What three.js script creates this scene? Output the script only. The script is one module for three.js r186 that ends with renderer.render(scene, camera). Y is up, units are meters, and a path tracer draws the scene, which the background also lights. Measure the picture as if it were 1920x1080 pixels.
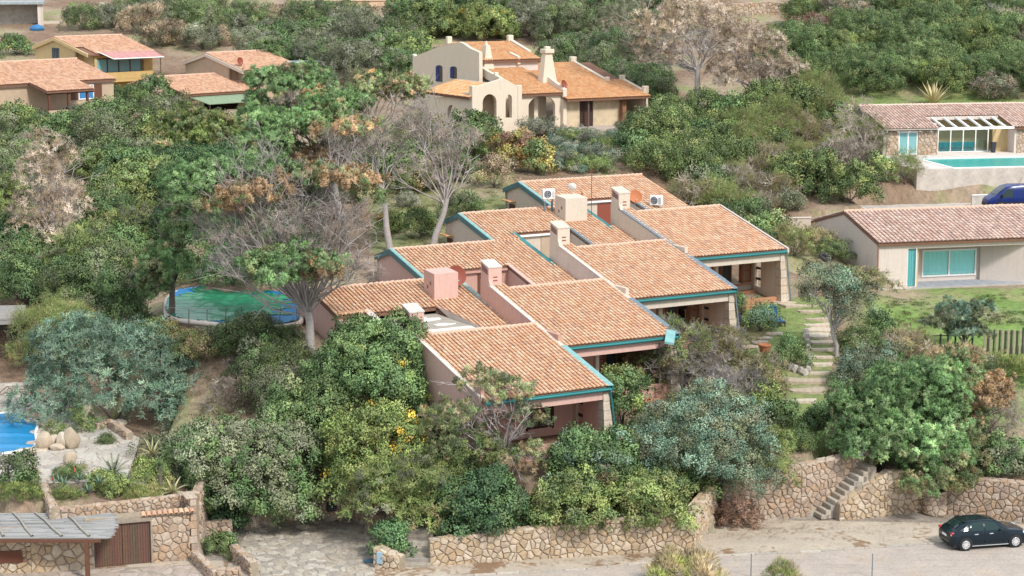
import * as THREE from 'three';
import { mergeGeometries, mergeVertices } from 'three/addons/utils/BufferGeometryUtils.js';
import { RoundedBoxGeometry } from 'three/addons/geometries/RoundedBoxGeometry.js';
import { ImprovedNoise } from 'three/addons/math/ImprovedNoise.js';

// ---------- camera, sky, sun, exposure ----------
const scene = new THREE.Scene();
const EYE = 29, PITCH = THREE.MathUtils.degToRad(9.6), FPX = 3700;   // eye height above the road, tilt, focal length in photo pixels (1920 wide)
const camera = new THREE.PerspectiveCamera(THREE.MathUtils.radToDeg(2 * Math.atan(540 / FPX)), 16 / 9, 1, 900);
camera.position.set(0, EYE, 0); camera.rotation.x = -PITCH;
const renderer = new THREE.WebGLRenderer({ antialias: true });
renderer.toneMapping = THREE.LinearToneMapping; renderer.toneMappingExposure = 1.34;
renderer.shadowMap.enabled = true;
{
  const W = 128, Hh = 64, d = new Float32Array(W * Hh * 4);
  for (let j = 0; j < Hh; j++) for (let i = 0; i < W; i++) {
    const e = ((j + .5) / Hh - .5) * Math.PI, t = Math.max(0, Math.sin(e)), k = (j * W + i) * 4;
    const a = Math.pow(t, .6);
    d[k] = THREE.MathUtils.lerp(.86, .70, a); d[k + 1] = THREE.MathUtils.lerp(.91, .79, a); d[k + 2] = THREE.MathUtils.lerp(.96, .90, a); d[k + 3] = 1;
    if (e < 0) { d[k] *= .35; d[k + 1] *= .35; d[k + 2] *= .33; }
  }
  const sky = new THREE.DataTexture(d, W, Hh, THREE.RGBAFormat, THREE.FloatType);
  sky.mapping = THREE.EquirectangularReflectionMapping; sky.magFilter = THREE.LinearFilter; sky.minFilter = THREE.LinearFilter; sky.needsUpdate = true;
  scene.background = sky; scene.environment = sky;
}
const sun = new THREE.DirectionalLight(new THREE.Color(1, .955, .89), 3.0);
sun.position.set(62, 105, -62); sun.target.position.set(0, 5, -140); scene.add(sun, sun.target);
sun.castShadow = true; sun.shadow.radius = 20; sun.shadow.mapSize.set(4096, 4096);
Object.assign(sun.shadow.camera, { left: -110, right: 110, top: 110, bottom: -110, near: 1, far: 400 });

// ---------- small helpers ----------
const { lerp, clamp, smoothstep } = THREE.MathUtils, rad = THREE.MathUtils.degToRad, V3 = THREE.Vector3;
function rng(seed) { let s = (seed * 2654435761 + 12345) | 0; return () => { s = (s + 0x6d2b79f5) | 0; let t = Math.imul(s ^ (s >>> 15), 1 | s); t = (t + Math.imul(t ^ (t >>> 7), 61 | t)) ^ t; return ((t ^ (t >>> 14)) >>> 0) / 4294967296; }; }
const R0 = rng(7), rr = (R, a, b) => a + (b - a) * R();
const noise3 = new ImprovedNoise();
const fbm = (x, y, z = 0, o = 4) => { let s = 0, a = .5; for (let i = 0; i < o; i++) { s += a * noise3.noise(x, y, z + i * 7.3); x *= 2.03; y *= 2.03; a *= .5; } return s; };
// a direction of sight per metre of ground distance, and points along it (photo pixels; D = ground distance from the eye, h = height)
function sight(px, py) { const x = (px - 960) / FPX, y = (540 - py) / FPX, c = Math.cos(PITCH), s = Math.sin(PITCH), f = c + y * s; return [x / f, (-s + y * c) / f]; }
const atD = (px, py, D) => { const [a, b] = sight(px, py); return new V3(a * D, EYE + b * D, -D); };
const atH = (px, py, h) => { const [, b] = sight(px, py); return atD(px, py, (h - EYE) / b); };
const pxScale = (p) => FPX / (-p.z * Math.cos(PITCH) + (EYE - p.y) * Math.sin(PITCH));   // photo pixels per metre at a point

const taken = new Map();
function numbered(name) { const n = taken.get(name) ?? 0; taken.set(name, n + 1); return n ? name + '_' + String(n).padStart(3, '0') : name; }
function tag(o, label, category, group, kind) { o.userData.label = label; if (category) o.userData.category = category; if (group) o.userData.group = group; if (kind) o.userData.kind = kind; return o; }
function thing(name, label, category, p = [0, 0, 0], turn = 0, group) {
  const o = new THREE.Group(); o.name = numbered(name); o.position.set(...(p.isVector3 ? p.toArray() : p)); o.rotation.y = turn; scene.add(o);
  return tag(o, label, category, group);
}
function shade(m) { m.castShadow = true; m.receiveShadow = true; return m; }
function part(name, g, m, parent) {
  const o = shade(new THREE.Mesh(Array.isArray(g) ? fuse(g) : g, m));
  if (parent && parent !== scene) { const same = parent.children.filter((c) => c.userData.base === name).length; o.userData.base = name; o.name = same ? name + '_' + String(same).padStart(3, '0') : name; parent.add(o); } else { o.name = numbered(name); scene.add(o); }
  return o;
}
function solo(name, g, m, label, category, group) { return tag(part(name, g, m, scene), label, category, group); }
function struct(name, g, m) { const o = part(name, g, m, scene); o.userData.kind = 'structure'; return o; }
function raw(g) { g = g.index ? g.toNonIndexed() : g; for (const k of Object.keys(g.attributes)) if (!['position', 'normal', 'uv', 'color'].includes(k)) g.deleteAttribute(k); return g; }
function fuse(list) { const l = list.flat(Infinity).map(raw); const col = l.some((g) => g.attributes.color); for (const g of l) { if (!g.attributes.uv) g.setAttribute('uv', new THREE.BufferAttribute(new Float32Array(g.attributes.position.count * 2), 2)); if (col && !g.attributes.color) g.setAttribute('color', new THREE.BufferAttribute(new Float32Array(g.attributes.position.count * 3).fill(1), 3)); } return l.length === 1 ? l[0] : mergeGeometries(l, false); }
// texture coordinates in metres from the object's own axes
function metric(g, off = 0) {
  g = raw(g); const p = g.attributes.position, n = g.attributes.normal, uv = new Float32Array(p.count * 2);
  for (let i = 0; i < p.count; i += 3) {
    let ax = 0, ay = 0, az = 0; for (let k = 0; k < 3; k++) { ax += Math.abs(n.getX(i + k)); ay += Math.abs(n.getY(i + k)); az += Math.abs(n.getZ(i + k)); }
    for (let k = 0; k < 3; k++) { const j = i + k, x = p.getX(j), y = p.getY(j), z = p.getZ(j); const [a, b] = ax > ay && ax > az ? [z, y] : ay > az ? [x, z] : [x, y]; uv[j * 2] = a + off; uv[j * 2 + 1] = b + off; }
  }
  g.setAttribute('uv', new THREE.BufferAttribute(uv, 2)); return g;
}
function box(x0, y0, z0, x1, y1, z1) { const g = new THREE.BoxGeometry(Math.abs(x1 - x0), Math.abs(y1 - y0), Math.abs(z1 - z0)); g.translate((x0 + x1) / 2, (y0 + y1) / 2, (z0 + z1) / 2); return metric(g); }
function rbox(x0, y0, z0, x1, y1, z1, r = .03, s = 2) { const g = new RoundedBoxGeometry(Math.abs(x1 - x0), Math.abs(y1 - y0), Math.abs(z1 - z0), s, r); g.translate((x0 + x1) / 2, (y0 + y1) / 2, (z0 + z1) / 2); return metric(g); }
// convex solid from a bottom and a top loop of equal length (each [x,y,z]), loops counter-clockwise seen from the top
function loft(bot, top) {
  const P = [], n = bot.length, tri = (a, b, c) => P.push(...a, ...b, ...c);
  for (let i = 0; i < n; i++) { const j = (i + 1) % n; tri(bot[i], bot[j], top[j]); tri(bot[i], top[j], top[i]); }
  for (let i = 1; i < n - 1; i++) { tri(top[0], top[i], top[i + 1]); tri(bot[0], bot[i + 1], bot[i]); }
  const g = new THREE.BufferGeometry(); g.setAttribute('position', new THREE.BufferAttribute(new Float32Array(P), 3)); g.computeVertexNormals(); return metric(g);
}
// polygon in the (z, y) plane swept along x from x0 to x1; points ordered so that z right, y up is counter-clockwise
function sweepX(poly, x0, x1) { const sh = new THREE.Shape(poly.map(([z, y]) => new THREE.Vector2(z, y))); const g = new THREE.ExtrudeGeometry(sh, { depth: x1 - x0, bevelEnabled: false }); const m = new THREE.Matrix4().set(0, 0, 1, x0, 0, 1, 0, 0, 1, 0, 0, 0, 0, 0, 0, 1); g.applyMatrix4(m); flip(g); return metric(g); }
// polygon in the (x, y) plane swept along z
function sweepZ(poly, z0, z1, holes = []) { const sh = new THREE.Shape(poly.map(([x, y]) => new THREE.Vector2(x, y))); for (const h of holes) sh.holes.push(h.isPath ? h : new THREE.Path(h.map(([x, y]) => new THREE.Vector2(x, y)))); const g = new THREE.ExtrudeGeometry(sh, { depth: z1 - z0, bevelEnabled: false, curveSegments: 10 }); g.translate(0, 0, z0); return metric(g); }
function flip(g) { for (const k of Object.keys(g.attributes)) { const a = g.attributes[k], s = a.itemSize, t = new Float32Array(s); for (let i = 0; i < a.count; i += 3) { const A = a.array; t.set(A.subarray((i + 1) * s, (i + 2) * s)); A.copyWithin((i + 1) * s, (i + 2) * s, (i + 3) * s); A.set(t, (i + 2) * s); } } return g; }
function tube(pts, r, seg = 6, closed = false, n) { const c = new THREE.CatmullRomCurve3(pts.map((p) => p.isVector3 ? p : new V3(...p)), closed, 'centripetal'); return raw(new THREE.TubeGeometry(c, n ?? Math.max(2, pts.length * 3), r, seg, closed)); }
// tapered limb through points with a radius at each
function limb(pts, radii, seg = 5) {
  const P = [], N = [], U = [], rings = [];
  for (let i = 0; i < pts.length; i++) {
    const d = (i < pts.length - 1 ? pts[i + 1].clone().sub(pts[i]) : pts[i].clone().sub(pts[i - 1])).normalize();
    const a = Math.abs(d.y) < .9 ? new V3(0, 1, 0) : new V3(1, 0, 0), s = a.clone().cross(d).normalize(), t = d.clone().cross(s);
    rings.push([...Array(seg)].map((_, k) => { const w = k / seg * 2 * Math.PI, n = s.clone().multiplyScalar(Math.cos(w)).addScaledVector(t, Math.sin(w)); return [pts[i].clone().addScaledVector(n, radii[i]), n]; }));
  }
  for (let i = 0; i < rings.length - 1; i++) for (let k = 0; k < seg; k++) {
    const j = (k + 1) % seg; for (const [q, u, v] of [[rings[i][k], k, i], [rings[i][j], k + 1, i], [rings[i + 1][j], k + 1, i + 1], [rings[i][k], k, i], [rings[i + 1][j], k + 1, i + 1], [rings[i + 1][k], k, i + 1]]) { P.push(...q[0].toArray()); N.push(...q[1].toArray()); U.push(u / seg * .8, v * .6); }
  }
  const g = new THREE.BufferGeometry(); g.setAttribute('position', new THREE.BufferAttribute(new Float32Array(P), 3)); g.setAttribute('normal', new THREE.BufferAttribute(new Float32Array(N), 3)); g.setAttribute('uv', new THREE.BufferAttribute(new Float32Array(U), 2)); return g;
}
function instances(name, g, m, list, parent, colors) {   // list of Matrix4
  const o = shade(new THREE.InstancedMesh(g, m, list.length)); list.forEach((x, i) => o.setMatrixAt(i, x)); if (colors) colors.forEach((c, i) => o.setColorAt(i, c));
  o.name = name; parent.add(o); return o;
}

// ---------- textures and materials ----------
function noiseTex(size, seed, fn, srgb = false) {
  const d = new Uint8Array(size * size * 4), n = (f, s) => (x, y) => { // tiling value noise
    const R = rng(seed * 31 + s), t = new Float32Array(f * f).map(() => R()); return (() => { const gx = x * f, gy = y * f, ix = Math.floor(gx) % f, iy = Math.floor(gy) % f, fx = gx - Math.floor(gx), fy = gy - Math.floor(gy), a = fx * fx * (3 - 2 * fx), b = fy * fy * (3 - 2 * fy), jx = (ix + 1) % f, jy = (iy + 1) % f; return lerp(lerp(t[iy * f + ix], t[iy * f + jx], a), lerp(t[jy * f + ix], t[jy * f + jx], a), b); });
  };
  const layers = {}; const L = (f) => { if (!layers[f]) { const R = rng(seed * 31 + f); layers[f] = new Float32Array(f * f).map(() => R()); } const t = layers[f]; return (x, y) => { const gx = x * f, gy = y * f, ix = Math.floor(gx) % f, iy = Math.floor(gy) % f, fx = gx - Math.floor(gx), fy = gy - Math.floor(gy), a = fx * fx * (3 - 2 * fx), b = fy * fy * (3 - 2 * fy), jx = (ix + 1) % f, jy = (iy + 1) % f; return lerp(lerp(t[iy * f + ix], t[iy * f + jx], a), lerp(t[jy * f + ix], t[jy * f + jx], a), b); }; };
  const S = [4, 8, 16, 32, 64, 128, 256].map(L);
  for (let j = 0; j < size; j++) for (let i = 0; i < size; i++) { const x = i / size, y = j / size, c = fn(S.map((f) => f(x, y)), x, y), k = (j * size + i) * 4; for (let q = 0; q < 3; q++) d[k + q] = clamp((Array.isArray(c) ? c[q] : c) * 255, 0, 255); d[k + 3] = 255; }
  const t = new THREE.DataTexture(d, size, size); t.wrapS = t.wrapT = THREE.RepeatWrapping; t.magFilter = THREE.LinearFilter; t.minFilter = THREE.LinearMipmapLinearFilter; t.generateMipmaps = true; t.needsUpdate = true; if (srgb) t.colorSpace = THREE.SRGBColorSpace; return t;
}
const rep = (t, m) => { const c = t.clone(); c.repeat.set(1 / m, 1 / m); c.needsUpdate = true; return c; };
const TX = {
  plaster: noiseTex(512, 1, (s) => .78 + .1 * s[1] + .07 * s[3] + .08 * s[5] + .06 * (s[6] - .5)),
  stain: noiseTex(512, 2, (s, x, y) => .62 + .2 * s[1] + .16 * s[2] + .12 * s[4] + .08 * (s[6] - .5)),
  grain: noiseTex(512, 3, (s) => .45 + .25 * s[3] + .25 * s[5] + .35 * (s[6] - .4)),
  ground: noiseTex(512, 4, (s) => .42 + .3 * s[2] + .22 * s[4] + .25 * (s[6] - .3)),
  streak: noiseTex(512, 6, (s, x, y) => { const st = Math.max(0, noise3.noise(x * 23, y * 1.6, 5) * .5 + noise3.noise(x * 61, y * 3, 9) * .3 + (s[1] - .5) * .5); return .92 - .22 * st + .05 * (s[3] - .5) + .05 * (s[6] - .5) + .05 * (s[1] - .5); }),
  wood: noiseTex(256, 5, (s, x, y) => .6 + .25 * s[2] + .15 * Math.sin(x * 220 + s[1] * 3) * .5 + .2 * (s[6] - .5)),
};
const C = (r, g, b) => new THREE.Color().setRGB(r, g, b);
const mat = (r, g, b, o = {}) => new THREE.MeshStandardMaterial({ color: C(r, g, b), roughness: .9, ...o });
const plas = (r, g, b, t = TX.plaster, m = 3) => mat(r, g, b, { map: rep(t, m), bumpMap: rep(TX.grain, 1.2), bumpScale: .012, roughness: .95 });
const M = {
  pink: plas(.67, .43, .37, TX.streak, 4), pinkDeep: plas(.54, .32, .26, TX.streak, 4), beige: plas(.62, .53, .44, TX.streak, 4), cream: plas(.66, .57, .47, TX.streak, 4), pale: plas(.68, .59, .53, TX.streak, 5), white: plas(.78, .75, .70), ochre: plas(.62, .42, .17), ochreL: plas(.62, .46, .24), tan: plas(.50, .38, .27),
  villa: plas(.74, .63, .50, TX.streak, 3), grey: plas(.46, .42, .37, TX.stain, 3), concrete: plas(.42, .37, .31, TX.stain, 2.5),
  teal: mat(.02, .20, .205, { roughness: .5, metalness: .1, map: rep(TX.stain, 1.5) }), tealPale: mat(.22, .44, .43, { roughness: .5, map: rep(TX.stain, 1.5) }), slate: mat(.17, .22, .26, { roughness: .6, map: rep(TX.stain, 1.5) }),
  brown: mat(.16, .065, .035, { map: rep(TX.wood, .8), roughness: .7 }), dark: mat(.05, .03, .025, { map: rep(TX.wood, .8), roughness: .7 }), black: mat(.012, .012, .015, { roughness: .6 }), wood: mat(.36, .30, .24, { map: rep(TX.wood, 1), roughness: .9 }),
  glass: new THREE.MeshPhysicalMaterial({ color: C(.03, .045, .05), roughness: .06, metalness: 0, specularIntensity: 1 }), tealGlass: new THREE.MeshPhysicalMaterial({ color: C(.20, .40, .42), roughness: .08 }),
  frame: mat(.72, .74, .74, { roughness: .5 }), curtain: mat(.26, .50, .54, { roughness: .95 }), whitePaint: mat(.8, .8, .78, { roughness: .6 }), metal: mat(.5, .52, .54, { roughness: .45, metalness: .4 }),
  terra: mat(.52, .25, .14, { map: rep(TX.stain, .9), roughness: .95 }), rust: mat(.24, .06, .035, { roughness: .7 }), orange: mat(.42, .14, .05, { roughness: .7 }),
  bark: mat(.20, .165, .14, { map: rep(TX.grain, .7), roughness: 1 }), barkPale: mat(.54, .49, .46, { map: rep(TX.grain, .7), roughness: 1 }), barkGrey: mat(.52, .465, .435, { map: rep(TX.grain, .7), roughness: 1 }), twig: mat(.44, .37, .33, { roughness: 1 }),
  leaf: mat(1, 1, 1, { roughness: .85 }), blue: mat(.01, .09, .26, { roughness: .9 }),
};

// ---------- the lie of the land ----------
const trendAt = [[60, 0], [92, 0], [100, 2.2], [110, 4.4], [120, 6.6], [130, 8.6], [140, 10.2], [155, 12], [177, 13.6], [192, 14.6], [204, 16], [230, 19.5], [260, 23.5], [330, 38]];
function trend(D) { for (let i = 1; i < trendAt.length; i++) if (D <= trendAt[i][0]) { const [a, b] = trendAt[i - 1], [c, d] = trendAt[i]; return lerp(b, d, (D - a) / (c - a)); } return 38; }
const PHI = rad(29), cP = Math.cos(PHI), sP = Math.sin(PHI), HX = 5.22, HD = 101, HY = 3.3;      // terraced house: corner of its front eave, turned 29 degrees
const hp = (u, v) => [HX + u * cP + v * sP, HD + u * sP - v * cP];
const known = [   // [x, D, h] from the photograph
  ...[[0, 0, 0], [-4, 1, 0], [7, -5, 1.24], [14, -10, 2.48], [21, -15, 3.7], [-7, -8, 1.9], [0, -12, 2.6], [8, -17, 3.9], [15, -22, 5], [22, -27, 6]].map(([u, v, h]) => [...hp(u, v), HY + h - .35]),
  ...[[-10, -14, 3.8], [-9.4, -18, 4.6], [-3, -24, 5.6], [4.5, -29, 6.7], [11.5, -33.5, 8.1], [21.6, -33, 8.2]].map(([u, v, h]) => [...hp(u, v), HY + h]),
  ...[[1480, 565, 124, 7.1], [1530, 660, 115, 5.6], [1510, 750, 107, 4.1], [1440, 860, 101.5, 3.0], [1380, 640, 115, 5.2], [1250, 820, 102.5, 3.0], [1640, 545, 138, 5.7], [1800, 540, 139, 5.7], [1920, 545, 140, 5.7], [1880, 640, 121, 4.6], [1700, 860, 103, 2.6], [1850, 880, 103, 2.4], [1900, 720, 112, 3.8], [1700, 640, 120, 4.9],
    [1640, 300, 172, 11.4], [1900, 300, 172, 11.4], [1900, 390, 153, 9.0], [1470, 436, 147, 8.2], [1540, 440, 146, 8.2], [1420, 430, 147, 8.6], [1560, 380, 152, 9.6], [1660, 340, 160, 10.6], [1750, 200, 186, 14.6], [1400, 230, 180, 15.2], [1700, 110, 205, 18.8], [1400, 30, 245, 21.8], [1880, 20, 250, 23],
    [900, 245, 176, 13.4], [1180, 250, 178, 13.6], [1100, 300, 165, 12.6], [760, 380, 142, 10.9], [620, 420, 135, 9.6], [440, 570, 117, 7.8], [330, 600, 113, 7.3], [440, 620, 110.5, 7.2], [560, 590, 112, 7.2], [600, 720, 103, 4.0], [520, 760, 103, 3.9], [380, 720, 106, 4.2],
    [100, 205, 192, 14.2], [400, 205, 196, 14.6], [230, 170, 203, 15.4], [50, 60, 235, 20], [300, 30, 245, 21.6], [700, 30, 245, 22], [100, 480, 125, 7.4], [200, 400, 138, 9.2], [60, 350, 150, 10.6], [300, 310, 165, 12.2], [30, 700, 117, 3.5], [20, 600, 128, 7.2], [100, 560, 126, 7],
    [40, 740, 114, 2.7], [40, 850, 101, 2.5], [180, 850, 101, 2.5], [230, 800, 105, 2.7], [60, 900, 97, 2.3], [200, 900, 96.5, 2.3], [320, 920, 95, 2.2], [430, 850, 99, 2.4], [600, 930, 100, 1.6], [480, 940, 100, 1.6], [720, 960, 98.5, 1.6], [900, 950, 97, 1.7], [1100, 940, 98, 2.1], [1300, 940, 99, 1.8]].map(([px, , D, h]) => [sight(px, 540)[0] * D, D, h]),
];
for (const k of known) k.push(k[2] - trend(k[1]));
function rise(x, D) { let s = 0, w = 0; for (const k of known) { const d = (k[0] - x) ** 2 + ((k[1] - D) * 1.0) ** 2, q = 1 / (d * d + 6); s += q * k[3]; w += q; } const far = 1 / (900 * 900); return trend(D) + s / (w + far); }
// edge between the road and the retained ground above it (photo pixels, on the road)
const edgeLine = [[-500, 1058], [285, 1052], [362, 1046], [372, 1010], [466, 988], [640, 966], [692, 976], [700, 1040], [745, 1046], [752, 1022], [800, 1022], [806, 1060], [1300, 1030], [1338, 986], [1350, 980], [1525, 966], [1535, 935], [1640, 930], [1650, 962], [1745, 957], [2000, 982], [2600, 1000]].map(([x, y]) => { const p = atH(x, y, 0); return [p.x, -p.z]; });
function edgeD(x) { for (let i = 1; i < edgeLine.length; i++) if (x <= edgeLine[i][0]) { const [a, b] = edgeLine[i - 1], [c, d] = edgeLine[i]; return lerp(b, d, clamp((x - a) / Math.max(1e-3, c - a), 0, 1)); } return edgeLine.at(-1)[1]; }
// levelled ground under houses and terraces: [x, D, turn, u0, u1, v0, v1, height, slope width]
const pads = [];
function pad(o, u0, u1, v0, v1, h = 0, w = 1.2) { pads.push([o.x, -o.z, o.turn, u0, u1, v0, v1, o.y + h, w]); }
const spot = (p, turn) => ({ x: p.x, y: p.y, z: p.z, turn });
function levelled(x, D, g) { for (const [px, pD, t, u0, u1, v0, v1, h, w] of pads) { const dx = x - px, dD = D - pD, u = dx * Math.cos(t) + dD * Math.sin(t), v = dx * Math.sin(t) - dD * Math.cos(t), d = Math.max(u0 - u, u - u1, v0 - v, v - v1); if (d < w) g = lerp(g, h, 1 - smoothstep(d, 0, w)); } return g; }
pad(spot(atD(1643, 541, 138), rad(14)), 0, 20, -4, 1.5, -.12); pad(spot(atD(1643, 541, 138), rad(14)), 0, 20, -12, -4, 1.2);
pad(spot(atD(1655, 292, 172), rad(11)), 0, 22, -12, 9.3, -.6); pad(spot(atD(1700, 398, 154), rad(11)), -3, 20, -5, 4, -.12);
pad(spot(atD(1059.6, 238, 177), rad(30)), -8, 12, -10, 3, -.3); pad(spot(atD(214, 192, 192), rad(47)), -16, 4, -9, 4.5, -1.1); pad(spot(atD(345, 205, 196), rad(47)), 0, 12, -8, 5, -1.0); pad(spot(atD(165, 160, 203), rad(47)), -2, 9, -9, 4, -1.5);
pad({ x: 0, y: 0, z: 0, turn: 0 }, -48, -19.3, -114.6, -95.2, 2.55, 1.0); pad({ x: 0, y: 0, z: 0, turn: 0 }, -24.5, -16.6, -97.5, -92.9, 2.72, .6);
{ const p = atH(437, 575, 8.25); pad(spot(p, 0), -4.2, 4.2, -4, 4.2, -.38, 2.5); }
function ground(x, D) { const e = edgeD(x); if (D < e) return -.03; const k = smoothstep(D, e + .08, e + .4); return lerp(-.03, levelled(x, D, Math.max(.3, rise(x, D)) + .10 * fbm(x * .35, D * .35)), k); }
const onGround = (px, py) => { let last = 84; for (let D = 84; D < 330; D += .4) { const p = atD(px, py, D); if (p.y <= ground(p.x, D)) { let a = last, b = D; for (let i = 0; i < 8; i++) { const m = (a + b) / 2, q = atD(px, py, m); q.y <= ground(q.x, m) ? b = m : a = m; } return atD(px, py, b); } last = D; } return atD(px, py, 329); };
const foot = (px, D) => { const x = sight(px, 540)[0] * D; return new V3(x, ground(x, D), -D); };
{
  const xs = [], Ds = []; for (let x = -95; x <= 95; x += (Math.abs(x) < 45 ? .5 : 1.2)) xs.push(x); for (let D = 70; D < 345; D += (D < 88 ? 2 : D < 112 ? .33 : D < 160 ? .8 : 1.6)) Ds.push(D);
  const P = [], Cc = [], U = [], I = [];
  const sand = [.40, .31, .22], soil = [.24, .155, .10], dry = [.33, .31, .14], grass = [.19, .30, .07], needle = [.22, .12, .075];
  const mixc = (a, b, t) => a.map((v, i) => lerp(v, b[i], t));
  const lawn = (x, D) => { const px = 960 + x / D * 3752; let g = 0; if (px > 1560 && D > 104 && D < 139) g = Math.max(g, smoothstep(px, 1580, 1690) * smoothstep(D, 104, 110)); if (px > 1380 && px < 1580 && D > 102 && D < 125) g = Math.max(g, .75); if (px > 1480 && D > 165 && D < 215) g = Math.max(g, .8); if (px > 690 && px < 960 && D > 128 && D < 160) g = Math.max(g, .5); return g; };
  for (const D of Ds) for (const x of xs) {
    P.push(x, ground(x, D), -D); U.push(x, D);
    const a = fbm(x * .12, D * .12, 3), b = fbm(x * .5, D * .5, 9), c = fbm(x * 1.7, D * 1.7, 5);
    let col = mixc(soil, sand, smoothstep(a + b * .5 + .1, -.2, .35)); col = mixc(col, needle, smoothstep(b + .25 * c, .0, .3) * .5 * (D < 125 ? 1 : .3));
    const L = lawn(x, D); if (L) col = mixc(col, mixc(grass, dry, smoothstep(a * 1.3 + c * .5 + b, -.05, .5)), L * smoothstep(.28 - a * .6 + c * .5, -.1, .3));
    else col = mixc(col, mixc(grass, dry, .5 + b), smoothstep(a - b * .6, .05, .3) * .6);
    if (D < edgeD(x)) col = [.36, .31, .26];
    Cc.push(...col);
  }
  const n = xs.length; for (let j = 0; j < Ds.length - 1; j++) for (let i = 0; i < n - 1; i++) { const a = j * n + i; I.push(a, a + 1, a + n, a + 1, a + n + 1, a + n); }
  const g = new THREE.BufferGeometry(); g.setAttribute('position', new THREE.BufferAttribute(new Float32Array(P), 3)); g.setAttribute('color', new THREE.BufferAttribute(new Float32Array(Cc), 3)); g.setAttribute('uv', new THREE.BufferAttribute(new Float32Array(U), 2)); g.setIndex(I); g.computeVertexNormals();
  tag(struct('hillside', g, mat(1.35, 1.35, 1.35, { vertexColors: true, map: rep(TX.ground, 4), bumpMap: rep(TX.ground, 2.3), bumpScale: .12, roughness: 1 })), 'sandy hillside ground with patches of grass and bare earth');
}

// ---------- roofs of barrel tiles ----------
function barrel(len, r0, r1, seg = 5, lift = .036, th = .02) {   // cover tile: half pipe, upper end at z 0, lower (wider) end at z len
  const P = [], ring = (z, r, y) => [...Array(seg + 1)].map((_, i) => { const w = Math.PI * i / seg; return [-Math.cos(w) * r, Math.sin(w) * r * .8 + y, z]; });
  const a = ring(0, r0, 0), b = ring(len, r1, lift), c = ring(len, r1 - th, lift - .002), t = (p, q, s) => P.push(...p, ...q, ...s);
  for (let i = 0; i < seg; i++) { t(a[i], b[i], b[i + 1]); t(a[i], b[i + 1], a[i + 1]); t(b[i], c[i], c[i + 1]); t(b[i], c[i + 1], b[i + 1]); }
  const g = new THREE.BufferGeometry(); g.setAttribute('position', new THREE.BufferAttribute(new Float32Array(P), 3)); g.computeVertexNormals();
  const n = g.attributes.normal, p = g.attributes.position; for (let i = 0; i < p.count; i++) { if (Math.floor(i / 6) % 2 === 0) { const x = p.getX(i), y = p.getY(i) - (p.getZ(i) > .1 ? lift : 0), l = Math.hypot(x * .8, y) || 1; n.setXYZ(i, x * .8 / l, y / l, 0); } }
  return metric(g);
}
const TILE = barrel(.42, .082, .098);
const PAN = (() => { const g = barrel(.42, .085, .085, 3, 0); g.rotateZ(Math.PI); g.translate(0, .045, 0); return g; })();
const tileTone = { salmon: [[.60, .365, .235], [.63, .41, .265], [.57, .325, .195], [.60, .385, .26], [.50, .30, .20], [.63, .445, .30], [.58, .325, .195]], orange: [[.60, .31, .145], [.63, .35, .175], [.56, .27, .12], [.62, .38, .21], [.59, .32, .16]], peach: [[.57, .33, .21], [.61, .39, .26], [.50, .28, .175], [.58, .37, .26], [.46, .27, .18]], rose: [[.55, .38, .31], [.60, .44, .365], [.51, .34, .275], [.46, .33, .28], [.62, .47, .39]], old: [[.57, .39, .265], [.60, .43, .30], [.52, .35, .24], [.61, .44, .32]] };
const toneMats = {}; for (const k in tileTone) toneMats[k] = tileTone[k].map(([r, g, b]) => mat(r * 1.22, g * 1.22, b * 1.22, { map: rep(TX.stain, .55), roughness: .95 }));
const tileBase = mat(1.22, 1.22, 1.22, { map: rep(TX.stain, .55), roughness: .95 });
// F: origin at the upper left corner, x across, z down the slope, y out of it. keep(u, w) says where there is roof.
let tileSeed = 1;
function tileField(parent, F, width, length, tone, { pitch = .25, course = .345, keep, singles = 0, nearLast = true } = {}) {
  const R = rng(900 + tileSeed++), list = [], cols = Math.round(width / pitch), rows = Math.ceil(length / course), T = tileTone[tone], k = pitch / .25;
  for (let i = 0; i < cols; i++) for (let j = 0; j < rows; j++) {
    const u = (i + .5) * width / cols, w = Math.min(j * course, length - .40 * k) + .0; if (keep && !keep(u, w + .3)) continue;
    const m = new THREE.Matrix4().makeRotationFromEuler(new THREE.Euler(rr(R, .012, .035), rr(R, -.03, .03), rr(R, -.04, .04))); m.scale(new V3(k, k, k)); m.setPosition(u + rr(R, -.006, .006), .02 + rr(R, 0, .008), w); m.premultiply(F);
    list.push([m, w, Math.floor(R() ** 1.3 * T.length + fbm(u * .3, w * .3, tileSeed) * 2 + T.length) % T.length, rr(R, .94, 1.06), u]);
  }
  list.sort((a, b) => b[1] - a[1] || a[4] - b[4]);
  const one = list.slice(0, singles), many = list.slice(singles);
  for (const [m, , t] of one) { const o = part('roof_tile', TILE, toneMats[tone][t], parent); m.decompose(o.position, o.quaternion, o.scale); }
  if (many.length) { const o = instances('roof_tiles', TILE, tileBase, many.map((e) => e[0]), parent, many.map((e) => C(T[e[2]][0] * e[3], T[e[2]][1] * e[3], T[e[2]][2] * e[3]))); o.userData.kind = 'stuff'; }
  return list;
}
function ridgeLine(len, R, r = .13) { const g = []; const n = Math.ceil(len / .36); for (let i = 0; i < n; i++) { const b = barrel(.42, r * .86, r, 5); b.rotateY(Math.PI / 2); b.translate(i * len / n + rr(R, -.01, .01), rr(R, -.008, .008), 0); g.push(b); } return g; }
function slopeFrame(x, y, z, a, back = false) { const m = new THREE.Matrix4().makeRotationX(a); if (back) m.premultiply(new THREE.Matrix4().makeRotationY(Math.PI)); m.setPosition(x, y, z); return m; }
const M_sheet = mat(.22, .11, .07, { map: rep(TX.stain, .8), roughness: 1 });
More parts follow.
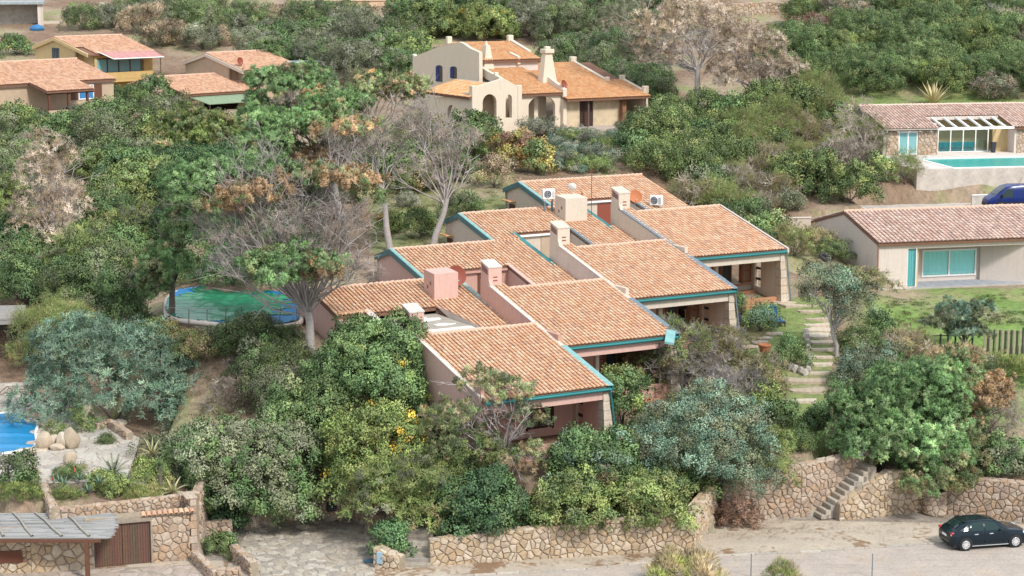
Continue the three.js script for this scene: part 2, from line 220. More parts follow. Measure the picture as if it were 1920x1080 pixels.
const M_ridge = mat(.66, .43, .32, { map: rep(TX.stain, .8), roughness: .95 });

// ---------- the terraced house of four stepped units ----------
const house = thing('terraced_house', 'long pink and beige terraced house stepping uphill under barrel tiled roofs with teal gutters', 'house', [HX, HY, -HD], PHI);
{
  const RW = mat(.26, .10, .045, { map: rep(TX.wood, .8), roughness: .75 }), A = rad(14.5), TA = Math.tan(A), yF = (v) => 3.29 - TA * v, yB = (v) => 2.09 - TA * v, R = rng(11);
  const g_ = (k) => 1.24 * k;
  const roof = part('roof', [
    ...[0, 1, 2, 3].map((k) => { const u0 = 7.4 * k - 7.4, u1 = 7.4 * k + (k === 3 ? .1 : 0), v0 = -8.05 - 4.75 * k, v1 = -.27 - 4.85 * k; return sweepX([[v0, yF(v0) - .22], [v1, yF(v1) - .22], [v1, yF(v1) - .05], [v0, yF(v0) - .05]], u0, u1); }),
    ...[0, 1, 2, 3].map((k) => { const u0 = 7.4 * k - 7.4, v0 = -8.75 - 4.75 * k, v1 = -8.05 - 4.75 * k; return sweepX([[v0, yF(v0) - .22], [v1, yF(v1) - .22], [v1, yF(v1) - .05], [v0, yF(v0) - .05]], u0, u0 + .9); }),
    ...[[-9.45, -2.1, 0, -7.3, -3.2], [-2.1, 5.05, 1, 0, 4.1], [5.05, 12.1, 2, 7.1, 11.25], [12.1, 22.0, 3, 14.2, 18.5]].flatMap(([u0, u1, k, p0, p1]) => {
      const r = -17.65 - 4.65 * k, e = -13.95 - 4.65 * k, f = -8.05 - 4.75 * k, sl = (a, b, x0, x1) => sweepX([[a, yB(a) - .2], [b, yB(b) - .2], [b, yB(b) - .05], [a, yB(a) - .05]], x0, x1);
      const rear = sweepX([[r - 2.1, yB(r) - .8], [r, yB(r) - .2], [r, yB(r) - .05], [r - 2.1, yB(r) - .65]], u0, u1);
      return [sl(r, e, u0, u1 + (k < 3 ? 2.1 : 0)), sl(e, f, k ? u0 + (k === 3 ? 0 : 0) : p0 - .01, p0).translate(0, 0, 0), sl(e, f, p1, u1 + (k < 3 ? 2.1 : 0)), rear];
    })], M_sheet, house);
  // tiles: the lowest and nearest roof tile by tile
  for (const k of [0, 1, 2, 3]) {
    const u0 = 7.4 * k - 7.4, v0 = -8.05 - 4.75 * k, v1 = -.22 - 4.85 * k, L = (v1 - v0) / Math.cos(A);
    const extra = .7 / Math.cos(A);
    tileField(roof, slopeFrame(u0, yF(v0 - .7), v0 - .7, A), 7.4, L + extra, 'salmon', { singles: k === 0 ? 300 : 0, keep: (u, w) => w > extra + .12 || u < .9 });
    const rl = ridgeLine(7.4 - (k === 0 ? .9 : .9), R); for (const g of rl) g.translate(u0 + .9, yF(v0) + .02, v0); part('ridge_tiles', rl, M_ridge, roof);
  }
  for (const [u0, u1, k, p0, p1] of [[-9.45, -2.1, 0, -7.3, -3.2], [-2.1, 5.05, 1, 0, 4.1], [5.05, 12.1, 2, 7.1, 11.25], [12.1, 22.0, 3, 14.2, 18.5]]) {
    const r = -17.65 - 4.65 * k, e = -13.95 - 4.65 * k, f = -8.05 - 4.75 * k, L = (f - r) / Math.cos(A), wE = (e - r) / Math.cos(A), u2 = 7.4 * (k + 1) - 7.4;
    const full = k < 3 ? Math.max(u1, u2 + 0) : u1;
    tileField(roof, slopeFrame(u0, yB(r), r, A), full - u0, L, 'salmon', { keep: (u, w) => { const U = u + u0; const nx = [0, 7.1, 14.2, 99][k]; if (w < wE) return U < u1 || (k < 3 && U < nx - .1 && w > .15); if (U > p0 && U < p1) return false; if (U < p0) return k > 0 && w < (4.65 + .25) / Math.cos(A); return k === 3 ? w < wE + 3.9 : true; } });
    tileField(roof, slopeFrame(u1, yB(r), r, rad(17), true), u1 - u0, 2.1, 'salmon', {});
    const rl = ridgeLine(u1 - u0, R); for (const g of rl) g.translate(u0, yB(r) + .02, r); part('ridge_tiles', rl, M_ridge, roof);
  }
  // walls
  const gable = (u, k, m) => { const r = -17.65 - 4.65 * k, e = -13.3 - 4.65 * k, y0 = g_(k) - 1.5; return part('gable_wall', sweepX([[r - 2.1, y0], [e, y0], [e, yB(e) - .18], [r, yB(r) - .18], [r - 2.1, yB(r) - .78]], u, u + .3), m, house); };
  gable(-9.4, 0, M.pink); gable(-2.05, 1, M.pink); gable(5.1, 2, M.beige); gable(12.15, 3, M.beige);
  part('rear_wall', [[-9.4, -2.05, 0], [-2.05, 5.1, 1], [5.1, 12.15, 2], [12.15, 21.9, 3]].map(([a, b, k]) => { const r = -17.65 - 4.65 * k; return box(a, g_(k) - 1, r - 2, b, yB(r) - .8, r - 1.75); }), M.beige, house);
  // front walls, porches and their openings, unit by unit
  for (const k of [0, 1, 2, 3]) {
    const uL = 7.4 * k - 7.4, uR = 7.4 * k, rv = -8.05 - 4.75 * k, e = -.25 - 4.85 * k, g = g_(k), wm = k < 2 ? M.pink : k === 2 ? M.pale : M.cream, fm = k < 2 ? M.pink : M.cream, lm = k === 0 ? M.pink : k === 1 ? M.pink : k === 2 ? M.pale : M.cream;
    const lowV = k === 0 ? e - .35 : e + 3.6, bot = (k === 0 ? -1.6 : yB(e + 4) - 2);
    // side wall under the left verge, carrying the coping and the chimney
    part('side_wall', sweepX([[rv - 1.55, k ? yB(rv - 1.5) - 2.2 : -1.6], [lowV, bot], [lowV, yF(lowV) + .03], [rv - 1.55, yF(rv - 1.55) + .03]], uL - .12, uL + .16), lm, house);
    const cop = sweepX([[rv - .6, yF(rv - .6) + .034], [lowV + .02, yF(lowV + .02) + .034], [lowV + .02, yF(lowV + .02) + .10], [rv - .6, yF(rv - .6) + .10]], uL - .15, uL + (k === 3 ? .26 : .16));
    part('coping', cop, k === 3 ? M.slate : M.pale, house);
    part('upper_wall', box(uL + .16, yB(rv) - 1.6, rv - .16, uR - (k < 3 ? 0 : 0), yF(rv) - .06, rv + .1), lm, house);
    // chimney with a sloping cap, painted side mouth and two painted slots
    const cu = uL - .13, cw = .86, c1 = rv - .52, c0 = c1 - .95, yb = yB(c0) - 1.4, top = (v) => yF(c1) + 1.08 - (v - c1) * .30;
    const cm = k < 2 ? M.pink : M.cream, ch = part('chimney', [
      sweepX([[c0, yb], [c1, yF(c1) - .4], [c1, top(c1)], [c0, top(c0) - .0]], cu, cu + cw),
      sweepX([[c1 - .01, yF(c1) - .3], [c1 + .5, yF(c1 + .5) - .1], [c1 + .16, yF(c1) + .10], [c1 - .01, yF(c1) + .42]], cu, cu + .2)], cm, house);
    part('chimney_cap', sweepX([[c0 - .05, top(c0) + .002], [c1 + .03, top(c1) - .012], [c1 + .03, top(c1) + .05], [c0 - .05, top(c0) + .07]], cu - .03, cu + cw + .03), k < 2 ? mat(.62, .57, .52, { map: rep(TX.stain, 1) }) : M.beige, ch);
    part('painted_slot_shade', [0, 1].map((i) => box(cu + .3, yF(c1) + .28 + i * .2, c1 - .05, cu + .58, yF(c1) + .36 + i * .2, c1 + .004)), M.rust, ch);  // solid dark boxes paint the shade of the slots, nothing is cut
    part('painted_mouth_shade', sweepX([[c0 + .12, top(c0) - .5], [c1 - .12, top(c1) - .42], [c1 - .12, top(c1) - .12], [c0 + .12, top(c0) - .1]], cu - .004, cu + .1), mat(.22, .13, .11), ch);  // dark panel on the face paints the shade inside the side mouth
    // porch
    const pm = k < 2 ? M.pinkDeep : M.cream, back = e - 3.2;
    { const w0 = uL + 4.72, w1 = uL + 6.3, s0 = g + .7 + (k ? .15 : 0), s1 = s0 + (k ? 1.3 : 1.35), d0 = uL + .8, d1 = uL + 2.6, pm2 = k < 2 ? M.pink : M.cream, top = yF(back) - .2, wl = (a, b, y0, y1) => box(a, y0, back - .3, b, y1, back);
      part('porch_wall', k ? [wl(uL + .2, d0, g - .5, top), wl(d0, d1, g + 2.1, top), wl(d1, w0, g - .5, top), wl(w0, w1, g - .5, s0), wl(w0, w1, s1, top), wl(w1, uR, g - .5, top)] : [wl(uL + .2, uR, g - .5, top)], pm2, house);
      if (k) { part('room_floor', box(uL + .3, g - .3, back - 4.2, uR - .1, g - .05, back - .301), M.tan, house); part('room_back_wall', box(uL + .3, g - .3, back - 4.4, uR - .1, yF(back - 4) - .4, back - 4.201), M.cream, house); part('door_leaf', box(d1 - .06, g, back - 1.1, d1 - .01, g + 2.1, back - .3), M.brown, house); } }
    part('porch_floor', box(uL, g - 1.4, back, uR - .2, g, e - .35), M.terra, house);
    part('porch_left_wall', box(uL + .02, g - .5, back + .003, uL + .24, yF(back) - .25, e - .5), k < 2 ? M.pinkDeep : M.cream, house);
    part('lintel', [box(uL + .05, yF(e) - .72, e - .42, uR + .02, yF(e) - .22, e - .14)], fm, house);
    part('porch_ceiling', sweepX([[back, yF(back) - .3], [e - .45, yF(e) - .3], [e - .45, yF(e) - .235], [back, yF(back) - .235]], uL + .25, uR - .05), M.cream, house);
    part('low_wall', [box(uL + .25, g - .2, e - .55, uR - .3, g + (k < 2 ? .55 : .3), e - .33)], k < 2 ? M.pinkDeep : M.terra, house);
    // right side: pier, opening with two rails, end wall, stone buttress
    part('side_pier', box(uR - .24, g - .6, e - 2.25, uR, yF(e) - .2 + TA * .4, e - .62), fm, house);
    part('stone_column', [rbox(uR - .3, g - .4, back + .002, uR + .02, yF(back) - .25, back + .34, .05)], mat(.62, .52, .40, { map: rep(TX.stain, .9) }), house);
    part('opening_sill', box(uR - .26, g - .6, e - 2.86, uR + .02, g + (k ? .62 : .85), e - 2.252), fm, house);
    for (const h of [1.15, 1.85]) part('rail', box(uR - .17, g + h + (k ? -.1 : .05), e - 2.86, uR - .07, g + h + (k ? .04 : .2), e - 2.25), M.dark, house);
    const BST = [[.58, .48, .38], [.62, .52, .42], [.54, .44, .34], [.60, .47, .36]].map((q) => mat(...q, { map: rep(TX.stain, .7) })), S = 7, st = []; for (let i = 0; i < S; i++) { const y0 = g - .5 + i * (yF(e) - .3 - g + .5) / S, y1 = g - .5 + (i + 1) * (yF(e) - .3 - g + .5) / S, f0 = .34 * (1 - i / S), f1 = .34 * (1 - (i + 1) / S), z0 = e - .62, z1 = e - .1; st.push([y0 + .012, y1 - .012, f0, f1, z0, z1]); }
    const RR = rng(60 + k); for (const [y0, y1, f0, f1, z0, z1] of st) { const o = rr(RR, -.02, .03), mk = (y, f) => [[uR - .3, y, z1 + f * .7 + o], [uR + .06 + f + o, y, z1 + f * .7 + o], [uR + .06 + f + o, y, z0], [uR - .3, y, z0]]; part('buttress_stone', loft(mk(y0, f0), mk(y1, f1)), BST[Math.floor(RR() * 4)], house); }
    if (k === 0) { const cap = []; for (let i = 0; i < 3; i++) { const b = barrel(.6, .1, .11); b.rotateX(.25); b.translate(uR - .2 + i * .22, yF(e) - .26, e - .62); cap.push(b); } part('buttress_tiles', cap, toneMats.salmon[0], house); }
    // gutter and downpipe
    const gy = yF(e) - .16; part('gutter', [tube([[uL + (k ? .12 : 0), gy, e + .06], [(uL + uR) / 2, gy - .01, e + .06], [uR + .1, gy, e + .06]], .085, 7), box(uL + .02, gy - .03, e - .13, uR + .08, gy + .10, e + .03)], M.teal, house);
    part('downpipe', tube([[uR + .02, gy - .05, e + .06], [uR + .1, gy - .28, e + .02], [uR + .13, gy - .5, e + .04], [uR + .3, g + 1, e + .14], [uR + .44, g - .4, e + .22]], .045, 6), k < 2 ? M.teal : M.slate, house);
    // metal flashing on the right verge where the roof runs on past its neighbour's eave
    const f0 = e - 5 + (k === 3 ? -3 : 0), fl = (a, b) => sweepX([[a, yF(a) + .07], [b, yF(b) + .07], [b, yF(b) + .12], [a, yF(a) + .12]], uR - .16, uR + .2);
    if (k < 3) { part('verge_flashing', fl(f0 + .2, e + .12), k === 0 ? M.tealPale : M.slate, house); part('verge_board', sweepX([[f0 + .2, yF(f0 + .2) - .25], [e + .1, yF(e + .1) - .25], [e + .1, yF(e + .1) + .072], [f0 + .2, yF(f0 + .2) + .072]], uR + .14, uR + .18), M.teal, house); }
    else part('verge_board', sweepX([[rv, yF(rv) - .2], [e + .1, yF(e + .1) - .2], [e + .1, yF(e + .1) + .1], [rv, yF(rv) + .1]], uR + .1, uR + .22), M.pale, house);
    // window with shutters on the porch wall
    const wx = uL, sill = g + (k ? .85 : .7), hd = g + (k ? 2.15 : 2.05), z = back;
    const slats = (x0, x1, y0, y1, zz) => { const l = [box(x0, y0, zz, x0 + .07, y1, zz + .05), box(x1 - .07, y0, zz, x1, y1, zz + .05), box(x0 + .07, y0, zz, x1 - .07, y0 + .08, zz + .05), box(x0 + .07, y1 - .08, zz, x1 - .07, y1, zz + .05), box(x0 + .07, (y0 + y1) / 2 + .15, zz, x1 - .07, (y0 + y1) / 2 + .22, zz + .05)]; const sl = []; for (let y = y0 + .1; y < y1 - .1; y += .075) { const b = box(x0 + .06, -.03, -.006, x1 - .06, .03, .006); b.rotateX(.6); b.translate(0, y, zz + .022); sl.push(b); } return [l, sl]; };
    const shutter = (x0, x1, m) => { const [f, s] = slats(x0, x1, sill, hd, z + .01); const o = part('shutter', f, m, house); part('slats', s, m, o); };
    const redw = RW ?? mat(.26, .10, .045, { map: rep(TX.wood, .8), roughness: .75 });
    if (k === 0) { shutter(wx + 4.3, wx + 5.02, M.dark); shutter(wx + 5.06, wx + 5.78, M.dark); part('window_frame', [box(wx + 4.2, sill - .08, z, wx + 4.29, hd + .08, z + .07), box(wx + 5.79, sill - .08, z, wx + 5.88, hd + .08, z + .07), box(wx + 4.29, hd + .01, z, wx + 5.79, hd + .09, z + .07)], M.dark, house); }
    else {
      const w = part('window', [box(wx + 4.72, sill, z - .12, wx + 4.78, hd, z - .04), box(wx + 6.24, sill, z - .12, wx + 6.3, hd, z - .04)], redw, house);
      part('pane', box(wx + 4.78, sill + .06, z + .012, wx + 5.42, hd - .06, z + .022), M.glass, w);
      part('frame', [box(wx + 4.66, sill - .06, z, wx + 4.74, hd + .06, z + .06), box(wx + 5.43, sill, z + .006, wx + 5.5, hd, z + .05), box(wx + 6.3, sill - .06, z, wx + 6.36, hd + .06, z + .06), box(wx + 4.74, hd, z, wx + 6.3, hd + .06, z + .06)], redw, w);
      shutter(wx + 3.95, wx + 4.66, redw); shutter(wx + 6.36, wx + 7.05, mat(.36, .15, .06, { map: rep(TX.wood, .8), roughness: .75 }));
      part('window_sill', box(wx + 4.2, sill - .12, z + .002, wx + 7.0, sill - .061, z + .22), M.terra, house);
      part('bench', box(wx + 4.0, g, z + .24, wx + 7.0, g + .4, z + .6), M.terra, house);
      part('porch_post', box(wx + 3.0, g, e - 1.6, wx + 3.22, yF(e) - .24, e - 1.4), M.cream, house);
    }
  }
  // teal valley flashing lying across the second roof
  { const a = [6.95, -5.15], b = [5.55, -4.3]; }
  // small rear patios between the roofs
  for (const [k, p0, p1] of [[1, 0, 4.1], [2, 7.1, 11.25], [3, 14.2, 18.5]]) {
    const e = -13.95 - 4.65 * k, f = -8.2 - 4.75 * k, y0 = yB(e) - 1.9, m = k === 1 ? M.pink : M.beige, dk = k === 1 ? M.pinkDeep : M.tan;
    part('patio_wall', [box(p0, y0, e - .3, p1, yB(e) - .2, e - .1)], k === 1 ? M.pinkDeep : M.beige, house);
    part('patio_side_wall', sweepX([[e - .1, y0], [f, y0], [f, yB(f) - .02], [e - .1, yB(e) + .0]], p1, p1 + .18), m, house);
    part('patio_side_wall', sweepX([[e - .1, y0], [f, y0], [f, yB(f) - .02], [e - .1, yB(e) + .0]], p0 - .18, p0 - .004), m, house);
    part('patio_floor', box(p0, y0 - .1, e - .1, p1, y0, f + .1), M.grey, house);
    part('patio_coping', sweepX([[e - .2, yB(e - .2) + .04], [f - .3, yB(f - .3) + .04], [f - .3, yB(f - .3) + .1], [e - .2, yB(e - .2) + .1]], p0 - .24, p0 + .08), k === 1 ? M.tealPale : M.teal, house);
    part('patio_coping', sweepX([[e - .2, yB(e - .2) + .04], [f - .3, yB(f - .3) + .04], [f - .3, yB(f - .3) + .1], [e - .2, yB(e - .2) + .1]], p1 - .08, p1 + .24), k === 1 ? M.pink : M.slate, house);
    part('patio_gutter', box(p0 + .1, yB(e) - .24, e - .04, p1 - .1, yB(e) - .12, e + .1), k === 1 ? M.pinkDeep : M.whitePaint, house);
    part('patio_door_and_shade', box(p0 + 2.0, y0, e - .098, p0 + 3.1, y0 + 1.55, e - .05), k === 1 ? M.brown : k === 2 ? M.tan : M.rust, house);  // middle patio has no door: its tan panel paints shade on the wall
  }
  // gable flashing: pale metal on the left verges of the rear roofs
  for (const [u, k] of [[-2.1, 1], [5.05, 2], [12.1, 3]]) { const r = -17.65 - 4.65 * k, e = r + 4.7; part('verge_flashing', sweepX([[r, yB(r) + .05], [e, yB(e) + .05], [e, yB(e) + .11], [r, yB(r) + .11]], u - .12, u + .16), M.tealPale, house); part('verge_board', [sweepX([[r, yB(r) - .26], [e, yB(e) - .26], [e, yB(e) + .052], [r, yB(r) + .052]], u - .13, u - .09), sweepX([[r - 2.1, yB(r) - .9], [r, yB(r) - .26], [r, yB(r) + .06], [r - 2.1, yB(r) - .58]], u - .13, u - .09)], mat(.09, .19, .21, { roughness: .5, map: rep(TX.stain, 1.5) }), house); }
  // tiled hoods over two small gable doors with brown shutters
  for (const [u, k, v] of [[5.1, 2, -28.3], [12.15, 3, -32.6]]) { const y = yB(v) - (k === 2 ? 3.35 : 3.1); const d = part('gable_door', box(u - .02, y - .3, v - .45, u + .02, y + 1.25, v + .35), M.brown, house); const sh = box(u - .06, y - .3, v + .37, u - .022, y + .85, v + 1.1); part('shutter', sh, M.brown, d); const h = []; for (let i = 0; i < 5; i++) { const b = barrel(.55, .1, .11); b.rotateY(-Math.PI / 2); b.rotateZ(-.0); b.translate(u - .02, y + 1.45, v - .5 + i * .22); h.push(b); } part('hood', h, toneMats.orange[1], d); }
  // flat roofed store with a tiled parapet on the near left corner
  const W0 = -9.4, e0 = -13.95, fy = yB(e0) - .36;
  part('store_wall', [box(W0, -1.6, -14.3, -7.35, yB(-14.3) - .12, -14.0)], M.pink, house);
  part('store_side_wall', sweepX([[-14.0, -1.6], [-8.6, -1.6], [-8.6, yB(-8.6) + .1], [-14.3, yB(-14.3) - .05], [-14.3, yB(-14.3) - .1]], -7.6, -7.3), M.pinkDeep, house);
  part('store_coping', sweepX([[-14.3, yB(-14.3) + .0], [-8.6, yB(-8.6) + .102], [-8.6, yB(-8.6) + .2], [-14.3, yB(-14.3) + .1]], -7.66, -7.24), M.pale, house);
  part('flat_roof', [box(-7.28, fy - .25, e0 + .002, -3.2, fy, -8.3)], M.concrete, house);
  const patchShape = new THREE.Shape([[-.9, -.5], [-.2, -.75], [.8, -.45], [.95, .1], [.2, .2], [.35, .55], [-.3, .75], [-1, .3]].map(([x, y]) => new THREE.Vector2(x, y))); const pg = new THREE.ExtrudeGeometry(patchShape, { depth: .012, bevelEnabled: false }); pg.rotateX(-Math.PI / 2);
  part('cement_patch', [pg.clone().translate(-4.6, fy + .001, -12.6), pg.clone().scale(.7, 1, .5).translate(-4.3, fy + .001, -10.7), box(-6, fy + .001, -9.6, -3.3, fy + .013, -9.0)].map((g) => metric(g)), M.white, house);
  part('flat_roof_kerb', [sweepX([[e0, fy], [-8.1, fy], [-8.1, yB(-8.1) + .05], [e0, yB(e0) + .05]], -3.22, -3.04), box(-7.2, fy, -8.3, -3.2, fy + .14, -8.12)], M.pale, house);
  part('store_eave_tiles', [...Array(8)].map((_, i) => { const b = barrel(.5, .1, .11); b.rotateX(.2); b.translate(-9.25 + i * .25, yB(-14.5) - .02, -14.5); return b; }), toneMats.orange[3], house);
  part('store_shade_panel', box(-8.55, -.6, -14.02, -7.9, 1.5, -13.995), M.brown, house);  // flat brown panel painted in place of a dark opening
  // two box shaped water housings on the roof
  for (const [u0, u1, v, m, hh] of [[-2.9, -1.35, -14.8, M.pink, 1.55], [11.5, 13.15, -24.3, M.cream, 1.6]]) { const y = yB(v); const t = part('tank_housing', sweepX([[v - 1.35, yB(v - 1.3) - .2], [v, y - .2], [v, y + hh], [v - 1.35, y + hh + .12]], u0, u1), m, house); part('vent', [box(u0 - .003, y + .85, v - .6, u0 + .05, y + 1.05, v - .42), box(u0 - .003, y + .6, v - .95, u0 + .05, y + .8, v - .78)], mat(.2, .1, .09), t); }  // vents are dark boxes painting the shade of small openings
  // teal flashing strip folded over the second roof near its right verge
  { const P0 = [7.25, -5.35], P1 = [6.2, -3.95], d = [P1[0] - P0[0], P1[1] - P0[1]], l = Math.hypot(...d), q = [-d[1] / l * .26, d[0] / l * .26], y = (p) => [p[0], yF(p[1]) + .16, p[1]], lo = (p) => [p[0], yF(p[1]) + .04, p[1]];
    const L = [[P0[0] + q[0], P0[1] + q[1]], [P1[0] + q[0], P1[1] + q[1]], [P1[0] - q[0], P1[1] - q[1]], [P0[0] - q[0], P0[1] - q[1]]]; part('valley_flashing', loft(L.map(lo), L.map(y)), M.tealPale, house); }
}
// things fixed to the roofs
function dish(p, r, yaw, tilt, m, label, group) {
  const t = thing('satellite_dish', label, 'satellite dish', p, yaw, group);
  const prof = []; for (let i = 0; i <= 6; i++) { const x = r * i / 6; prof.push(new THREE.Vector2(x, .28 * x * x / r)); } for (let i = 6; i >= 0; i--) { const x = r * i / 6; prof.push(new THREE.Vector2(Math.max(.0, x - .002), .28 * x * x / r - .015)); }
  const g = raw(new THREE.LatheGeometry(prof, 20)); g.rotateX(Math.PI / 2 - tilt); g.translate(0, r * .9, 0); part('reflector', g, m, t);
  part('mast', tube([[0, -.3, -.08], [0, r * .9, -.08]], .025, 5), M.metal, t); part('feed_arm', tube([[0, r * .2, .1], [0, r * .55, r * .75]], .014, 4), M.metal, t); part('feed_horn', rbox(-.04, r * .52, r * .72, .04, r * .64, r * .86, .015), M.metal, t); return t;
}
const onHouse = (u, y, v) => { const [x, D] = hp(u, v); return new V3(x, HY + y, -D); };
{
  const TA = Math.tan(rad(14.5)), yF = (v) => 3.29 - TA * v, yB = (v) => 2.09 - TA * v;
  dish(onHouse(-.9, yB(-16) + .25, -16), .62, PHI - .1, .35, M.rust, 'large dark red satellite dish behind the pink chimney, right of the pink box housing');
  dish(onHouse(13.4, yB(-25.5) + .6, -25.4), .5, PHI + 1.0, .3, M.orange, 'orange satellite dish seen edge on at the right end of the beige box housing');
  dish(onHouse(16.1, yF(-23.2) + .25, -23.1), .46, PHI - .3, .5, M.orange, 'round orange satellite dish right of the uphill beige chimney');
  const w = dish(onHouse(12.75, yB(-25.6) + 1.55, -25.6), .3, PHI + 2.4, .5, M.whitePaint, 'small white dish on top of the beige box housing');
  const ac = (p, yaw, label, big) => { const t = thing('air_conditioner', label, 'air conditioner', p, yaw); part('casing', rbox(-.42, 0, -.17, .42, .66, .17, .03), M.whitePaint, t); const f = part('fan_grille', [new THREE.TorusGeometry(.25, .015, 5, 20).translate(-.1, .33, .175), new THREE.TorusGeometry(.15, .012, 5, 16).translate(-.1, .33, .175), box(-.36, .32, .171, .16, .34, .18), box(-.11, .08, .171, -.09, .58, .18)], M.metal, t); part('fan', new THREE.CylinderGeometry(.24, .24, .02, 20).rotateX(Math.PI / 2).translate(-.1, .33, .163), mat(.06, .07, .08), t); part('feet', [box(-.36, -.14, -.15, -.28, 0, .15), box(.28, -.14, -.15, .36, 0, .15)], M.metal, t); part('side_louvre', [...Array(6)].map((_, i) => box(.2, .12 + i * .07, .171, .38, .15 + i * .07, .178)), mat(.2, .22, .24), t); return t; };
  ac(onHouse(11.35, yB(-26.2) + .9, -26.3), PHI - .2, 'white air conditioner high behind the beige box housing on the roof');
  part('wall_bracket', [box(-.3, -.8, -.1, -.22, -.14, .1), box(.22, -.8, -.1, .3, -.14, .1)], M.slate, scene.children.at(-1));
  ac(onHouse(19.4, yB(-25.5) + .25, -25.6), PHI - .9, 'white air conditioner standing alone beyond the ridge of the uphill roof');
  const an = thing('aerial', 'thin brown aerial mast rising left of the uphill beige chimney', 'aerial', onHouse(13.9, yB(-25.0), -25.0)); part('mast', tube([[0, 0, 0], [0, 3.4, 0]], .025, 5), M.rust, an); part('crossbar', [tube([[-.3, 3.0, 0], [.3, 3.05, 0]], .012, 4), tube([[-.2, 2.6, 0], [.2, 2.62, 0]], .012, 4)], M.rust, an);
}

// ---------- stones: irregular cells cut from an outline ----------
function clipPoly(poly, nx, ny, d) { const out = []; for (let i = 0; i < poly.length; i++) { const a = poly[i], b = poly[(i + 1) % poly.length], p = a[0] * nx + a[1] * ny - d, q = b[0] * nx + b[1] * ny - d; if (p <= 0) out.push(a); if ((p < 0 && q > 0) || (p > 0 && q < 0)) { const t = p / (p - q); out.push([lerp(a[0], b[0], t), lerp(a[1], b[1], t)]); } } return out; }
function cells(outline, size, R, { gap = .03, sx = 1.15, jitter = .95 } = {}) {   // outline convex, counter-clockwise
  const xs = outline.map((p) => p[0]), ys = outline.map((p) => p[1]), x0 = Math.min(...xs), x1 = Math.max(...xs), y0 = Math.min(...ys), y1 = Math.max(...ys), pts = [], w = size * sx, h = size / sx;
  let r = 0; for (let y = y0 - h * .5; y < y1 + h; y += h, r++) for (let x = x0 - w * (r % 2 ? .5 : 1); x < x1 + w; x += w) pts.push([x + rr(R, -.5, .5) * w * jitter, y + rr(R, -.5, .5) * h * jitter]);
  const out = [];
  for (const p of pts) {
    let c = outline.map((q) => [...q]);
    for (const q of pts) { if (q === p) continue; const dx = q[0] - p[0], dy = q[1] - p[1], l = Math.hypot(dx, dy); if (l > size * 3 || l < 1e-6) continue; const nx = dx / l, ny = dy / l; c = clipPoly(c, nx, ny, (p[0] * nx + p[1] * ny + q[0] * nx + q[1] * ny) / 2 - gap / 2); if (c.length < 3) break; }
    if (c.length >= 3) { let A = 0; for (let i = 0; i < c.length; i++) { const a = c[i], b = c[(i + 1) % c.length]; A += a[0] * b[1] - b[0] * a[1]; } A /= 2; if (A > size * size * .06) out.push([c, A]); }
  }
  return out;
}
function stoneGeo(poly, depth, R, round = .22) {   // poly in x,y; stone stands out along +z
  const cx = poly.reduce((s, p) => s + p[0], 0) / poly.length, cy = poly.reduce((s, p) => s + p[1], 0) / poly.length, d = depth * rr(R, .7, 1.3);
  const ring = (k, z) => poly.map(([x, y]) => [lerp(x, cx, k), lerp(y, cy, k), z + (z > 0 ? rr(R, -.02, .02) : 0)]);
  const a = ring(0, -.04), b = ring(.03, d * .45), c = ring(round, d), P = [], t = (p, q, s) => P.push(...p, ...q, ...s), n = poly.length, m = [cx, cy, d * rr(R, 1, 1.25)];
  for (let i = 0; i < n; i++) { const j = (i + 1) % n; t(a[i], a[j], b[j]); t(a[i], b[j], b[i]); t(b[i], b[j], c[j]); t(b[i], c[j], c[i]); t(c[i], c[j], m); }
  const g = new THREE.BufferGeometry(); g.setAttribute('position', new THREE.BufferAttribute(new Float32Array(P), 3)); g.computeVertexNormals(); return metric(g, R() * 7);
}
const stoneTones = (list) => list.map(([r, g, b]) => mat(r, g, b, { map: rep(TX.stain, .8), bumpMap: rep(TX.grain, .5), bumpScale: .02, roughness: .95 }));
const ST = {
  gold: stoneTones([[.60, .46, .31], [.65, .52, .38], [.53, .40, .27], [.62, .50, .38], [.49, .38, .28], [.67, .56, .43], [.56, .41, .26]]),
  rose: stoneTones([[.50, .37, .27], [.56, .43, .33], [.44, .33, .26], [.52, .36, .24], [.58, .47, .37]]),
  flag: stoneTones([[.52, .47, .41], [.58, .52, .45], [.47, .43, .38], [.60, .55, .48], [.50, .44, .37]]),
  path: stoneTones([[.58, .47, .35], [.64, .53, .41], [.52, .42, .31], [.67, .57, .45]]),
  cobble: stoneTones([[.44, .38, .31], [.52, .46, .38], [.38, .34, .29], [.58, .52, .44], [.47, .40, .32]]),
};
const M_mortar = mat(.36, .295, .215, { map: rep(TX.stain, 1), roughness: 1 }), M_joint = mat(.34, .29, .235, { map: rep(TX.stain, 1), roughness: 1 });
// sets a list of cells as stones on a plane: F maps (x, y, out) to the parent; beyond 'limit' single stones the small ones are joined
function setStones(parent, list, F, tones, R, { depth = .06, limit = 300, name = 'stone', round = .22 } = {}) {
  list.sort((a, b) => b[1] - a[1]); const rest = tones.map(() => []);
  list.forEach(([c], i) => { const k = Math.floor(R() * tones.length), g = stoneGeo(c, depth, R, round).applyMatrix4(F); if (i < limit) part(name, g, tones[k], parent); else rest[k].push(g); });
  rest.forEach((g, k) => { if (g.length) part(name + 's', g, tones[k], parent).userData.kind = 'stuff'; });
}
const uprightFrame = (a, b) => { const d = new V3().subVectors(b, a).setY(0).normalize(), n = new V3(-d.z, 0, d.x); return new THREE.Matrix4().makeBasis(d, new V3(0, 1, 0), n).setPosition(a.x, 0, a.z); };
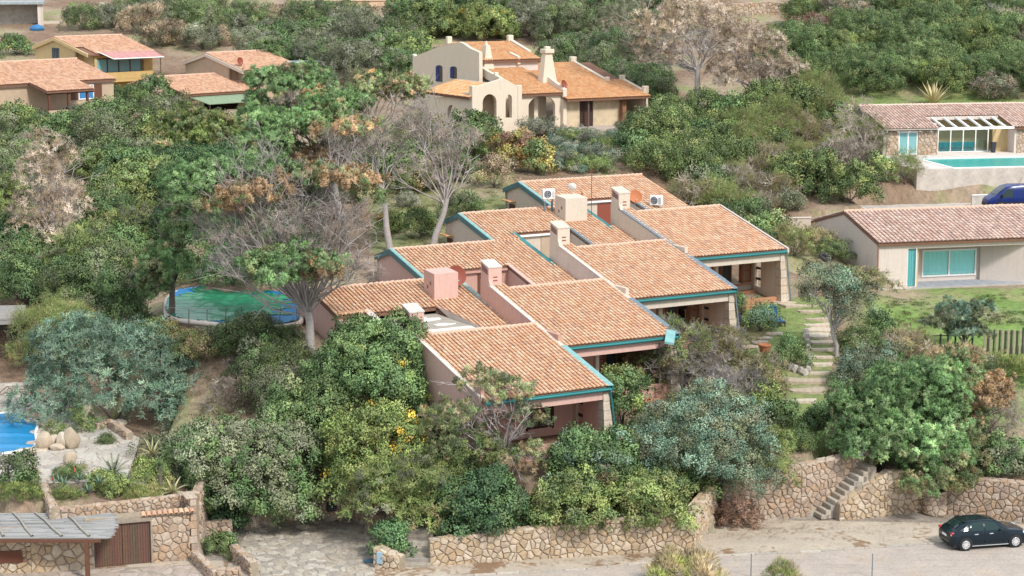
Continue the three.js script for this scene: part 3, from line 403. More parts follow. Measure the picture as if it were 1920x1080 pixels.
// a stone faced wall along plan points [x, D, bottom, top]; thickness t goes to the far side
function stoneWall(parent, pts, t, tones, seed, { size = .33, depth = .075, limit = 300, coping = true } = {}) {
  const R = rng(seed), n = pts.length - 1;
  for (let i = 0; i < n; i++) {
    const [x0, D0, b0, t0] = pts[i], [x1, D1, b1, t1] = pts[i + 1], a = new V3(x0, 0, -D0), b = new V3(x1, 0, -D1), L = a.distanceTo(b), F = uprightFrame(a, b);
    const core = sweepZ([[0, b0 - .2], [L, b1 - .2], [L, t1], [0, t0]], -t, 0).applyMatrix4(F); part('mortar', core, M_mortar, parent);
    setStones(parent, cells([[0, b0 - .1], [L, b1 - .1], [L, t1 - .02], [0, t0 - .02]], size, R), F, tones, R, { depth, limit: Math.floor(limit / n) });
    if (coping) { const G = new THREE.Matrix4().makeBasis(new V3(1, (t1 - t0) / L, 0).normalize(), new V3(0, 0, -1), new V3(0, 1, 0)); G.setPosition(0, t0, 0); const H = F.clone().multiply(G); setStones(parent, cells([[0, -.06], [L, -.06], [L, t], [0, t]], size * 1.35, R), H, tones, R, { depth: .045, limit: Math.floor(100 / n), name: 'coping_stone' }); }
  }
}
const road0 = (px, py, h = 0) => { const p = atH(px, py, h); return [p.x, -p.z]; };

// ---------- road and pavement ----------
{
  const far = [[-600, 1066], [372, 1052], [700, 1046], [1300, 1026], [1360, 974], [1960, 984], [2600, 1000]].map(([x, y]) => road0(x, y));
  const kerb = [[-600, 1130], [500, 1108], [760, 1086], [1100, 1068], [1330, 1044], [1500, 1037], [1740, 1021], [1960, 1010], [2600, 980]].map(([x, y]) => road0(x, y));
  const sheet = (lo, hi, y) => { const P = [], U = []; const at = (l, x) => { for (let i = 1; i < l.length; i++) if (x <= l[i][0]) return lerp(l[i - 1][1], l[i][1], (x - l[i - 1][0]) / (l[i][0] - l[i - 1][0])); return l.at(-1)[1]; }; const N = 240; for (let i = 0; i < N; i++) { const x0 = lerp(-42, 40, i / N), x1 = lerp(-42, 40, (i + 1) / N), q = [[x0, at(lo, x0)], [x1, at(lo, x1)], [x1, at(hi, x1)], [x0, at(hi, x0)]]; for (const k of [0, 1, 2, 0, 2, 3]) { P.push(q[k][0], y, -q[k][1]); U.push(q[k][0], q[k][1]); } } const g = new THREE.BufferGeometry(); g.setAttribute('position', new THREE.BufferAttribute(new Float32Array(P), 3)); g.setAttribute('uv', new THREE.BufferAttribute(new Float32Array(U), 2)); g.computeVertexNormals(); return g; };
  const dust = noiseTex(1024, 21, (s, x, y) => { const w = smoothstep(s[1] * .6 + s[2] * .4, .5, .75), k = .8 + .12 * s[2] + .16 * (s[5] - .5) + .16 * (s[6] - .5) - .14 * Math.max(0, noise3.noise(x * 3, y * 26, 2)) - (Math.abs(noise3.noise(x * 7, y * 7, 8) + .4 * noise3.noise(x * 31, y * 31, 3)) < .012 ? .22 : 0); return [k, k * (.985 - .03 * w), k * (.96 - .07 * w)]; });
  const verge = noiseTex(1024, 22, (s) => { const w = smoothstep(s[0] * .35 + s[1] * .35 + s[2] * .3 + (s[4] - .5) * .25, .50, .68), k = .82 + .14 * s[2] + .16 * (s[5] - .5) + .1 * (s[6] - .5); return [k * lerp(1, .52, w), k * lerp(.97, .38, w), k * lerp(.93, .27, w)]; });
  struct('road', sheet([[-60, 70], [60, 70]], kerb, .0), mat(.47, .405, .355, { map: rep(dust, 9), bumpMap: rep(TX.grain, .8), bumpScale: .008, roughness: .95 }));
  struct('pavement', sheet(kerb, far, .012), mat(.52, .455, .375, { map: rep(verge, 12), bumpMap: rep(TX.grain, .6), bumpScale: .015, roughness: .97 }));
  // low kerb stones between them
  const R = rng(71), k = new THREE.Group(); k.name = 'kerb'; k.userData.kind = 'structure'; scene.add(k);
  for (let i = 2; i < kerb.length - 2; i++) { const [a, b] = [kerb[i], kerb[i + 1]], L = Math.hypot(b[0] - a[0], b[1] - a[1]), n = Math.round(L / 1.1), F = uprightFrame(new V3(a[0], 0, -a[1]), new V3(b[0], 0, -b[1])); for (let j = 0; j < n; j++) { const g = rbox(j * L / n + .015, -.1, -.13, (j + 1) * L / n - .015, .055 + rr(R, -.01, .012), .03, .012).applyMatrix4(F); part('kerb_stone', g, ST.flag[Math.floor(R() * 5)], k); } }
}
// ---------- stone walls along the road ----------
{
  const [a, b, c] = [road0(806, 1061), road0(1300, 1031), road0(1340, 984)];
  const m1 = [lerp(a[0], b[0], .45), lerp(a[1], b[1], .45)];
  const w = thing('retaining_wall', 'long golden stone retaining wall along the road below the bushes, right of the garden steps', 'wall');
  stoneWall(w, [[...a, 0, 1.25], [...m1, 0, 1.6], [...b, 0, 1.95], [...c, 0, 2.1]], .5, ST.gold, 201, { limit: 297 });
  const w2 = thing('retaining_wall', 'tall rose stone retaining wall behind the brushwood heap, left of the outdoor steps', 'wall');
  const d = road0(1352, 980), e = road0(1500, 969), f = road0(1528, 966);
  stoneWall(w2, [[...d, 0, 2.0], [...e, 0, 2.75], [f[0] + 3.3, f[1] + 1.5, 0, 3.1]], .5, ST.rose, 202, { limit: 290 });
  const w3 = thing('retaining_wall', 'stone wall with a sloping coping flanking the outdoor steps on the right', 'wall');
  const g = road0(1573, 976), h = road0(1600, 972), i = road0(1662, 966), j = road0(1736, 959);
  stoneWall(w3, [[...g, 0, .85], [...i, 0, 2.35], [...j, 0, 2.15]], .45, ST.gold, 203, { limit: 280 });
  const w4 = thing('retaining_wall', 'rose stone retaining wall behind the parked dark car', 'wall');
  const k = road0(1774, 963), l = road0(1990, 985); stoneWall(w4, [[...k, 0, 2.05], [...l, 0, 2.0]], .5, ST.rose, 204, { limit: 290 });
  // outdoor steps between the two walls
  const st = thing('stone_steps', 'outdoor stone steps climbing to the right between two stone walls', 'steps', [g[0] - .9, 0, -g[1] - .1], Math.atan2(1.0, 3.0));
  for (let q = 0; q < 11; q++) part('step', rbox(q * .265, 0, -1.35, q * .265 + .5, (q + 1) * .235, -.02, .03), ST.cobble[q % 5], st);
  const pl = thing('stone_planter', 'round stone planter holding a small pine against the roadside wall', 'planter', [road0(1755, 966)[0], 0, -road0(1755, 966)[1] - .35]);
  part('mortar', new THREE.CylinderGeometry(.56, .56, 1.2, 20).translate(0, .6, 0), M_mortar, pl);
  { const R = rng(205), cs = cells([[-1.76, 0], [1.76, 0], [1.76, 1.18], [-1.76, 1.18]], .3, R); for (const [cc] of cs) { const gg = stoneGeo(cc, .05, R); const p = gg.attributes.position; for (let n = 0; n < p.count; n++) { const t = p.getX(n) / .56, rd = .56 + p.getZ(n); p.setXYZ(n, Math.sin(t) * rd, p.getY(n), Math.cos(t) * rd); } gg.computeVertexNormals(); part('stone', gg, ST.rose[Math.floor(R() * 5)], pl); } }
  part('rim', new THREE.TorusGeometry(.56, .07, 6, 24).rotateX(Math.PI / 2).translate(0, 1.2, 0), ST.rose[1], pl); part('soil', new THREE.CylinderGeometry(.5, .5, .1, 16).translate(0, 1.16, 0), mat(.12, .08, .05), pl);
  // driveway: paving, back wall with vent
  const dp = [road0(470, 986), road0(640, 966)];
  const w5 = thing('retaining_wall', 'low stone wall at the back of the cobbled parking bay, with a dark vent', 'wall');
  stoneWall(w5, [[...dp[0], 0, .95], [...dp[1], 0, .98], [...road0(700, 992), 0, 1.1]], .5, ST.rose, 206, { limit: 200 });
  { const F = uprightFrame(new V3(dp[0][0], 0, -dp[0][1]), new V3(dp[1][0], 0, -dp[1][1])), L = Math.hypot(dp[1][0] - dp[0][0], dp[1][1] - dp[0][1]); const v = part('vent', box(L - .82, .3, .05, L - .28, .82, .115).applyMatrix4(F), M.black, w5); part('vent_bar', [0, 1, 2, 3].map((q) => box(L - .78, .38 + q * .11, .112, L - .32, .4 + q * .11, .13)).map((x) => x.applyMatrix4(F)), M.slate, v); }  // black panel paints the darkness behind the vent bars
  const bay = new THREE.Group(); bay.name = 'cobbled_parking_bay'; bay.userData.kind = 'structure'; scene.add(bay);
  const bp = [[392, 1120], [700, 1100], [706, 1046], [690, 990], [640, 968], [470, 988]].map(([x, y]) => road0(x, y)), F = new THREE.Matrix4().makeBasis(new V3(1, 0, 0), new V3(0, 0, -1), new V3(0, 1, 0));
  part('joint', sweepZ(bp, -.02, .02).applyMatrix4(F), M_joint, bay); setStones(bay, cells(bp, .44, rng(207)), F, ST.cobble, rng(208), { depth: .045, limit: 300, name: 'cobble', round: .12 });
  // flight of steps beside the main wall, with the meter pier
  const s2 = thing('stone_steps', 'shaded stone steps under the shrubs between the meter pier and the long stone wall', 'steps', [road0(752, 1064)[0], 0, -road0(752, 1064)[1]], -.03);
  for (let q = 0; q < 7; q++) part('step', rbox(0, 0, -q * .36 - .55, 1.42, (q + 1) * .17, -q * .36, .025), ST.cobble[(q * 2) % 5], s2);
  const pq = [road0(701, 1066), road0(749, 1072)];
  const pier = thing('meter_pier', 'small stone pier with a blue meter door beside the shaded steps', 'pier');
  stoneWall(pier, [[...pq[0], 0, 1.0], [...pq[1], 0, .62]], .7, ST.gold, 210, { size: .3 });
  { const FF = uprightFrame(new V3(pq[0][0], 0, -pq[0][1]), new V3(pq[1][0], 0, -pq[1][1])); const d2 = part('meter_door', rbox(.2, .3, .05, .5, .88, .12, .015).applyMatrix4(FF), mat(.30, .42, .50, { roughness: .6 }), pier); part('handle', box(.44, .55, .12, .47, .63, .14).applyMatrix4(FF), M.black, d2); }
  solo('manhole_cover', new THREE.CylinderGeometry(.3, .3, .02, 20).translate(road0(692, 1054)[0], .075, -road0(692, 1054)[1]), mat(.09, .17, .24, { roughness: .6 }), 'round blue grey cover on the cobbles left of the meter pier', 'manhole cover');
  const plq = (px, py, label) => { const p = atD(px, py, road0(px, 1058)[1] - .09); const t = thing('house_plaque', label, 'plaque', p); part('plate', rbox(-.14, -.1, 0, .14, .1, .02, .008), mat(.38, .52, .60, { roughness: .4 }), t); part('mark', [box(-.07, -.05, .02, -.04, .05, .024), box(-.02, -.05, .02, .01, .05, .024), box(.03, -.05, .02, .06, .05, .024)], mat(.85, .87, .88), t); };
  plq(817, 1013, 'upper pale blue plaque on the wall end beside the shaded steps'); plq(812, 1034, 'lower pale blue plaque on the wall end beside the shaded steps');
  const sg = thing('wall_sign', 'small white sign with a dark figure on the wall flanking the steps', 'sign', atD(1692, 893, road0(1692, 962)[1] - .1), .1); part('plate', rbox(-.1, -.17, 0, .1, .17, .02, .008), M.whitePaint, sg); part('figure', [new THREE.CylinderGeometry(.03, .03, .006, 12).rotateX(Math.PI / 2).translate(0, .07, .022), box(-.04, -.1, .02, .04, .035, .025)], M.black, sg);
  const nb = thing('house_plaque', 'pale plaque hanging under the pine at the top of the outdoor steps', 'plaque', atD(1612, 852, 101), .1); part('plate', rbox(-.16, -.09, 0, .16, .09, .02, .008), mat(.5, .6, .66), nb); part('post', box(-.02, -.9, -.03, .02, .08, -.002), M.bark, nb);
}

// ---------- the neighbouring houses ----------
// where a line of sight (photo pixel) meets the plane axis = value in a thing's own axes
function meet(o, px, py, axis, value) { o.updateMatrixWorld(true); const inv = o.matrixWorld.clone().invert(), e = new V3(0, EYE, 0).applyMatrix4(inv), d = atD(px, py, 100).applyMatrix4(inv).sub(e), t = (value - e[axis]) / d[axis]; return e.addScaledVector(d, t); }
// gable house part: eaves along x at z = vf (front) and vb (back), ridge at z = vr; roofs of barrel tiles
function gableRoof(o, { u0, u1, vf, vr, vb, he, t, hb, tone, pitch = .25, sheet = M_sheet, singles = 0, over = .0, keep, keepPoly, ridge = true }) {
  const a = Math.atan(t), hr = he + (vf - vr) * t, R = rng(Math.round((u1 - u0) * 97 + vf * 13)), tb = hb === undefined ? t : (hr - hb) / (vr - vb);
  const rf = part('roof', [sweepX([[vr, hr - .2], [vf, he - .2], [vf, he - .05], [vr, hr - .05]], u0, u1), ...(vb < vr ? [sweepX([[vb, hr - (vr - vb) * tb - .2], [vr, hr - .2], [vr, hr - .05], [vb, hr - (vr - vb) * tb - .05]], u0, u1)] : [])], sheet, o);
  const k = keep ? (u, w) => keep(u + u0, vr + w * Math.cos(a)) : undefined;
  tileField(rf, slopeFrame(u0, hr, vr, a), u1 - u0, (vf - vr) / Math.cos(a) + .06, tone, { pitch, course: .345 * pitch / .25, keep: k, singles });
  if (vb < vr) tileField(rf, slopeFrame(u1, hr, vr, Math.atan(tb), true), u1 - u0, (vr - vb) / Math.cos(Math.atan(tb)) + .06, tone, { pitch, course: .345 * pitch / .25 });
  if (ridge) { const rl = ridgeLine(u1 - u0, R, .13 * pitch / .25); for (const g of rl) g.translate(u0, hr + .02, vr); part('ridge_tiles', rl, tone === 'orange' ? toneMats.orange[1] : M_ridge, rf); }
  return rf;
}
const gablePoly = (vf, vr, vb, he, t, hb, y0) => { const hr = he + (vf - vr) * t; return [[vb, y0], [vf, y0], [vf, he - .12], [vr, hr - .12], [vb, (hb ?? hr - (vr - vb) * t) - .12]]; };
function glazing(o, name, x0, x1, y0, y1, z, n, fm, gm, { fw = .07, curtain } = {}) {   // framed panes standing in the plane z
  const w = part(name, [box(x0, y0, z, x1, y0 + fw, z + .07), box(x0, y1 - fw, z, x1, y1, z + .07), ...[...Array(n + 1)].map((_, i) => { const x = lerp(x0, x1 - fw, i / n); return box(x, y0 + fw, z, x + fw, y1 - fw, z + .07); })], fm, o);
  for (let i = 0; i < n; i++) { const a = lerp(x0, x1 - fw, i / n) + fw, b = lerp(x0, x1 - fw, (i + 1) / n); part('pane', box(a, y0 + fw, z + .02, b, y1 - fw, z + .03), gm, w); if (curtain) { const P = []; const N = 16; for (let j = 0; j < N; j++) { const u0 = lerp(a, b, j / N), u1 = lerp(a, b, (j + 1) / N), z0 = z - .08 + .04 * Math.sin(j * 2.1), z1 = z - .08 + .04 * Math.sin((j + 1) * 2.1); P.push(u0, y0 + fw, z0, u1, y0 + fw, z1, u1, y1 - fw, z1, u0, y0 + fw, z0, u1, y1 - fw, z1, u0, y1 - fw, z0); } const g = new THREE.BufferGeometry(); g.setAttribute('position', new THREE.BufferAttribute(new Float32Array(P), 3)); g.computeVertexNormals(); part('curtain', metric(g), curtain, w); } }
  return w;
}
const turnX = (x) => (g) => flip(g.applyMatrix4(new THREE.Matrix4().set(0, 0, 1, x, 0, 1, 0, 0, 1, 0, 0, 0, 0, 0, 0, 1)));
const paleGlass = new THREE.MeshPhysicalMaterial({ color: C(.80, .97, .97), roughness: .02, transmission: 1, thickness: 0 });
const clearGlass = new THREE.MeshPhysicalMaterial({ color: C(.85, .97, .97), roughness: .03, transmission: 1, thickness: 0 });
// --- low pale house on the lawn at the right
const lawnHouse = thing('lawn_house', 'pale pink single storey house with rose tiled roof beside the lawn at the right edge', 'house', atD(1643, 541, 138), rad(14));
{
  const o = lawnHouse, he = 3.28, t = .235, vr = -6, vb = -12;
  gableRoof(o, { u0: -.05, u1: 15, vf: .25, vr, vb: vb - .2, he: he - .02, t, tone: 'rose', pitch: .33, singles: 260 });
  part('gable_wall', sweepX(gablePoly(0, vr, vb, he, t, undefined, -1.2), 0, .3), M.pale, o);
  const at = (px, py, v) => meet(o, px, py, 'z', v), A = at(1700, 531, 0), B = at(1719, 466, 0), Cc = at(1914, 463, 0);
  part('front_wall', [box(.3, -.6, -.3, A.x, he - .1, 0), box(A.x, B.y, -.3, 13.5, he - .1, 0), box(A.x, -.6, -.3, B.x + .05, .02, 0)], M.pale, o);
  part('eave_board', box(-.02, he - .25, .005, 14, he - .08, .16), mat(.42, .25, .20), o);
  part('downpipe', tube([[.06, he - .2, .08], [.06, 1.5, .07], [.06, -.2, .07]], .05, 6), mat(.42, .25, .20), o);
  const win = part('window', [box(A.x, .02, -.2, A.x + .05, B.y, -.02), box(B.x - .02, .02, -.2, B.x + .05, B.y, -.02)], M.frame, o);
  { const N = 12, P = []; for (let j = 0; j < N; j++) { const u0 = lerp(A.x + .05, B.x - .02, j / N), u1 = lerp(A.x + .05, B.x - .02, (j + 1) / N), z0 = -.16 + .04 * Math.sin(j * 2), z1 = -.16 + .04 * Math.sin(j * 2 + 2); P.push(u0, .05, z0, u1, .05, z1, u1, B.y, z1, u0, .05, z0, u1, B.y, z1, u0, B.y, z0); } const g = new THREE.BufferGeometry(); g.setAttribute('position', new THREE.BufferAttribute(new Float32Array(P), 3)); g.computeVertexNormals(); part('curtain', metric(g), M.curtain, win); }
  part('pane', box(A.x + .05, .05, -.1, B.x - .02, B.y, -.09), clearGlass, win);
  // covered terrace with sliding doors
  const bz = -2.2, l = at(1727, 519, bz), r = at(1829, 514, bz), tp = at(1780, 467, bz), wl = at(1722, 500, bz);
  part('terrace_back_wall', [box(wl.x - 1, -.5, bz - .3, l.x + .02, he + .4, bz), box(r.x - .02, -.5, bz - .3, 14, he + .4, bz), box(l.x + .02, -.5, bz - .3, r.x - .02, l.y, bz), box(l.x + .02, tp.y - .02, bz - .3, r.x - .02, he + .4, bz)], M.pale, o);
  part('room_behind', [box(l.x - 1.5, -.3, bz - 4, r.x + 1.5, .08, bz - .301), box(l.x - 1.5, .08, bz - 4, r.x + 1.5, he + .5, bz - 3.8)], M.pale, o);
  part('terrace_left_wall', box(B.x + .06, -.4, bz + .002, B.x + .3, he, -.302), M.ochreL, o);
  glazing(o, 'sliding_door', l.x, r.x, l.y - .02, tp.y, bz + .01, 2, M.whitePaint, paleGlass, { fw: .12, curtain: mat(.74, .84, .84, { roughness: .95 }) });
  part('terrace_column', box(r.x + .25, -.2, bz + .003, r.x + .45, he, bz + .22), M.pale, o);
  const p0 = at(1837, 515, -1.9), p1 = at(1911, 526, -.3); { const a = Math.atan2(p1.z - p0.z, p1.x - p0.x), L = Math.hypot(p1.x - p0.x, p1.z - p0.z), g = box(0, -.4, -.2, L + .4, he - .05, 0); g.rotateY(-a); g.translate(p0.x, 0, p0.z); part('terrace_side_wall', g, M.pale, o); }
  part('terrace_floor', box(B.x - .2, -.6, bz, 14, -.02, .12), mat(.36, .38, .42, { map: rep(TX.stain, 2) }), o);
  part('terrace_edge', box(A.x - .3, -.7, .121, 14, -.04, .42), M.grey, o);
  const g0 = meet(o, 1558, 446, 'x', 0), g1 = meet(o, 1564, 462, 'x', 0); const gw = part('side_window', box(-.01, g1.y, g0.z, .06, g0.y, g0.z + 1.1), M.glass, o); part('frame', [box(-.03, g1.y - .08, g0.z - .05, .02, g1.y, g0.z + 1.15), box(-.03, g0.y, g0.z - .05, .02, g0.y + .06, g0.z + 1.15), box(-.03, g1.y, g0.z + .5, .02, g0.y, g0.z + .56)], M.whitePaint, gw);
  const ds = dish(meet(o, 1504, 421, 'x', -.5), .46, rad(14) + .5, .35, mat(.36, .46, .50), 'pale blue grey satellite dish at the rear corner of the pale pink house');
  const gd = thing('garden_wall', 'plain beige garden wall left of the pale pink house', 'wall', atD(1420, 434, 147), rad(6)); part('wall', [box(0, -1, -.25, 4.1, .95, 0)], M.beige, gd); part('coping', box(-.03, .951, -.3, 4.13, 1.02, .05), M.pale, gd);
  const gd2 = thing('garden_wall', 'short stepped beige wall against the side of the pale pink house', 'wall', atD(1490, 462, 143), rad(14)); part('wall', [rbox(0, -1, -.3, 1.6, .8, 0), rbox(1.2, -1.3, .1, 2.3, .1, .4)], M.beige, gd2);
  const tr = thing('tyre', 'dark tyre leaning by the side wall of the pale pink house', 'tyre', atD(1546, 489, 139.5).add(new V3(0, -.1, 0)), .8); part('tread', new THREE.TorusGeometry(.33, .13, 8, 20).rotateX(-.9).translate(0, .35, 0), mat(.03, .03, .035), tr);
}
// --- stone fronted house with the pool, upper right
const poolHouse = thing('stone_fronted_house', 'low stone fronted house with white pergola beams beside a turquoise pool, upper right', 'house', atD(1655, 292, 172), rad(11));
{
  const o = poolHouse, he = 2.42, t = .235, vr = -6.2, at = (px, py, v) => meet(o, px, py, 'z', v);
  const R = rng(301), d0 = at(1684, 291, 0), d1 = at(1722, 246, 0), g0 = at(1757, 283, 0), g1 = at(1893, 240, 0);
  const hole = (u, v) => u > g0.x - .1 && u < g1.x + .15 && v > -2.75;
  const rf = part('roof', [sweepX([[vr, he - vr * t - .2], [-2.8, he + 2.8 * t - .2], [-2.8, he + 2.8 * t - .05], [vr, he - vr * t - .05]], -.05, 18), sweepX([[-2.8, he + 2.8 * t - .2], [.35, he - .28], [.35, he - .13], [-2.8, he + 2.8 * t - .05]], -.05, g0.x - .1), sweepX([[-2.8, he + 2.8 * t - .2], [.35, he - .28], [.35, he - .13], [-2.8, he + 2.8 * t - .05]], g1.x + .15, 18), sweepX([[-12.6, he - .15], [vr, he - vr * t - .2], [vr, he - vr * t - .05], [-12.6, he]], -.05, 18)], M_sheet, o);
  tileField(rf, slopeFrame(-.05, he - vr * t, vr, Math.atan(t)), 18, 6.6 / Math.cos(Math.atan(t)), 'rose', { pitch: .3, course: .42, keep: (u, w) => !hole(u - .05, vr + w * .973) });
  tileField(rf, slopeFrame(18, he - vr * t, vr, Math.atan(t), true), 18, 6.5, 'rose', { pitch: .3, course: .42 });
  const rl = ridgeLine(18, R, .15); for (const g of rl) g.translate(0, he - vr * t + .02, vr); part('ridge_tiles', rl, toneMats.rose[1], rf);
  part('gable_wall', sweepX(gablePoly(0, vr, -12.4, he, t, undefined, -1.5), 0, .3), M.grey, o);
  part('painted_vent_shade', [box(-.01, 0, 0, .05, .2, .2).translate(0, meet(o, 1629, 239, 'x', 0).y, meet(o, 1629, 239, 'x', 0).z), box(-.01, 0, 0, .05, .2, .2).translate(0, meet(o, 1648, 248, 'x', 0).y, meet(o, 1648, 248, 'x', 0).z)], M.black, o);  // black boxes on the gable paint the shade of two holes
  const wallS = (a, b, y0, y1, seed) => { part('wall_core', box(a, -.8, -.3, b, he - .1, -.001), M_mortar, o); setStones(o, cells([[a, y0], [b, y0], [b, y1], [a, y1]], .34, rng(seed)), new THREE.Matrix4(), ST.rose, rng(seed + 1), { depth: .045, limit: 90 }); };
  wallS(.3, d0.x, -.3, he - .25, 302); wallS(d1.x, g0.x, -.3, he - .25, 304); wallS(g1.x + .7, 17, -.3, he - .25, 306);
  part('door_lintel', box(d0.x, d1.y, -.3, d1.x, he - .1, -.02), M.pale, o);
  glazing(o, 'double_door', d0.x, d1.x, .02, d1.y, -.12, 2, M.whitePaint, M.tealGlass, { fw: .12 });
  const bz = -1.4; part('recess_wall', [box(g0.x - .3, -.5, bz - 3.5, g1.x + 1, he + .5, bz - 3.3), box(g1.x - .9, -.5, bz - .2, g1.x + .7, he - .1, bz)], M.ochreL, o);
  part('recess_side', box(g0.x - .3, -.5, bz - 3.3, g0.x - .001, he + .3, -.301), M.pale, o); part('recess_side', box(g1.x + .5, -.5, bz + .001, g1.x + .7, he + .2, -.001), M.pale, o);
  part('room_floor', box(g0.x, -.4, bz - 3.3, g1.x + .5, .02, .2), M.pale, o);
  const sd = glazing(o, 'sliding_door', at(1757, 280, bz).x, at(1852, 280, bz).x, .04, at(1800, 242, bz).y, bz + .01, 4, M.whitePaint, clearGlass, { fw: .08 });
  const sofa = thing('sofa', 'teal green sofa seen through the sliding doors of the stone fronted house', 'sofa', o.localToWorld(new V3(at(1800, 280, bz).x, .02, bz - 1.2)), rad(11)); part('seat', rbox(-1.7, 0, -.4, 1.7, .45, .4, .08), mat(.02, .2, .22), sofa); part('backrest', rbox(-1.7, .3, .25, 1.7, .85, .5, .08), mat(.02, .17, .19), sofa); for (const x of [-1.7, 1.5]) part('armrest', rbox(x, .2, -.4, x + .25, .65, .3, .06), mat(.02, .18, .2), sofa);
  // pergola beams in the roof opening
  part('pergola_beam', box(g0.x - .2, he - .22, .12, g1.x + .3, he - .02, .36), M.whitePaint, o);
  for (let i = 0; i < 6; i++) { const u = lerp(g0.x + .5, g1.x - .5, i / 5); part('pergola_rafter', sweepX([[-2.8, he + 2.8 * t - .18], [.12, he - .16], [.12, he - .0], [-2.8, he + 2.8 * t - .02]], u, u + .16), M.whitePaint, o); }
  part('opening_trim', [box(g0.x - .1, he + 2.8 * t - .28, -2.86, g1.x + .15, he + 2.8 * t + .02, -2.78)], M.pale, o);
  for (let i = 0; i < 5; i++) part('rafter_end', box(.15 + i * 1.02, he - .34, -.02, .3 + i * 1.02, he - .2, .34), M.whitePaint, o);
  part('gutter', box(-.05, he - .19, .351, g0.x - .2, he - .08, .44), M.grey, o);
  const pot = thing('tall_pot', 'tall dark square pot standing beside the sliding doors near the pool', 'pot', o.localToWorld(new V3(at(1862, 288, -.6).x, 0, -.6)), rad(11)); part('body', loft([[-.14, 0, .14], [.14, 0, .14], [.14, 0, -.14], [-.14, 0, -.14]], [[-.2, .9, .2], [.2, .9, .2], [.2, .9, -.2], [-.2, .9, -.2]]), mat(.025, .03, .04, { roughness: .5 }), pot); part('rim', box(-.21, .9, -.21, .21, .95, .21), mat(.03, .035, .045), pot);
  // pool terrace
  const wl = o.worldToLocal.bind(o), y = -.06, pa = meet(o, 1724, 298, 'y', 0), pb = meet(o, 1728, 316, 'y', 0);
  const deck = new THREE.Group(); deck.name = 'pool_terrace'; deck.userData.kind = 'structure'; deck.position.copy(o.position); deck.rotation.copy(o.rotation); scene.add(deck);
  const z0 = pa.z, z1 = pb.z, x0 = pa.x;
  part('deck', [box(-1.5, -.5, -.3, 18, 0, z0 - .15), box(-1.5, -.5, z0 - .15, x0 - .25, 0, z1 + .3), box(x0 - .25, -.5, z1 + .15, 18, 0, z1 + .6)], mat(.66, .60, .55, { map: rep(TX.stain, 3) }), deck);
  part('deck_wall', [box(-1.5, -2.8, -.2, -1.2, -.501, z1 + .6), box(-1.2, -2.8, z1 + .3, x0, -.501, z1 + .6)], mat(.56, .50, .44, { map: rep(TX.stain, 3) }), deck);
  part('coping', [box(x0 - .25, -.3, z0 - .15, 18, .035, z0 + .05), box(x0 - .25, -.3, z0 + .05, x0, .035, z1 + .15), box(x0, -.3, z1, 18, .035, z1 + .15)], M.whitePaint, deck);
  part('pool_wall', [box(-1.5, -2.6, z1 + .6, 18, -.02, z1 + .85)], mat(.56, .50, .44, { map: rep(TX.stain, 3) }), deck);
  part('pool_floor', box(x0, -1.5, z0 + .05, 18, -1.35, z1), mat(.10, .62, .58), deck);
  const pw = part('pool', box(x0 + .002, -.4, z0 + .052, 17.9, -.05, z1 - .002), new THREE.MeshPhysicalMaterial({ color: C(.0, .30, .255), roughness: .25, specularIntensity: .25, bumpMap: rep(TX.grain, 2), bumpScale: .01 }), scene); pw.position.copy(o.position); pw.rotation.copy(o.rotation); pw.userData.kind = 'structure'; pw.name = 'pool_water';
  const lo = thing('boundary_wall', 'long beige wall with white coping below the turquoise pool', 'wall', o.localToWorld(new V3(-.3, -2.3, z1 + 4.2)), rad(11)); part('wall', box(2.2, -.8, -.2, 19, .5, 0), mat(.54, .49, .44, { map: rep(TX.stain, 3) }), lo); part('coping', box(2.2, .5, -.24, 19, .56, .04), M.whitePaint, lo);
  const rd = new THREE.Group(); rd.name = 'parking_apron'; rd.userData.kind = 'structure'; rd.position.copy(atD(1690, 398, 154)); rd.rotation.y = rad(11); scene.add(rd); part('slab', box(-2.2, -.5, -5, 16, -.03, 3), mat(.50, .45, .40, { map: rep(TX.stain, 3) }), rd); part('kerb', box(-2.35, -.4, -5, -2.201, .12, 3), M.whitePaint, rd);
}
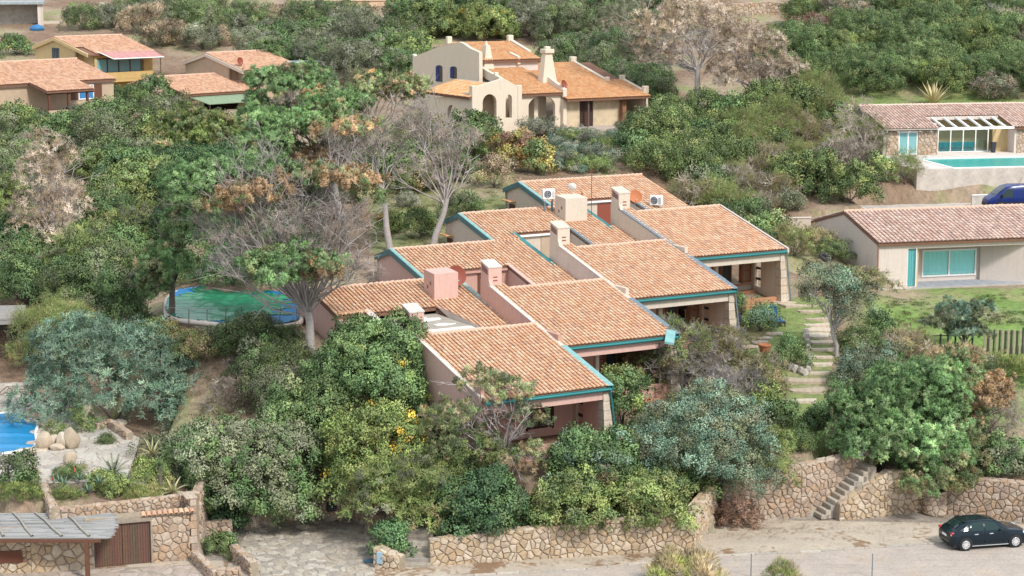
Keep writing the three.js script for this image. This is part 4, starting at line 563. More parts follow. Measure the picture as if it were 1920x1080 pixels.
// --- sandy villa with arches, behind
const villa = thing('arched_villa', 'sandy villa with arched porches, curved parapets and bright orange tiled roofs', 'house', atD(1059.6, 238, 177), rad(30));
{
  const o = villa, T = .25, at = (px, py, v) => meet(o, px, py, 'z', v), m = M.villa;
  const strip = (u, pts, w = .34, h = .26) => part('parapet', sweepX([...pts.map(([v, y]) => [v, y + h]).reverse().map((p) => p), ...pts.map(([v, y]) => [v, y - .5])].reverse(), u - w / 2, u + w / 2), m, o);
  const knob = (u, v, y, s = .34) => part('parapet_block', rbox(u - s / 2 - .06, y - .2, v - s / 2, u + s / 2 + .06, y + .5, v + s / 2, .08), m, o);
  // right wing
  gableRoof(o, { u0: 0, u1: 9, vf: .35, vr: -10.2, vb: -10.2, he: 2.47, t: T, tone: 'orange', keep: (u, v) => u < 7.1 || v > -4.4, singles: 200, ridge: false });
  part('wing_front_wall', [box(.1, -.8, -.9, 1.9, 2.6, -.6), box(3.35, -.8, -.9, 6.2, 2.6, -.6), box(1.9, 2.2, -.9, 3.35, 2.6, -.6)], mat(.62, .50, .34, { map: rep(TX.stain, 4) }), o);
  part('wing_end_wall', [sweepX([[-10.4, -1], [-4.3, -1], [-4.3, 3.6], [-10.4, 5.1]], 6.9, 7.2), sweepX([[-4.4, -1], [-1.4, -1], [-1.4, 2.7], [-4.4, 3.4]], 8.75, 9.05), box(6.2, -.8, -3.6, 8.75, 3, -3.4)], m, o);
  part('porch_pier', sweepX([[-1.4, -.8], [.1, -.8], [-.35, 1.6], [-.4, 2.9], [-1.3, 2.9]], 8.7, 9.15), m, o);
  part('brick_pier', box(6.2, -.6, -.9, 6.75, 2.4, -.3), mat(.30, .15, .08, { map: rep(TX.stain, 1) }), o);
  part('porch_post', [new THREE.CylinderGeometry(.07, .07, 2.9, 8).translate(6.15, .9, -.1)], M.brown, o); part('porch_post', [new THREE.CylinderGeometry(.07, .07, 2.9, 8).translate(8.6, .9, .0)], M.brown, o);
  part('porch_sill', box(6.75, -.6, -.55, 8.7, .35, -.35), mat(.42, .24, .13), o);
  const dr = part('door', box(1.9, -.1, -.8, 3.35, 2.2, -.7), M.dark, o); part('slat', [...Array(12)].map((_, i) => box(1.95, .05 + i * .175, -.7, 3.3, .09 + i * .175, -.672)), M.brown, dr); part('meeting_stile', box(2.58, 0, -.7, 2.66, 2.15, -.66), M.brown, dr);
  strip(7.15, [[-10.3, 5.05], [-4.3, 3.55]]); knob(7.15, -10.3, 5.15, .5); knob(7.15, -4.2, 3.55, .3); strip(9.0, [[-4.5, 3.6], [-.6, 2.65]]); knob(9.0, -4.5, 3.65, .4); knob(9, -.6, 2.85, .45);
  const gp = thing('garden_post', 'weathered wooden post standing before the dark door of the arched villa', 'post', onGround(1103, 242)); part('pole', new THREE.CylinderGeometry(.08, .1, 3, 8).translate(0, 1.2, 0), mat(.12, .09, .08), gp);
  // middle roof and its big arch
  gableRoof(o, { u0: -4.1, u1: .25, vf: -.5, vr: -9.2, vb: -9.2, he: 3.02, t: T, tone: 'orange', ridge: false });
  { const arch = (x0, x1, y0, ys, top) => { const p = new THREE.Path(); p.moveTo(x0, y0); p.lineTo(x1, y0); p.lineTo(x1, ys); p.absellipse((x0 + x1) / 2, ys, (x1 - x0) / 2, top - ys, 0, Math.PI, false); p.lineTo(x0, y0); return p; };
    const fz = -.75; const a = at(991, 229, fz), b = at(1041, 177, fz);
    const shp = (pts, holes, z0, z1) => { const s = new THREE.Shape(pts.map(([x, y]) => new THREE.Vector2(x, y))); s.holes = holes; const g = new THREE.ExtrudeGeometry(s, { depth: z1 - z0, bevelEnabled: false, curveSegments: 12 }); g.translate(0, 0, z0); return metric(g); };
    part('arched_front', shp([[-5.2, -1], [.5, -1], [.5, 2.95], [-4.2, 2.95], [-5.2, 3]], [arch(a.x, b.x, .3, 1.9, b.y - .1)], fz - .35, fz), m, o);
    part('arch_inner_wall', [box(a.x - .6, -.8, fz - 2.6, b.x + .5, 3, fz - 2.4), box(a.x - .6, .1, fz - 2.4, b.x + .5, .28, fz - .35), box(a.x + 1.3, .28, fz - 2.39, a.x + 1.7, 2.9, fz - 1.2)], m, o);
    // porch block with its gable
    const pz = .55, q0 = at(887, 240, pz), q1 = at(974, 200, pz), ap = at(943, 147, pz), c0 = at(905, 232, pz), c1 = at(931, 176, pz), e0 = at(948, 215, pz), e1 = at(960, 177, pz), sl = at(888, 164, pz), sr = at(972, 163, pz), s1 = at(960, 156, pz), s0 = at(925, 153, pz);
    part('porch_front', shp([[q0.x, -1.2], [q1.x, -1.2], [q1.x, sr.y], [s1.x, s1.y], [ap.x + .3, ap.y - .1], [ap.x, ap.y + .05], [ap.x - .3, ap.y - .1], [s0.x, s0.y], [sl.x + .5, sl.y + .1], [q0.x, sl.y]], [arch(c0.x, c1.x, c0.y, c1.y - .75, c1.y), arch(e0.x, e1.x, e0.y - .3, e1.y - .35, e1.y)], pz - .4, pz), m, o);
    part('porch_inner_wall', [box(q0.x + .3, -1, pz - 2.2, q1.x, 3, pz - 2)], m, o);
    part('porch_floor', box(q0.x, -1.2, pz - 2.2, q1.x, c0.y - .02, pz - .401), M.tan, o);
    part('porch_side_wall', turnX(q0.x)(shp([[pz - 8.4, -1.5], [pz - .4, -1.5], [pz - .4, sl.y - .4], [pz - 8.4, 2.35]], [arch(pz - 1.6, pz - .9, .7, 1.7, 2.0), arch(pz - 4.7, pz - 3.2, .5, 1.5, 2.1)], 0, .35)), m, o);
    part('porch_corner_pier', rbox(q0.x - .12, -1.2, pz - .5, q0.x + .3, sl.y + .15, pz + .08, .06), m, o); part('porch_corner_pier', rbox(q1.x - .2, -1.2, pz - .4, q1.x + .25, sr.y + .15, pz + .06, .06), m, o);
    // lean-to roof on the left, falling to the left
    const F = new THREE.Matrix4().makeRotationY(-Math.PI / 2).multiply(new THREE.Matrix4().makeRotationX(rad(15))); const hx = q0.x + 3.1, hy = 3.95; F.setPosition(hx, hy, pz - 8.8);
    const rf = part('lean_to_roof', box(0, -.2, 0, 8.75, -.05, 3.6).applyMatrix4(F), M_sheet, o); tileField(rf, F, 8.75, 3.65, 'orange', {});
    part('lean_to_wall', box(hx - .1, 0, pz - 8.8, hx + .1, hy + .1, pz - .4), m, o);
    // rear storey
    gableRoof(o, { u0: -4.6, u1: 2.0, vf: -7.6, vr: -13.2, vb: -13.2, he: 5.68, t: T, tone: 'orange', ridge: false });
    part('rear_front_wall', box(-4.5, 3, -8.2, 1.9, 5.6, -7.95), M.pale, o);
    const L = [at]; const w = (px, py) => meet(o, px, py, 'x', -4.75);
    const A = w(777, 103), B = w(868, 79), Cw = w(902, 98);
    part('gable_wall', sweepX([[A.z, -1], [Cw.z, -1], [Cw.z, Cw.y], [lerp(B.z, Cw.z, .5), lerp(B.y, Cw.y, .5) - .1], [B.z + .4, B.y - .1], [B.z - .4, B.y], [lerp(A.z, B.z, .5), lerp(A.y, B.y, .55)], [A.z + .5, A.y - .1], [A.z, A.y + .1]], -4.95, -4.6), M.villa, o);
    for (const [x0, y0, x1, y1] of [[822, 124, 833, 152], [849, 126, 860, 146]]) { const p = w(x0, y1), q = w(x1, y0); const wd = part('shuttered_window', box(-5.0, p.y, p.z, -4.94, q.y - .12, q.z), M.glass, o); part('shutter', box(-5.04, p.y, p.z, -5.001, q.y - .1, lerp(p.z, q.z, .5)), mat(.02, .04, .16), wd); part('arched_head', new THREE.CylinderGeometry((q.z - p.z) / 2, (q.z - p.z) / 2, .06, 16, 1, false, 0, Math.PI).rotateZ(Math.PI / 2).scale(1, .3, 1).translate(-4.97, q.y - .12, (p.z + q.z) / 2), mat(.03, .035, .08), wd); }
    strip(-4.15, [[-9.6, 5.35], [-6.5, 4.5], [-4.5, 4.1], [-1.2, 3.2]]); knob(-4.15, -5.2, 4.25, .3); knob(1.9, -13.2, 7.2, .45); strip(1.95, [[-13.2, 7.05], [-9.6, 6.1]]); strip(-.3, [[-9.4, 6.1], [-7.7, 5.75]], .3, .2); knob(-4.7, -13.2, 7.2, .4);
  }
  // two chimneys
  const chim = (px0, px1, pyb, pyt, v, flare) => { const a = at(px0, pyb, v), b = at(px1, pyt, v), w = b.x - a.x; const y0 = a.y - 1, y1 = b.y; const c = part('chimney', loft([[a.x - flare, y0, v + .4 + flare * .3], [b.x + flare, y0, v + .4 + flare * .3], [b.x + flare, y0, v - .5], [a.x - flare, y0, v - .5]], [[a.x, y1, v + .28], [b.x, y1, v + .28], [b.x, y1, v - .4], [a.x, y1, v - .4]]), m, o); return c; };
  const c1 = chim(909, 916, 110, 84, -8.2, .35); part('chimney_tip', new THREE.ConeGeometry(.22, .5, 8).translate(at(912, 84, -8.2).x, at(912, 78, -8.2).y - .15, -8.2), m, c1);
  const c2 = chim(1020, 1032, 150, 100, -3.6, .55); part('chimney_cap', rbox(at(1018, 100, -3.6).x, at(1018, 100, -3.6).y, -4.15, at(1035, 100, -3.6).x, at(1018, 92, -3.6).y, -3.15, .06), m, c2); part('chimney_knob', rbox(at(1022, 92, -3.6).x, at(1022, 92, -3.6).y, -3.85, at(1031, 92, -3.6).x, at(1022, 87, -3.6).y, -3.45, .06), m, c2);
  strip(.2, [[-3.2, 4.1], [-2.2, 3.75], [-1.0, 3.35], [-.4, 3.1]]); part('buttress', rbox(.0, -1, -.9, .42, 3.4, -.35, .08), m, o);
  dish(o.localToWorld(new V3(.35, 3.35, -.9)), .42, rad(30) + .4, .3, M.rust, 'dark red satellite dish on the parapet of the arched villa');
  const terr = new THREE.Group(); terr.name = 'villa_terrace'; terr.userData.kind = 'structure'; terr.position.copy(o.position); terr.rotation.copy(o.rotation); scene.add(terr);
  part('slab', [box(.2, -.6, -.6, 10.5, -.1, 2.2), box(6.5, -1.1, 2.2, 13, -.6, 8)], mat(.50, .42, .36, { map: rep(TX.stain, 2.5) }), terr); part('terrace_edge', [box(6.3, -1.5, 8, 13, -.55, 8.25), box(6.25, -1.6, 2.2, 6.5, -.55, 8)], M.grey, terr);
}
// --- ochre house, upper left
const ochre = thing('ochre_house', 'yellow ochre two storey house with pink awning and teal curtained windows, upper left', 'house', atD(165, 160, 203), rad(47));
{
  const o = ochre, at = (px, py, v) => meet(o, px, py, 'z', v), y = (px, py, v) => at(px, py, v).y, he = y(175, 100, 0), t = .26;
  const rx = at(286, 92, 0).x, vr = -5.6, st = at(140, 92, -1.9);
  gableRoof(o, { u0: -.1, u1: rx + .1, vf: .35, vr, vb: -9.5, he: he - .05, t, tone: 'peach', keep: (u, v) => u > 1.2 || v < -1.8 || u > .9 });
  part('wall', [sweepX(gablePoly(-1.9, vr, -9.2, he + 1.9 * t, t, undefined, -2), 0, .3), box(.9, -2, -2.2, 1.2, he - .1, -.01), box(0, -2, -2.2, .9, he + .3, -1.9)], M.ochreL, o);
  part('verge', [sweepX([[-9.6, he + (-vr - 3.9) * t - .35], [vr, he - vr * t - .3], [.3, he - .35], [.3, he - .02], [vr, he - vr * t + .02], [-9.6, he + (-vr - 3.9) * t]], -.22, -.02)], M.ochreL, o);
  const wz = 0, w0 = at(180, 137, wz), w1 = at(267, 137, wz), wt = y(220, 108, wz), wb = y(220, 137, wz);
  part('front_wall', [box(.9, -2, -.3, w0.x, he - .1, wz), box(w1.x + .2, -2, -.3, rx, he - .1, wz + .002), box(w0.x, -2, -.3, w1.x + .2, wb, wz), box(w0.x, wt, -.3, w1.x + .2, he - .1, wz)], M.ochre, o);
  glazing(o, 'window', w0.x, w1.x, wb, wt, wz - .12, 4, M.brown, M.tealGlass, { fw: .12 });
  const b0 = at(214, 145, 1.0), b1 = at(278, 140, 1.0); part('balcony', [box(w0.x - .3, b0.y - .5, .002, w1.x + .6, b0.y - .2, 1.0), box(w0.x - .3, b0.y - .2, .85, w1.x + .6, b0.y + .5, 1.02)], M.ochre, o);
  const ar = at(285, 93, 0), al = at(182, 97, 0), fr = at(307, 106, 2.2), fl = at(213, 110, 2.2); part('awning', loft([[al.x, al.y - .05, .05], [fl.x, fl.y - .05, 2.2], [fr.x, fr.y - .05, 2.2], [ar.x, ar.y - .05, .05]], [[al.x, al.y, .05], [fl.x, fl.y, 2.2], [fr.x, fr.y, 2.2], [ar.x, ar.y, .05]]), mat(.52, .26, .24, { map: rep(TX.stain, 2) }), o); part('awning_rail', [tube([[fl.x, fl.y - .04, 2.22], [fr.x, fr.y - .04, 2.22]], .06, 5), tube([[fl.x, fl.y - .04, 2.22], [al.x, al.y, .05]], .05, 5)], M.whitePaint, o);
  part('awning_post', tube([[fr.x - .35, fr.y, 2.1], [fr.x - .35, fr.y - 2.6, 2.1]], .05, 5), M.brown, o);
  part('gable_window', box(-.02, y(62, 112, -6), -6.2, .02, y(62, 91, -6), -4.9), M.glass, o); part('window_grille', [...Array(5)].map((_, i) => box(-.06, y(62, 112, -6), -6.15 + i * .29, -.021, y(62, 91, -6), -6.1 + i * .29)), M.slate, o);
}
const lower = thing('tan_house', 'tan single storey house with brown shutters and a tiled porch, below the ochre house', 'house', atD(214, 192, 192), rad(47));
{
  const o = lower, at = (px, py, v) => meet(o, px, py, 'z', v), he = at(214, 147, 0).y, t = .26, vr = -6.2;
  const lx = -15; gableRoof(o, { u0: lx, u1: .1, vf: .3, vr, vb: -10, he: he - .03, t, tone: 'peach' });
  part('wall', [box(lx, -2, -.3, .0, he - .1, -.001), sweepX(gablePoly(0, vr, -9.8, he, t, undefined, -2), -.3, -.002)], M.tan, o);
  part('eave_board', box(lx, he - .3, .001, 0, he - .12, .2), M.pale, o);
  const s0 = at(176, 187, 0), s1 = at(190, 157, 0); part('shutter', box(s0.x, s0.y, .002, s1.x, s1.y, .07), M.brown, o);
  const w0 = at(147, 187, 0), w1 = at(175, 158, 0); glazing(o, 'window', w0.x, w1.x, w0.y, w1.y, .0, 2, M.whitePaint, mat(.05, .2, .42, { roughness: .2 }), { fw: .1 }); const q0 = at(134, 188, 0); part('shutter', box(q0.x, w0.y, .002, w0.x - .05, w1.y, .07), M.brown, o);
  // tiled porch
  const p0 = at(88, 172, 3.4), p1 = at(178, 171, 3.4), pb = at(150, 148, .3); gableRoof(o, { u0: p0.x, u1: p1.x, vf: 3.4, vr: .35, vb: .35, he: p0.y + .02, t: .24, tone: 'peach', ridge: false });
  for (const px of [92, 128, 164]) { const q = at(px, 190, 3.1); part('porch_post', box(q.x - .1, -1.2, 3.0, q.x + .1, p0.y - .15, 3.2), M.brown, o); }
  part('porch_beam', box(p0.x, p0.y - .3, 3.1, p1.x, p0.y - .13, 3.25), M.dark, o); part('porch_floor', box(p0.x - .5, -1.4, 0, p1.x + 2.5, -.55, 4.2), M.grey, o); part('low_wall', [box(p0.x - .5, -1, 4.2, p1.x + 2.5, .0, 4.4)], M.tan, o);
  const tb = thing('garden_table', 'dark table and things on the porch of the tan house', 'table', o.localToWorld(new V3(at(140, 200, 3.7).x, -.55, 3.7)), rad(47)); part('top', rbox(-.8, .7, -.4, .8, .76, .4, .02), mat(.05, .08, .12), tb); for (const [x, z] of [[-.7, -.3], [.7, -.3], [-.7, .3], [.7, .3]]) part('leg', box(x - .03, 0, z - .03, x + .03, .7, z + .03), M.dark, tb);
}
const mid = thing('beige_house', 'beige house in two stepped gables with a green awning, half hidden by pines, upper left', 'house', atD(455, 165, 203), rad(47));
{
  const o = mid, at = (px, py, v) => meet(o, px, py, 'z', v), he = at(455, 132, 0).y, t = .26, vr = -5.8;
  gableRoof(o, { u0: -.1, u1: 8, vf: .3, vr, vb: -9.6, he: he - .03, t, tone: 'peach' });
  part('wall', [sweepX(gablePoly(-2, vr, -9.4, he + 2 * t, t, undefined, -2), 0, .3), box(0, -2, -2.2, 1, he + .4, -2), box(1, -2, -2.2, 1.3, he - .1, 0), box(1.3, -2, -.3, 8, he - .1, 0)], M.tan, o);
  part('verge', sweepX([[-9.7, he + 2 * t - .35], [vr, he - vr * t - .3], [.3, he - .35], [.3, he - .02], [vr, he - vr * t + .02], [-9.7, he + 2 * t]], -.22, -.02), M.beige, o);
  const l = thing('green_awning_house', 'low beige wing with tiled roof and flat green awning, beside the big umbrella pine', 'house', atD(345, 205, 196), rad(47)), la = (px, py, v) => meet(l, px, py, 'z', v), lh = la(345, 177, 0).y;
  gableRoof(l, { u0: -.1, u1: 10, vf: .3, vr: -5.6, vb: -9, he: lh - .03, t: .25, tone: 'peach' });
  part('wall', [sweepX(gablePoly(0, -5.6, -8.8, lh, .25, undefined, -2), 0, .3), box(.3, -2, -.3, 2, lh - .1, -.01), box(7, -2, -.3, 9.9, lh - .1, -.01), box(2, lh - .6, -.3, 7, lh - .1, -.01), box(.3, -2, -8.9, 9.9, lh - .1, -8.7), box(9.7, -2, -8.7, 9.9, lh, -.31)], M.tan, l); part('veranda_floor', box(.3, -1.4, -8.7, 9.9, -1.0, 3.2), M.tan, l);
  part('awning', loft([[.6, lh - .35, .1], [.6, lh - .9, 3.2], [8.5, lh - .9, 3.2], [8.5, lh - .35, .1]], [[.6, lh - .28, .1], [.6, lh - .83, 3.2], [8.5, lh - .83, 3.2], [8.5, lh - .28, .1]]), mat(.24, .32, .20, { map: rep(TX.stain, 2) }), l); for (const x of [.8, 4.4, 8.3]) part('awning_post', box(x - .07, -1.5, 3.0, x + .07, lh - .85, 3.14), M.dark, l);
  part('low_wall', box(3, -1.4, 4.4, 12, -.3, 4.7), mat(.42, .28, .22), l);
  dish(o.localToWorld(new V3(.4, he + .5, -.9)), .42, rad(47) + .1, .2, M.rust, 'dark red satellite dish on the roof corner of the beige stepped house');
  dish(at(532, 98, -5).applyMatrix4(o.matrixWorld), .48, rad(20), .2, mat(.5, .12, .1), 'red satellite dish beyond the right end of the beige stepped house roof');
  const fl = thing('metal_canopy', 'flat pale metal canopy beyond the beige stepped house', 'canopy', atD(550, 118, 208), rad(40)); part('sheet', rbox(0, -.05, -3, 4.2, .06, 0, .02), mat(.45, .52, .58, { roughness: .5, metalness: .3 }), fl); for (const x of [.2, 4]) part('post', box(x - .05, -2.4, -.2, x + .05, -.05, -.1), M.metal, fl);
}
// --- buildings along the top edge
{
  const a = thing('carport_building', 'grey flat roofed open building at the top left corner', 'building', atD(0, 50, 238), rad(12)), m = (px, py, v) => meet(a, px, py, 'z', v);
  const c = m(77, 8, 0); part('roof', box(-3, c.y, -8, c.x + .3, c.y + .3, .3), mat(.36, .40, .41, { map: rep(TX.stain, 2) }), a); part('back_wall', box(-3, -.8, -2.3, c.x, c.y, -2), M.grey, a); part('column', box(c.x - .45, -.8, -.4, c.x - .05, c.y, 0), M.pale, a); part('side_wall', sweepX([[-2, -.8], [0, -.8], [0, c.y - .002], [-2, c.y - .002]], c.x - .04, c.x + .2), M.beige, a);
  part('stair_wall', box(c.x + .2, -1.2, -1.2, c.x + 2.4, .6, -.9), M.beige, a); part('floor', box(-3, -1, -2, c.x + 1, -.7, 2.4), M.grey, a);
  solo('blue_tarpaulin', (() => { const g = new THREE.IcosahedronGeometry(.8, 2); const p = g.attributes.position; for (let i = 0; i < p.count; i++) { const n = noise3.noise(p.getX(i) * 2, p.getY(i) * 2, p.getZ(i) * 2) * .35; p.setXYZ(i, p.getX(i) * (1 + n), p.getY(i) * .55 * (1 + n), p.getZ(i) * .8); } g.computeVertexNormals(); return g.translate(...atD(69, 55, 236).add(new V3(0, .1, 0)).toArray()); })(), mat(.03, .16, .36, { roughness: .6 }), 'crumpled blue tarpaulin beside the grey carport building', 'tarpaulin');
  const b = thing('terrace_building', 'pale orange terrace wall with a cornice at the top edge, left of centre', 'building', atD(550, 32, 246), rad(18)), n = (px, py, v) => meet(b, px, py, 'z', v), e = n(780, 10, 0), h = n(600, 2, 0).y;
  part('wall', box(0, -2.5, -.4, e.x, h, 0), mat(.66, .46, .31, { map: rep(TX.stain, 4) }), b); part('cornice', box(-.1, h, -.5, e.x + .1, h + .35, .14), mat(.68, .5, .36), b); part('pilaster', [0, .25, .5, .75].map((k) => box(k * e.x + .4, h + .35, -.3, k * e.x + .9, h + 2.2, 0)), mat(.60, .42, .28), b); part('upper_wall', box(0, h + .35, -3, e.x, h + 3, -2.7), M.beige, b);
  const s = thing('stone_terrace', 'rose stone terrace wall with a clipped round bush, top right of centre', 'wall'); const [p, q, r] = [[1362, 32], [1440, 27], [1505, 32]].map(([x, y]) => { const w = atD(x, y, 243); return [w.x, 243, w.y - .3, w.y + 1.5]; }); q[1] += 1.2; stoneWall(s, [p, q, r], .5, ST.rose, 320, { size: .5, limit: 150 });
  solo('terrace_slab', box(-2, -.3, -1, 4.4, 0, 1.2).translate(...atD(1420, 38, 241).toArray()), M.pale, 'pale slab at the foot of the rose stone terrace wall', 'slab');
  const f = thing('boundary_wall', 'dry stone boundary wall along the top right edge', 'wall'); const pts = [[1612, 4], [1760, 8], [1960, 14]].map(([x, y]) => { const w = atD(x, y, 252); return [w.x, 252, w.y - .5, w.y + .9]; }); stoneWall(f, pts, .5, ST.rose, 321, { size: .6, limit: 120 });
}

// ---------- stone garage, pergola and pool terrace at the left ----------
const P2 = (px, py, h = 0) => { const p = atH(px, py, h); return [p.x, -p.z]; };
{
  const a = P2(-70, 1078), b = P2(60, 1074), c = P2(178, 1066), d = P2(284, 1056), e = P2(361, 1047);
  const g = thing('stone_garage', 'stone garage with brown plank doors and an orange tile strip, below the succulent bed', 'garage');
  stoneWall(g, [[...a, 0, 2.25], [...b, 0, 2.25], [...c, 0, 2.25]], .4, ST.gold, 401, { size: .42, coping: false, limit: 120 });
  stoneWall(g, [[...d, 0, 2.3], [e[0] - .1, e[1] - .02, 0, 2.3]], .4, ST.rose, 402, { size: .36, coping: false, limit: 120 });
  const F = uprightFrame(new V3(c[0], 0, -c[1]), new V3(d[0], 0, -d[1])), L = Math.hypot(d[0] - c[0], d[1] - c[1]);
  part('lintel', box(-.1, 2.12, -.35, L + .1, 2.32, .06).applyMatrix4(F), M.wood, g);
  for (const [x0, x1] of [[0, L / 2 - .01], [L / 2 + .01, L]]) { const dr = part('garage_door', box(x0, .02, -.14, x1, 2.118, -.1).applyMatrix4(F), M.dark, g); const R = rng(410 + x0), n = 11; for (let i = 0; i < n; i++) part('plank', box(lerp(x0, x1, i / n) + .006, .03, -.098, lerp(x0, x1, (i + 1) / n) - .006, 2.11, -.075 + rr(R, 0, .006)).applyMatrix4(F), mat(.155 + rr(R, -.02, .025), .085 + rr(R, -.01, .015), .06, { map: rep(TX.wood, .7), roughness: .8 }), dr); }
  part('door_post', box(-.12, 0, -.2, -.002, 2.119, .07).applyMatrix4(F), M.wood, g); part('door_post', box(L + .002, 0, -.2, L + .1, 2.119, .07).applyMatrix4(F), M.wood, g);
  const R = rng(404), Lt = L + Math.hypot(e[0] - d[0], e[1] - d[1]); const nt = Math.floor(Lt / .26);
  for (let i = 0; i < nt; i++) { if (i < nt * .42) continue; const b2 = barrel(.4, .11, .12); b2.rotateX(.35); b2.translate(.3 + i * .26, 2.47 + (i / nt) * .03, -.24); part('coping_tile', b2.applyMatrix4(F), toneMats.peach[Math.floor(R() * 5)], g); }
  part('ledge', box(-.4, 2.3, -.75, Lt + .05, 2.42, -.0).applyMatrix4(F), M_mortar, g);
  const off = (p, k) => [p[0] - .02 * k, p[1] + k];
  stoneWall(g, [[...off(P2(95, 1072), .75), 2.2, 2.85], [...off(c, .75), 2.2, 2.9], [e[0] - .4, e[1] + .75, 2.2, 3.0]], .3, ST.rose, 405, { size: .3, limit: 90 });
  // corner pier, dressed blocks
  for (let i = 0; i < 8; i++) for (const s of [0, 1]) { const y0 = i * .375, w = (i + s) % 2 ? .30 : .42; const bl = rbox(-w, y0 + .01, s ? -1.05 : -.5, 0, y0 + .365, s ? -.51 : .06, .025); bl.applyMatrix4(uprightFrame(new V3(d[0], 0, -d[1]), new V3(e[0], 0, -e[1])).multiply(new THREE.Matrix4().makeTranslation(Math.hypot(e[0] - d[0], e[1] - d[1]) + .25, 0, 0))); part('pier_block', bl, ST.rose[(i * 2 + s) % 5], g); }
  stoneWall(g, [[e[0] + .22, e[1] + .9, 0, 3.0], [e[0] + .12, e[1] + 3.4, 0, 3.05]], .35, ST.rose, 406, { limit: 40 });
  part('pier_cap', rbox(-.5, 3.0, -1.1, .06, 3.09, .1, .03).applyMatrix4(uprightFrame(new V3(d[0], 0, -d[1]), new V3(e[0], 0, -e[1])).multiply(new THREE.Matrix4().makeTranslation(Math.hypot(e[0] - d[0], e[1] - d[1]) + .24, 0, 0))), ST.rose[4], g);
  const lat = uprightFrame(new V3(a[0], 0, -a[1]), new V3(b[0], 0, -b[1])), lx = Math.hypot(b[0] - a[0], b[1] - a[1]) - 1.6; const op = part('lattice_shade_panel', box(lx, .55, .05, lx + 1.2, 1.15, .11).applyMatrix4(lat), M.brown, g); part('lattice', [...Array(9)].flatMap((_, i) => [1, -1].map((s) => { const q = box(-.012, -.4, 0, .012, .4, .02); q.rotateZ(s * .8); q.translate(lx + .1 + i * .13, .85, .112 + (s > 0 ? .012 : 0)); return q.applyMatrix4(lat); })), mat(.2, .07, .04), op);  // brown backing panel stands for the dark opening behind the lattice
  // reed pergola
  const p = thing('reed_pergola', 'grey reed mat pergola on brown posts in front of the stone garage, lower left corner', 'pergola'), x0 = sight(-70, 1010)[0] * 90, xr = atD(212, 1010, 89.3).x, RR = rng(420);
  const mats = []; for (let i = 0; i < 62; i++) { const t = i / 61, D = lerp(89.15, 91.75, t), h = lerp(2.06, 2.48, t) + rr(RR, -.015, .015); let x = x0 - rr(RR, 0, .5); const end = xr - (t > .55 ? (t - .55) * .9 : 0) + rr(RR, -.16, .1); while (x < end) { const l = Math.min(end - x, rr(RR, 1.2, 2.6)); const c2 = new THREE.CylinderGeometry(rr(RR, .018, .03), rr(RR, .018, .03), l, 5).rotateZ(Math.PI / 2).rotateY(rr(RR, -.012, .012)).translate(x + l / 2, h, -D + rr(RR, -.012, .012)); mats.push(raw(c2)); x += l + .01; } }
  const reed = ['cane', 'cane2', 'cane3'].map(() => []); mats.forEach((m, i) => reed[i % 3].push(m)); const tones = [[.27, .27, .265], [.33, .325, .315], [.22, .22, .215]]; reed.forEach((l, i) => { part('reed_mat', l, mat(...tones[i], { roughness: .9 }), p).userData.kind = 'stuff'; });
  part('underlay', loft([[x0, 2.0, -89.15], [xr - .2, 2.0, -89.15], [xr - .5, 2.42, -91.75], [x0, 2.42, -91.75]], [[x0, 2.03, -89.15], [xr - .2, 2.03, -89.15], [xr - .5, 2.45, -91.75], [x0, 2.45, -91.75]]), mat(.24, .23, .22), p);
  for (const [pa, pb] of [[[-10, 1005], [8, 1036]], [[25, 970], [62, 1029]], [[66, 965], [117, 1023]], [[121, 962], [168, 1014]]]) { const A = atD(pa[0], pa[1], 91.7), B = atD(pb[0], pb[1], 89.2); A.y = 2.55; B.y = 2.13; part('pole', limb([A, A.clone().lerp(B, .35).add(new V3(.05, .01, 0)), A.clone().lerp(B, .7).add(new V3(-.03, .01, 0)), B], [.05, .055, .06, .06], 6), mat(.42, .385, .33, { map: rep(TX.wood, .5) }), p); }
  part('front_beam', rbox(x0, 1.82, -89.3, xr - .55, 2.0, -89.14, .02), M.brown, p);
  const po = atD(163, 1040, 89.2); part('post', rbox(po.x - .1, 0, -89.32, po.x + .1, 1.82, -89.12, .02), M.brown, p);
  // sheltered forecourt paving
  const fc = new THREE.Group(); fc.name = 'garage_forecourt'; fc.userData.kind = 'structure'; scene.add(fc); const fo = [P2(-80, 1125), P2(400, 1125), P2(372, 1058), P2(-80, 1080)], FF = new THREE.Matrix4().makeBasis(new V3(1, 0, 0), new V3(0, 0, -1), new V3(0, 1, 0)); part('joint', sweepZ(fo, -.02, .015).applyMatrix4(FF), M_joint, fc); setStones(fc, cells(fo, .75, rng(430)), FF, stoneTones([[.52, .42, .36], [.56, .46, .40], [.50, .41, .34]]), rng(431), { depth: .02, limit: 120, name: 'slab', round: .04 });
}
{ // small bed between the garage and the parking bay
  const w = thing('planter_wall', 'low U shaped stone wall of the small bed between garage and parking bay', 'wall');
  stoneWall(w, [[...P2(360, 1052), 0, .5], [...P2(398, 1090), 0, .5], [...P2(452, 1086), 0, .5]], .3, ST.rose, 440, { size: .32, limit: 80 });
  stoneWall(w, [[...P2(434, 1050), 0, .75], [...P2(472, 1082), 0, .7]], .32, ST.rose, 441, { size: .3, limit: 60 });
  stoneWall(w, [[...P2(372, 1018), 0, 1.0], [...P2(436, 1012), 0, 1.0]], .3, ST.rose, 442, { size: .34, limit: 60 });
}
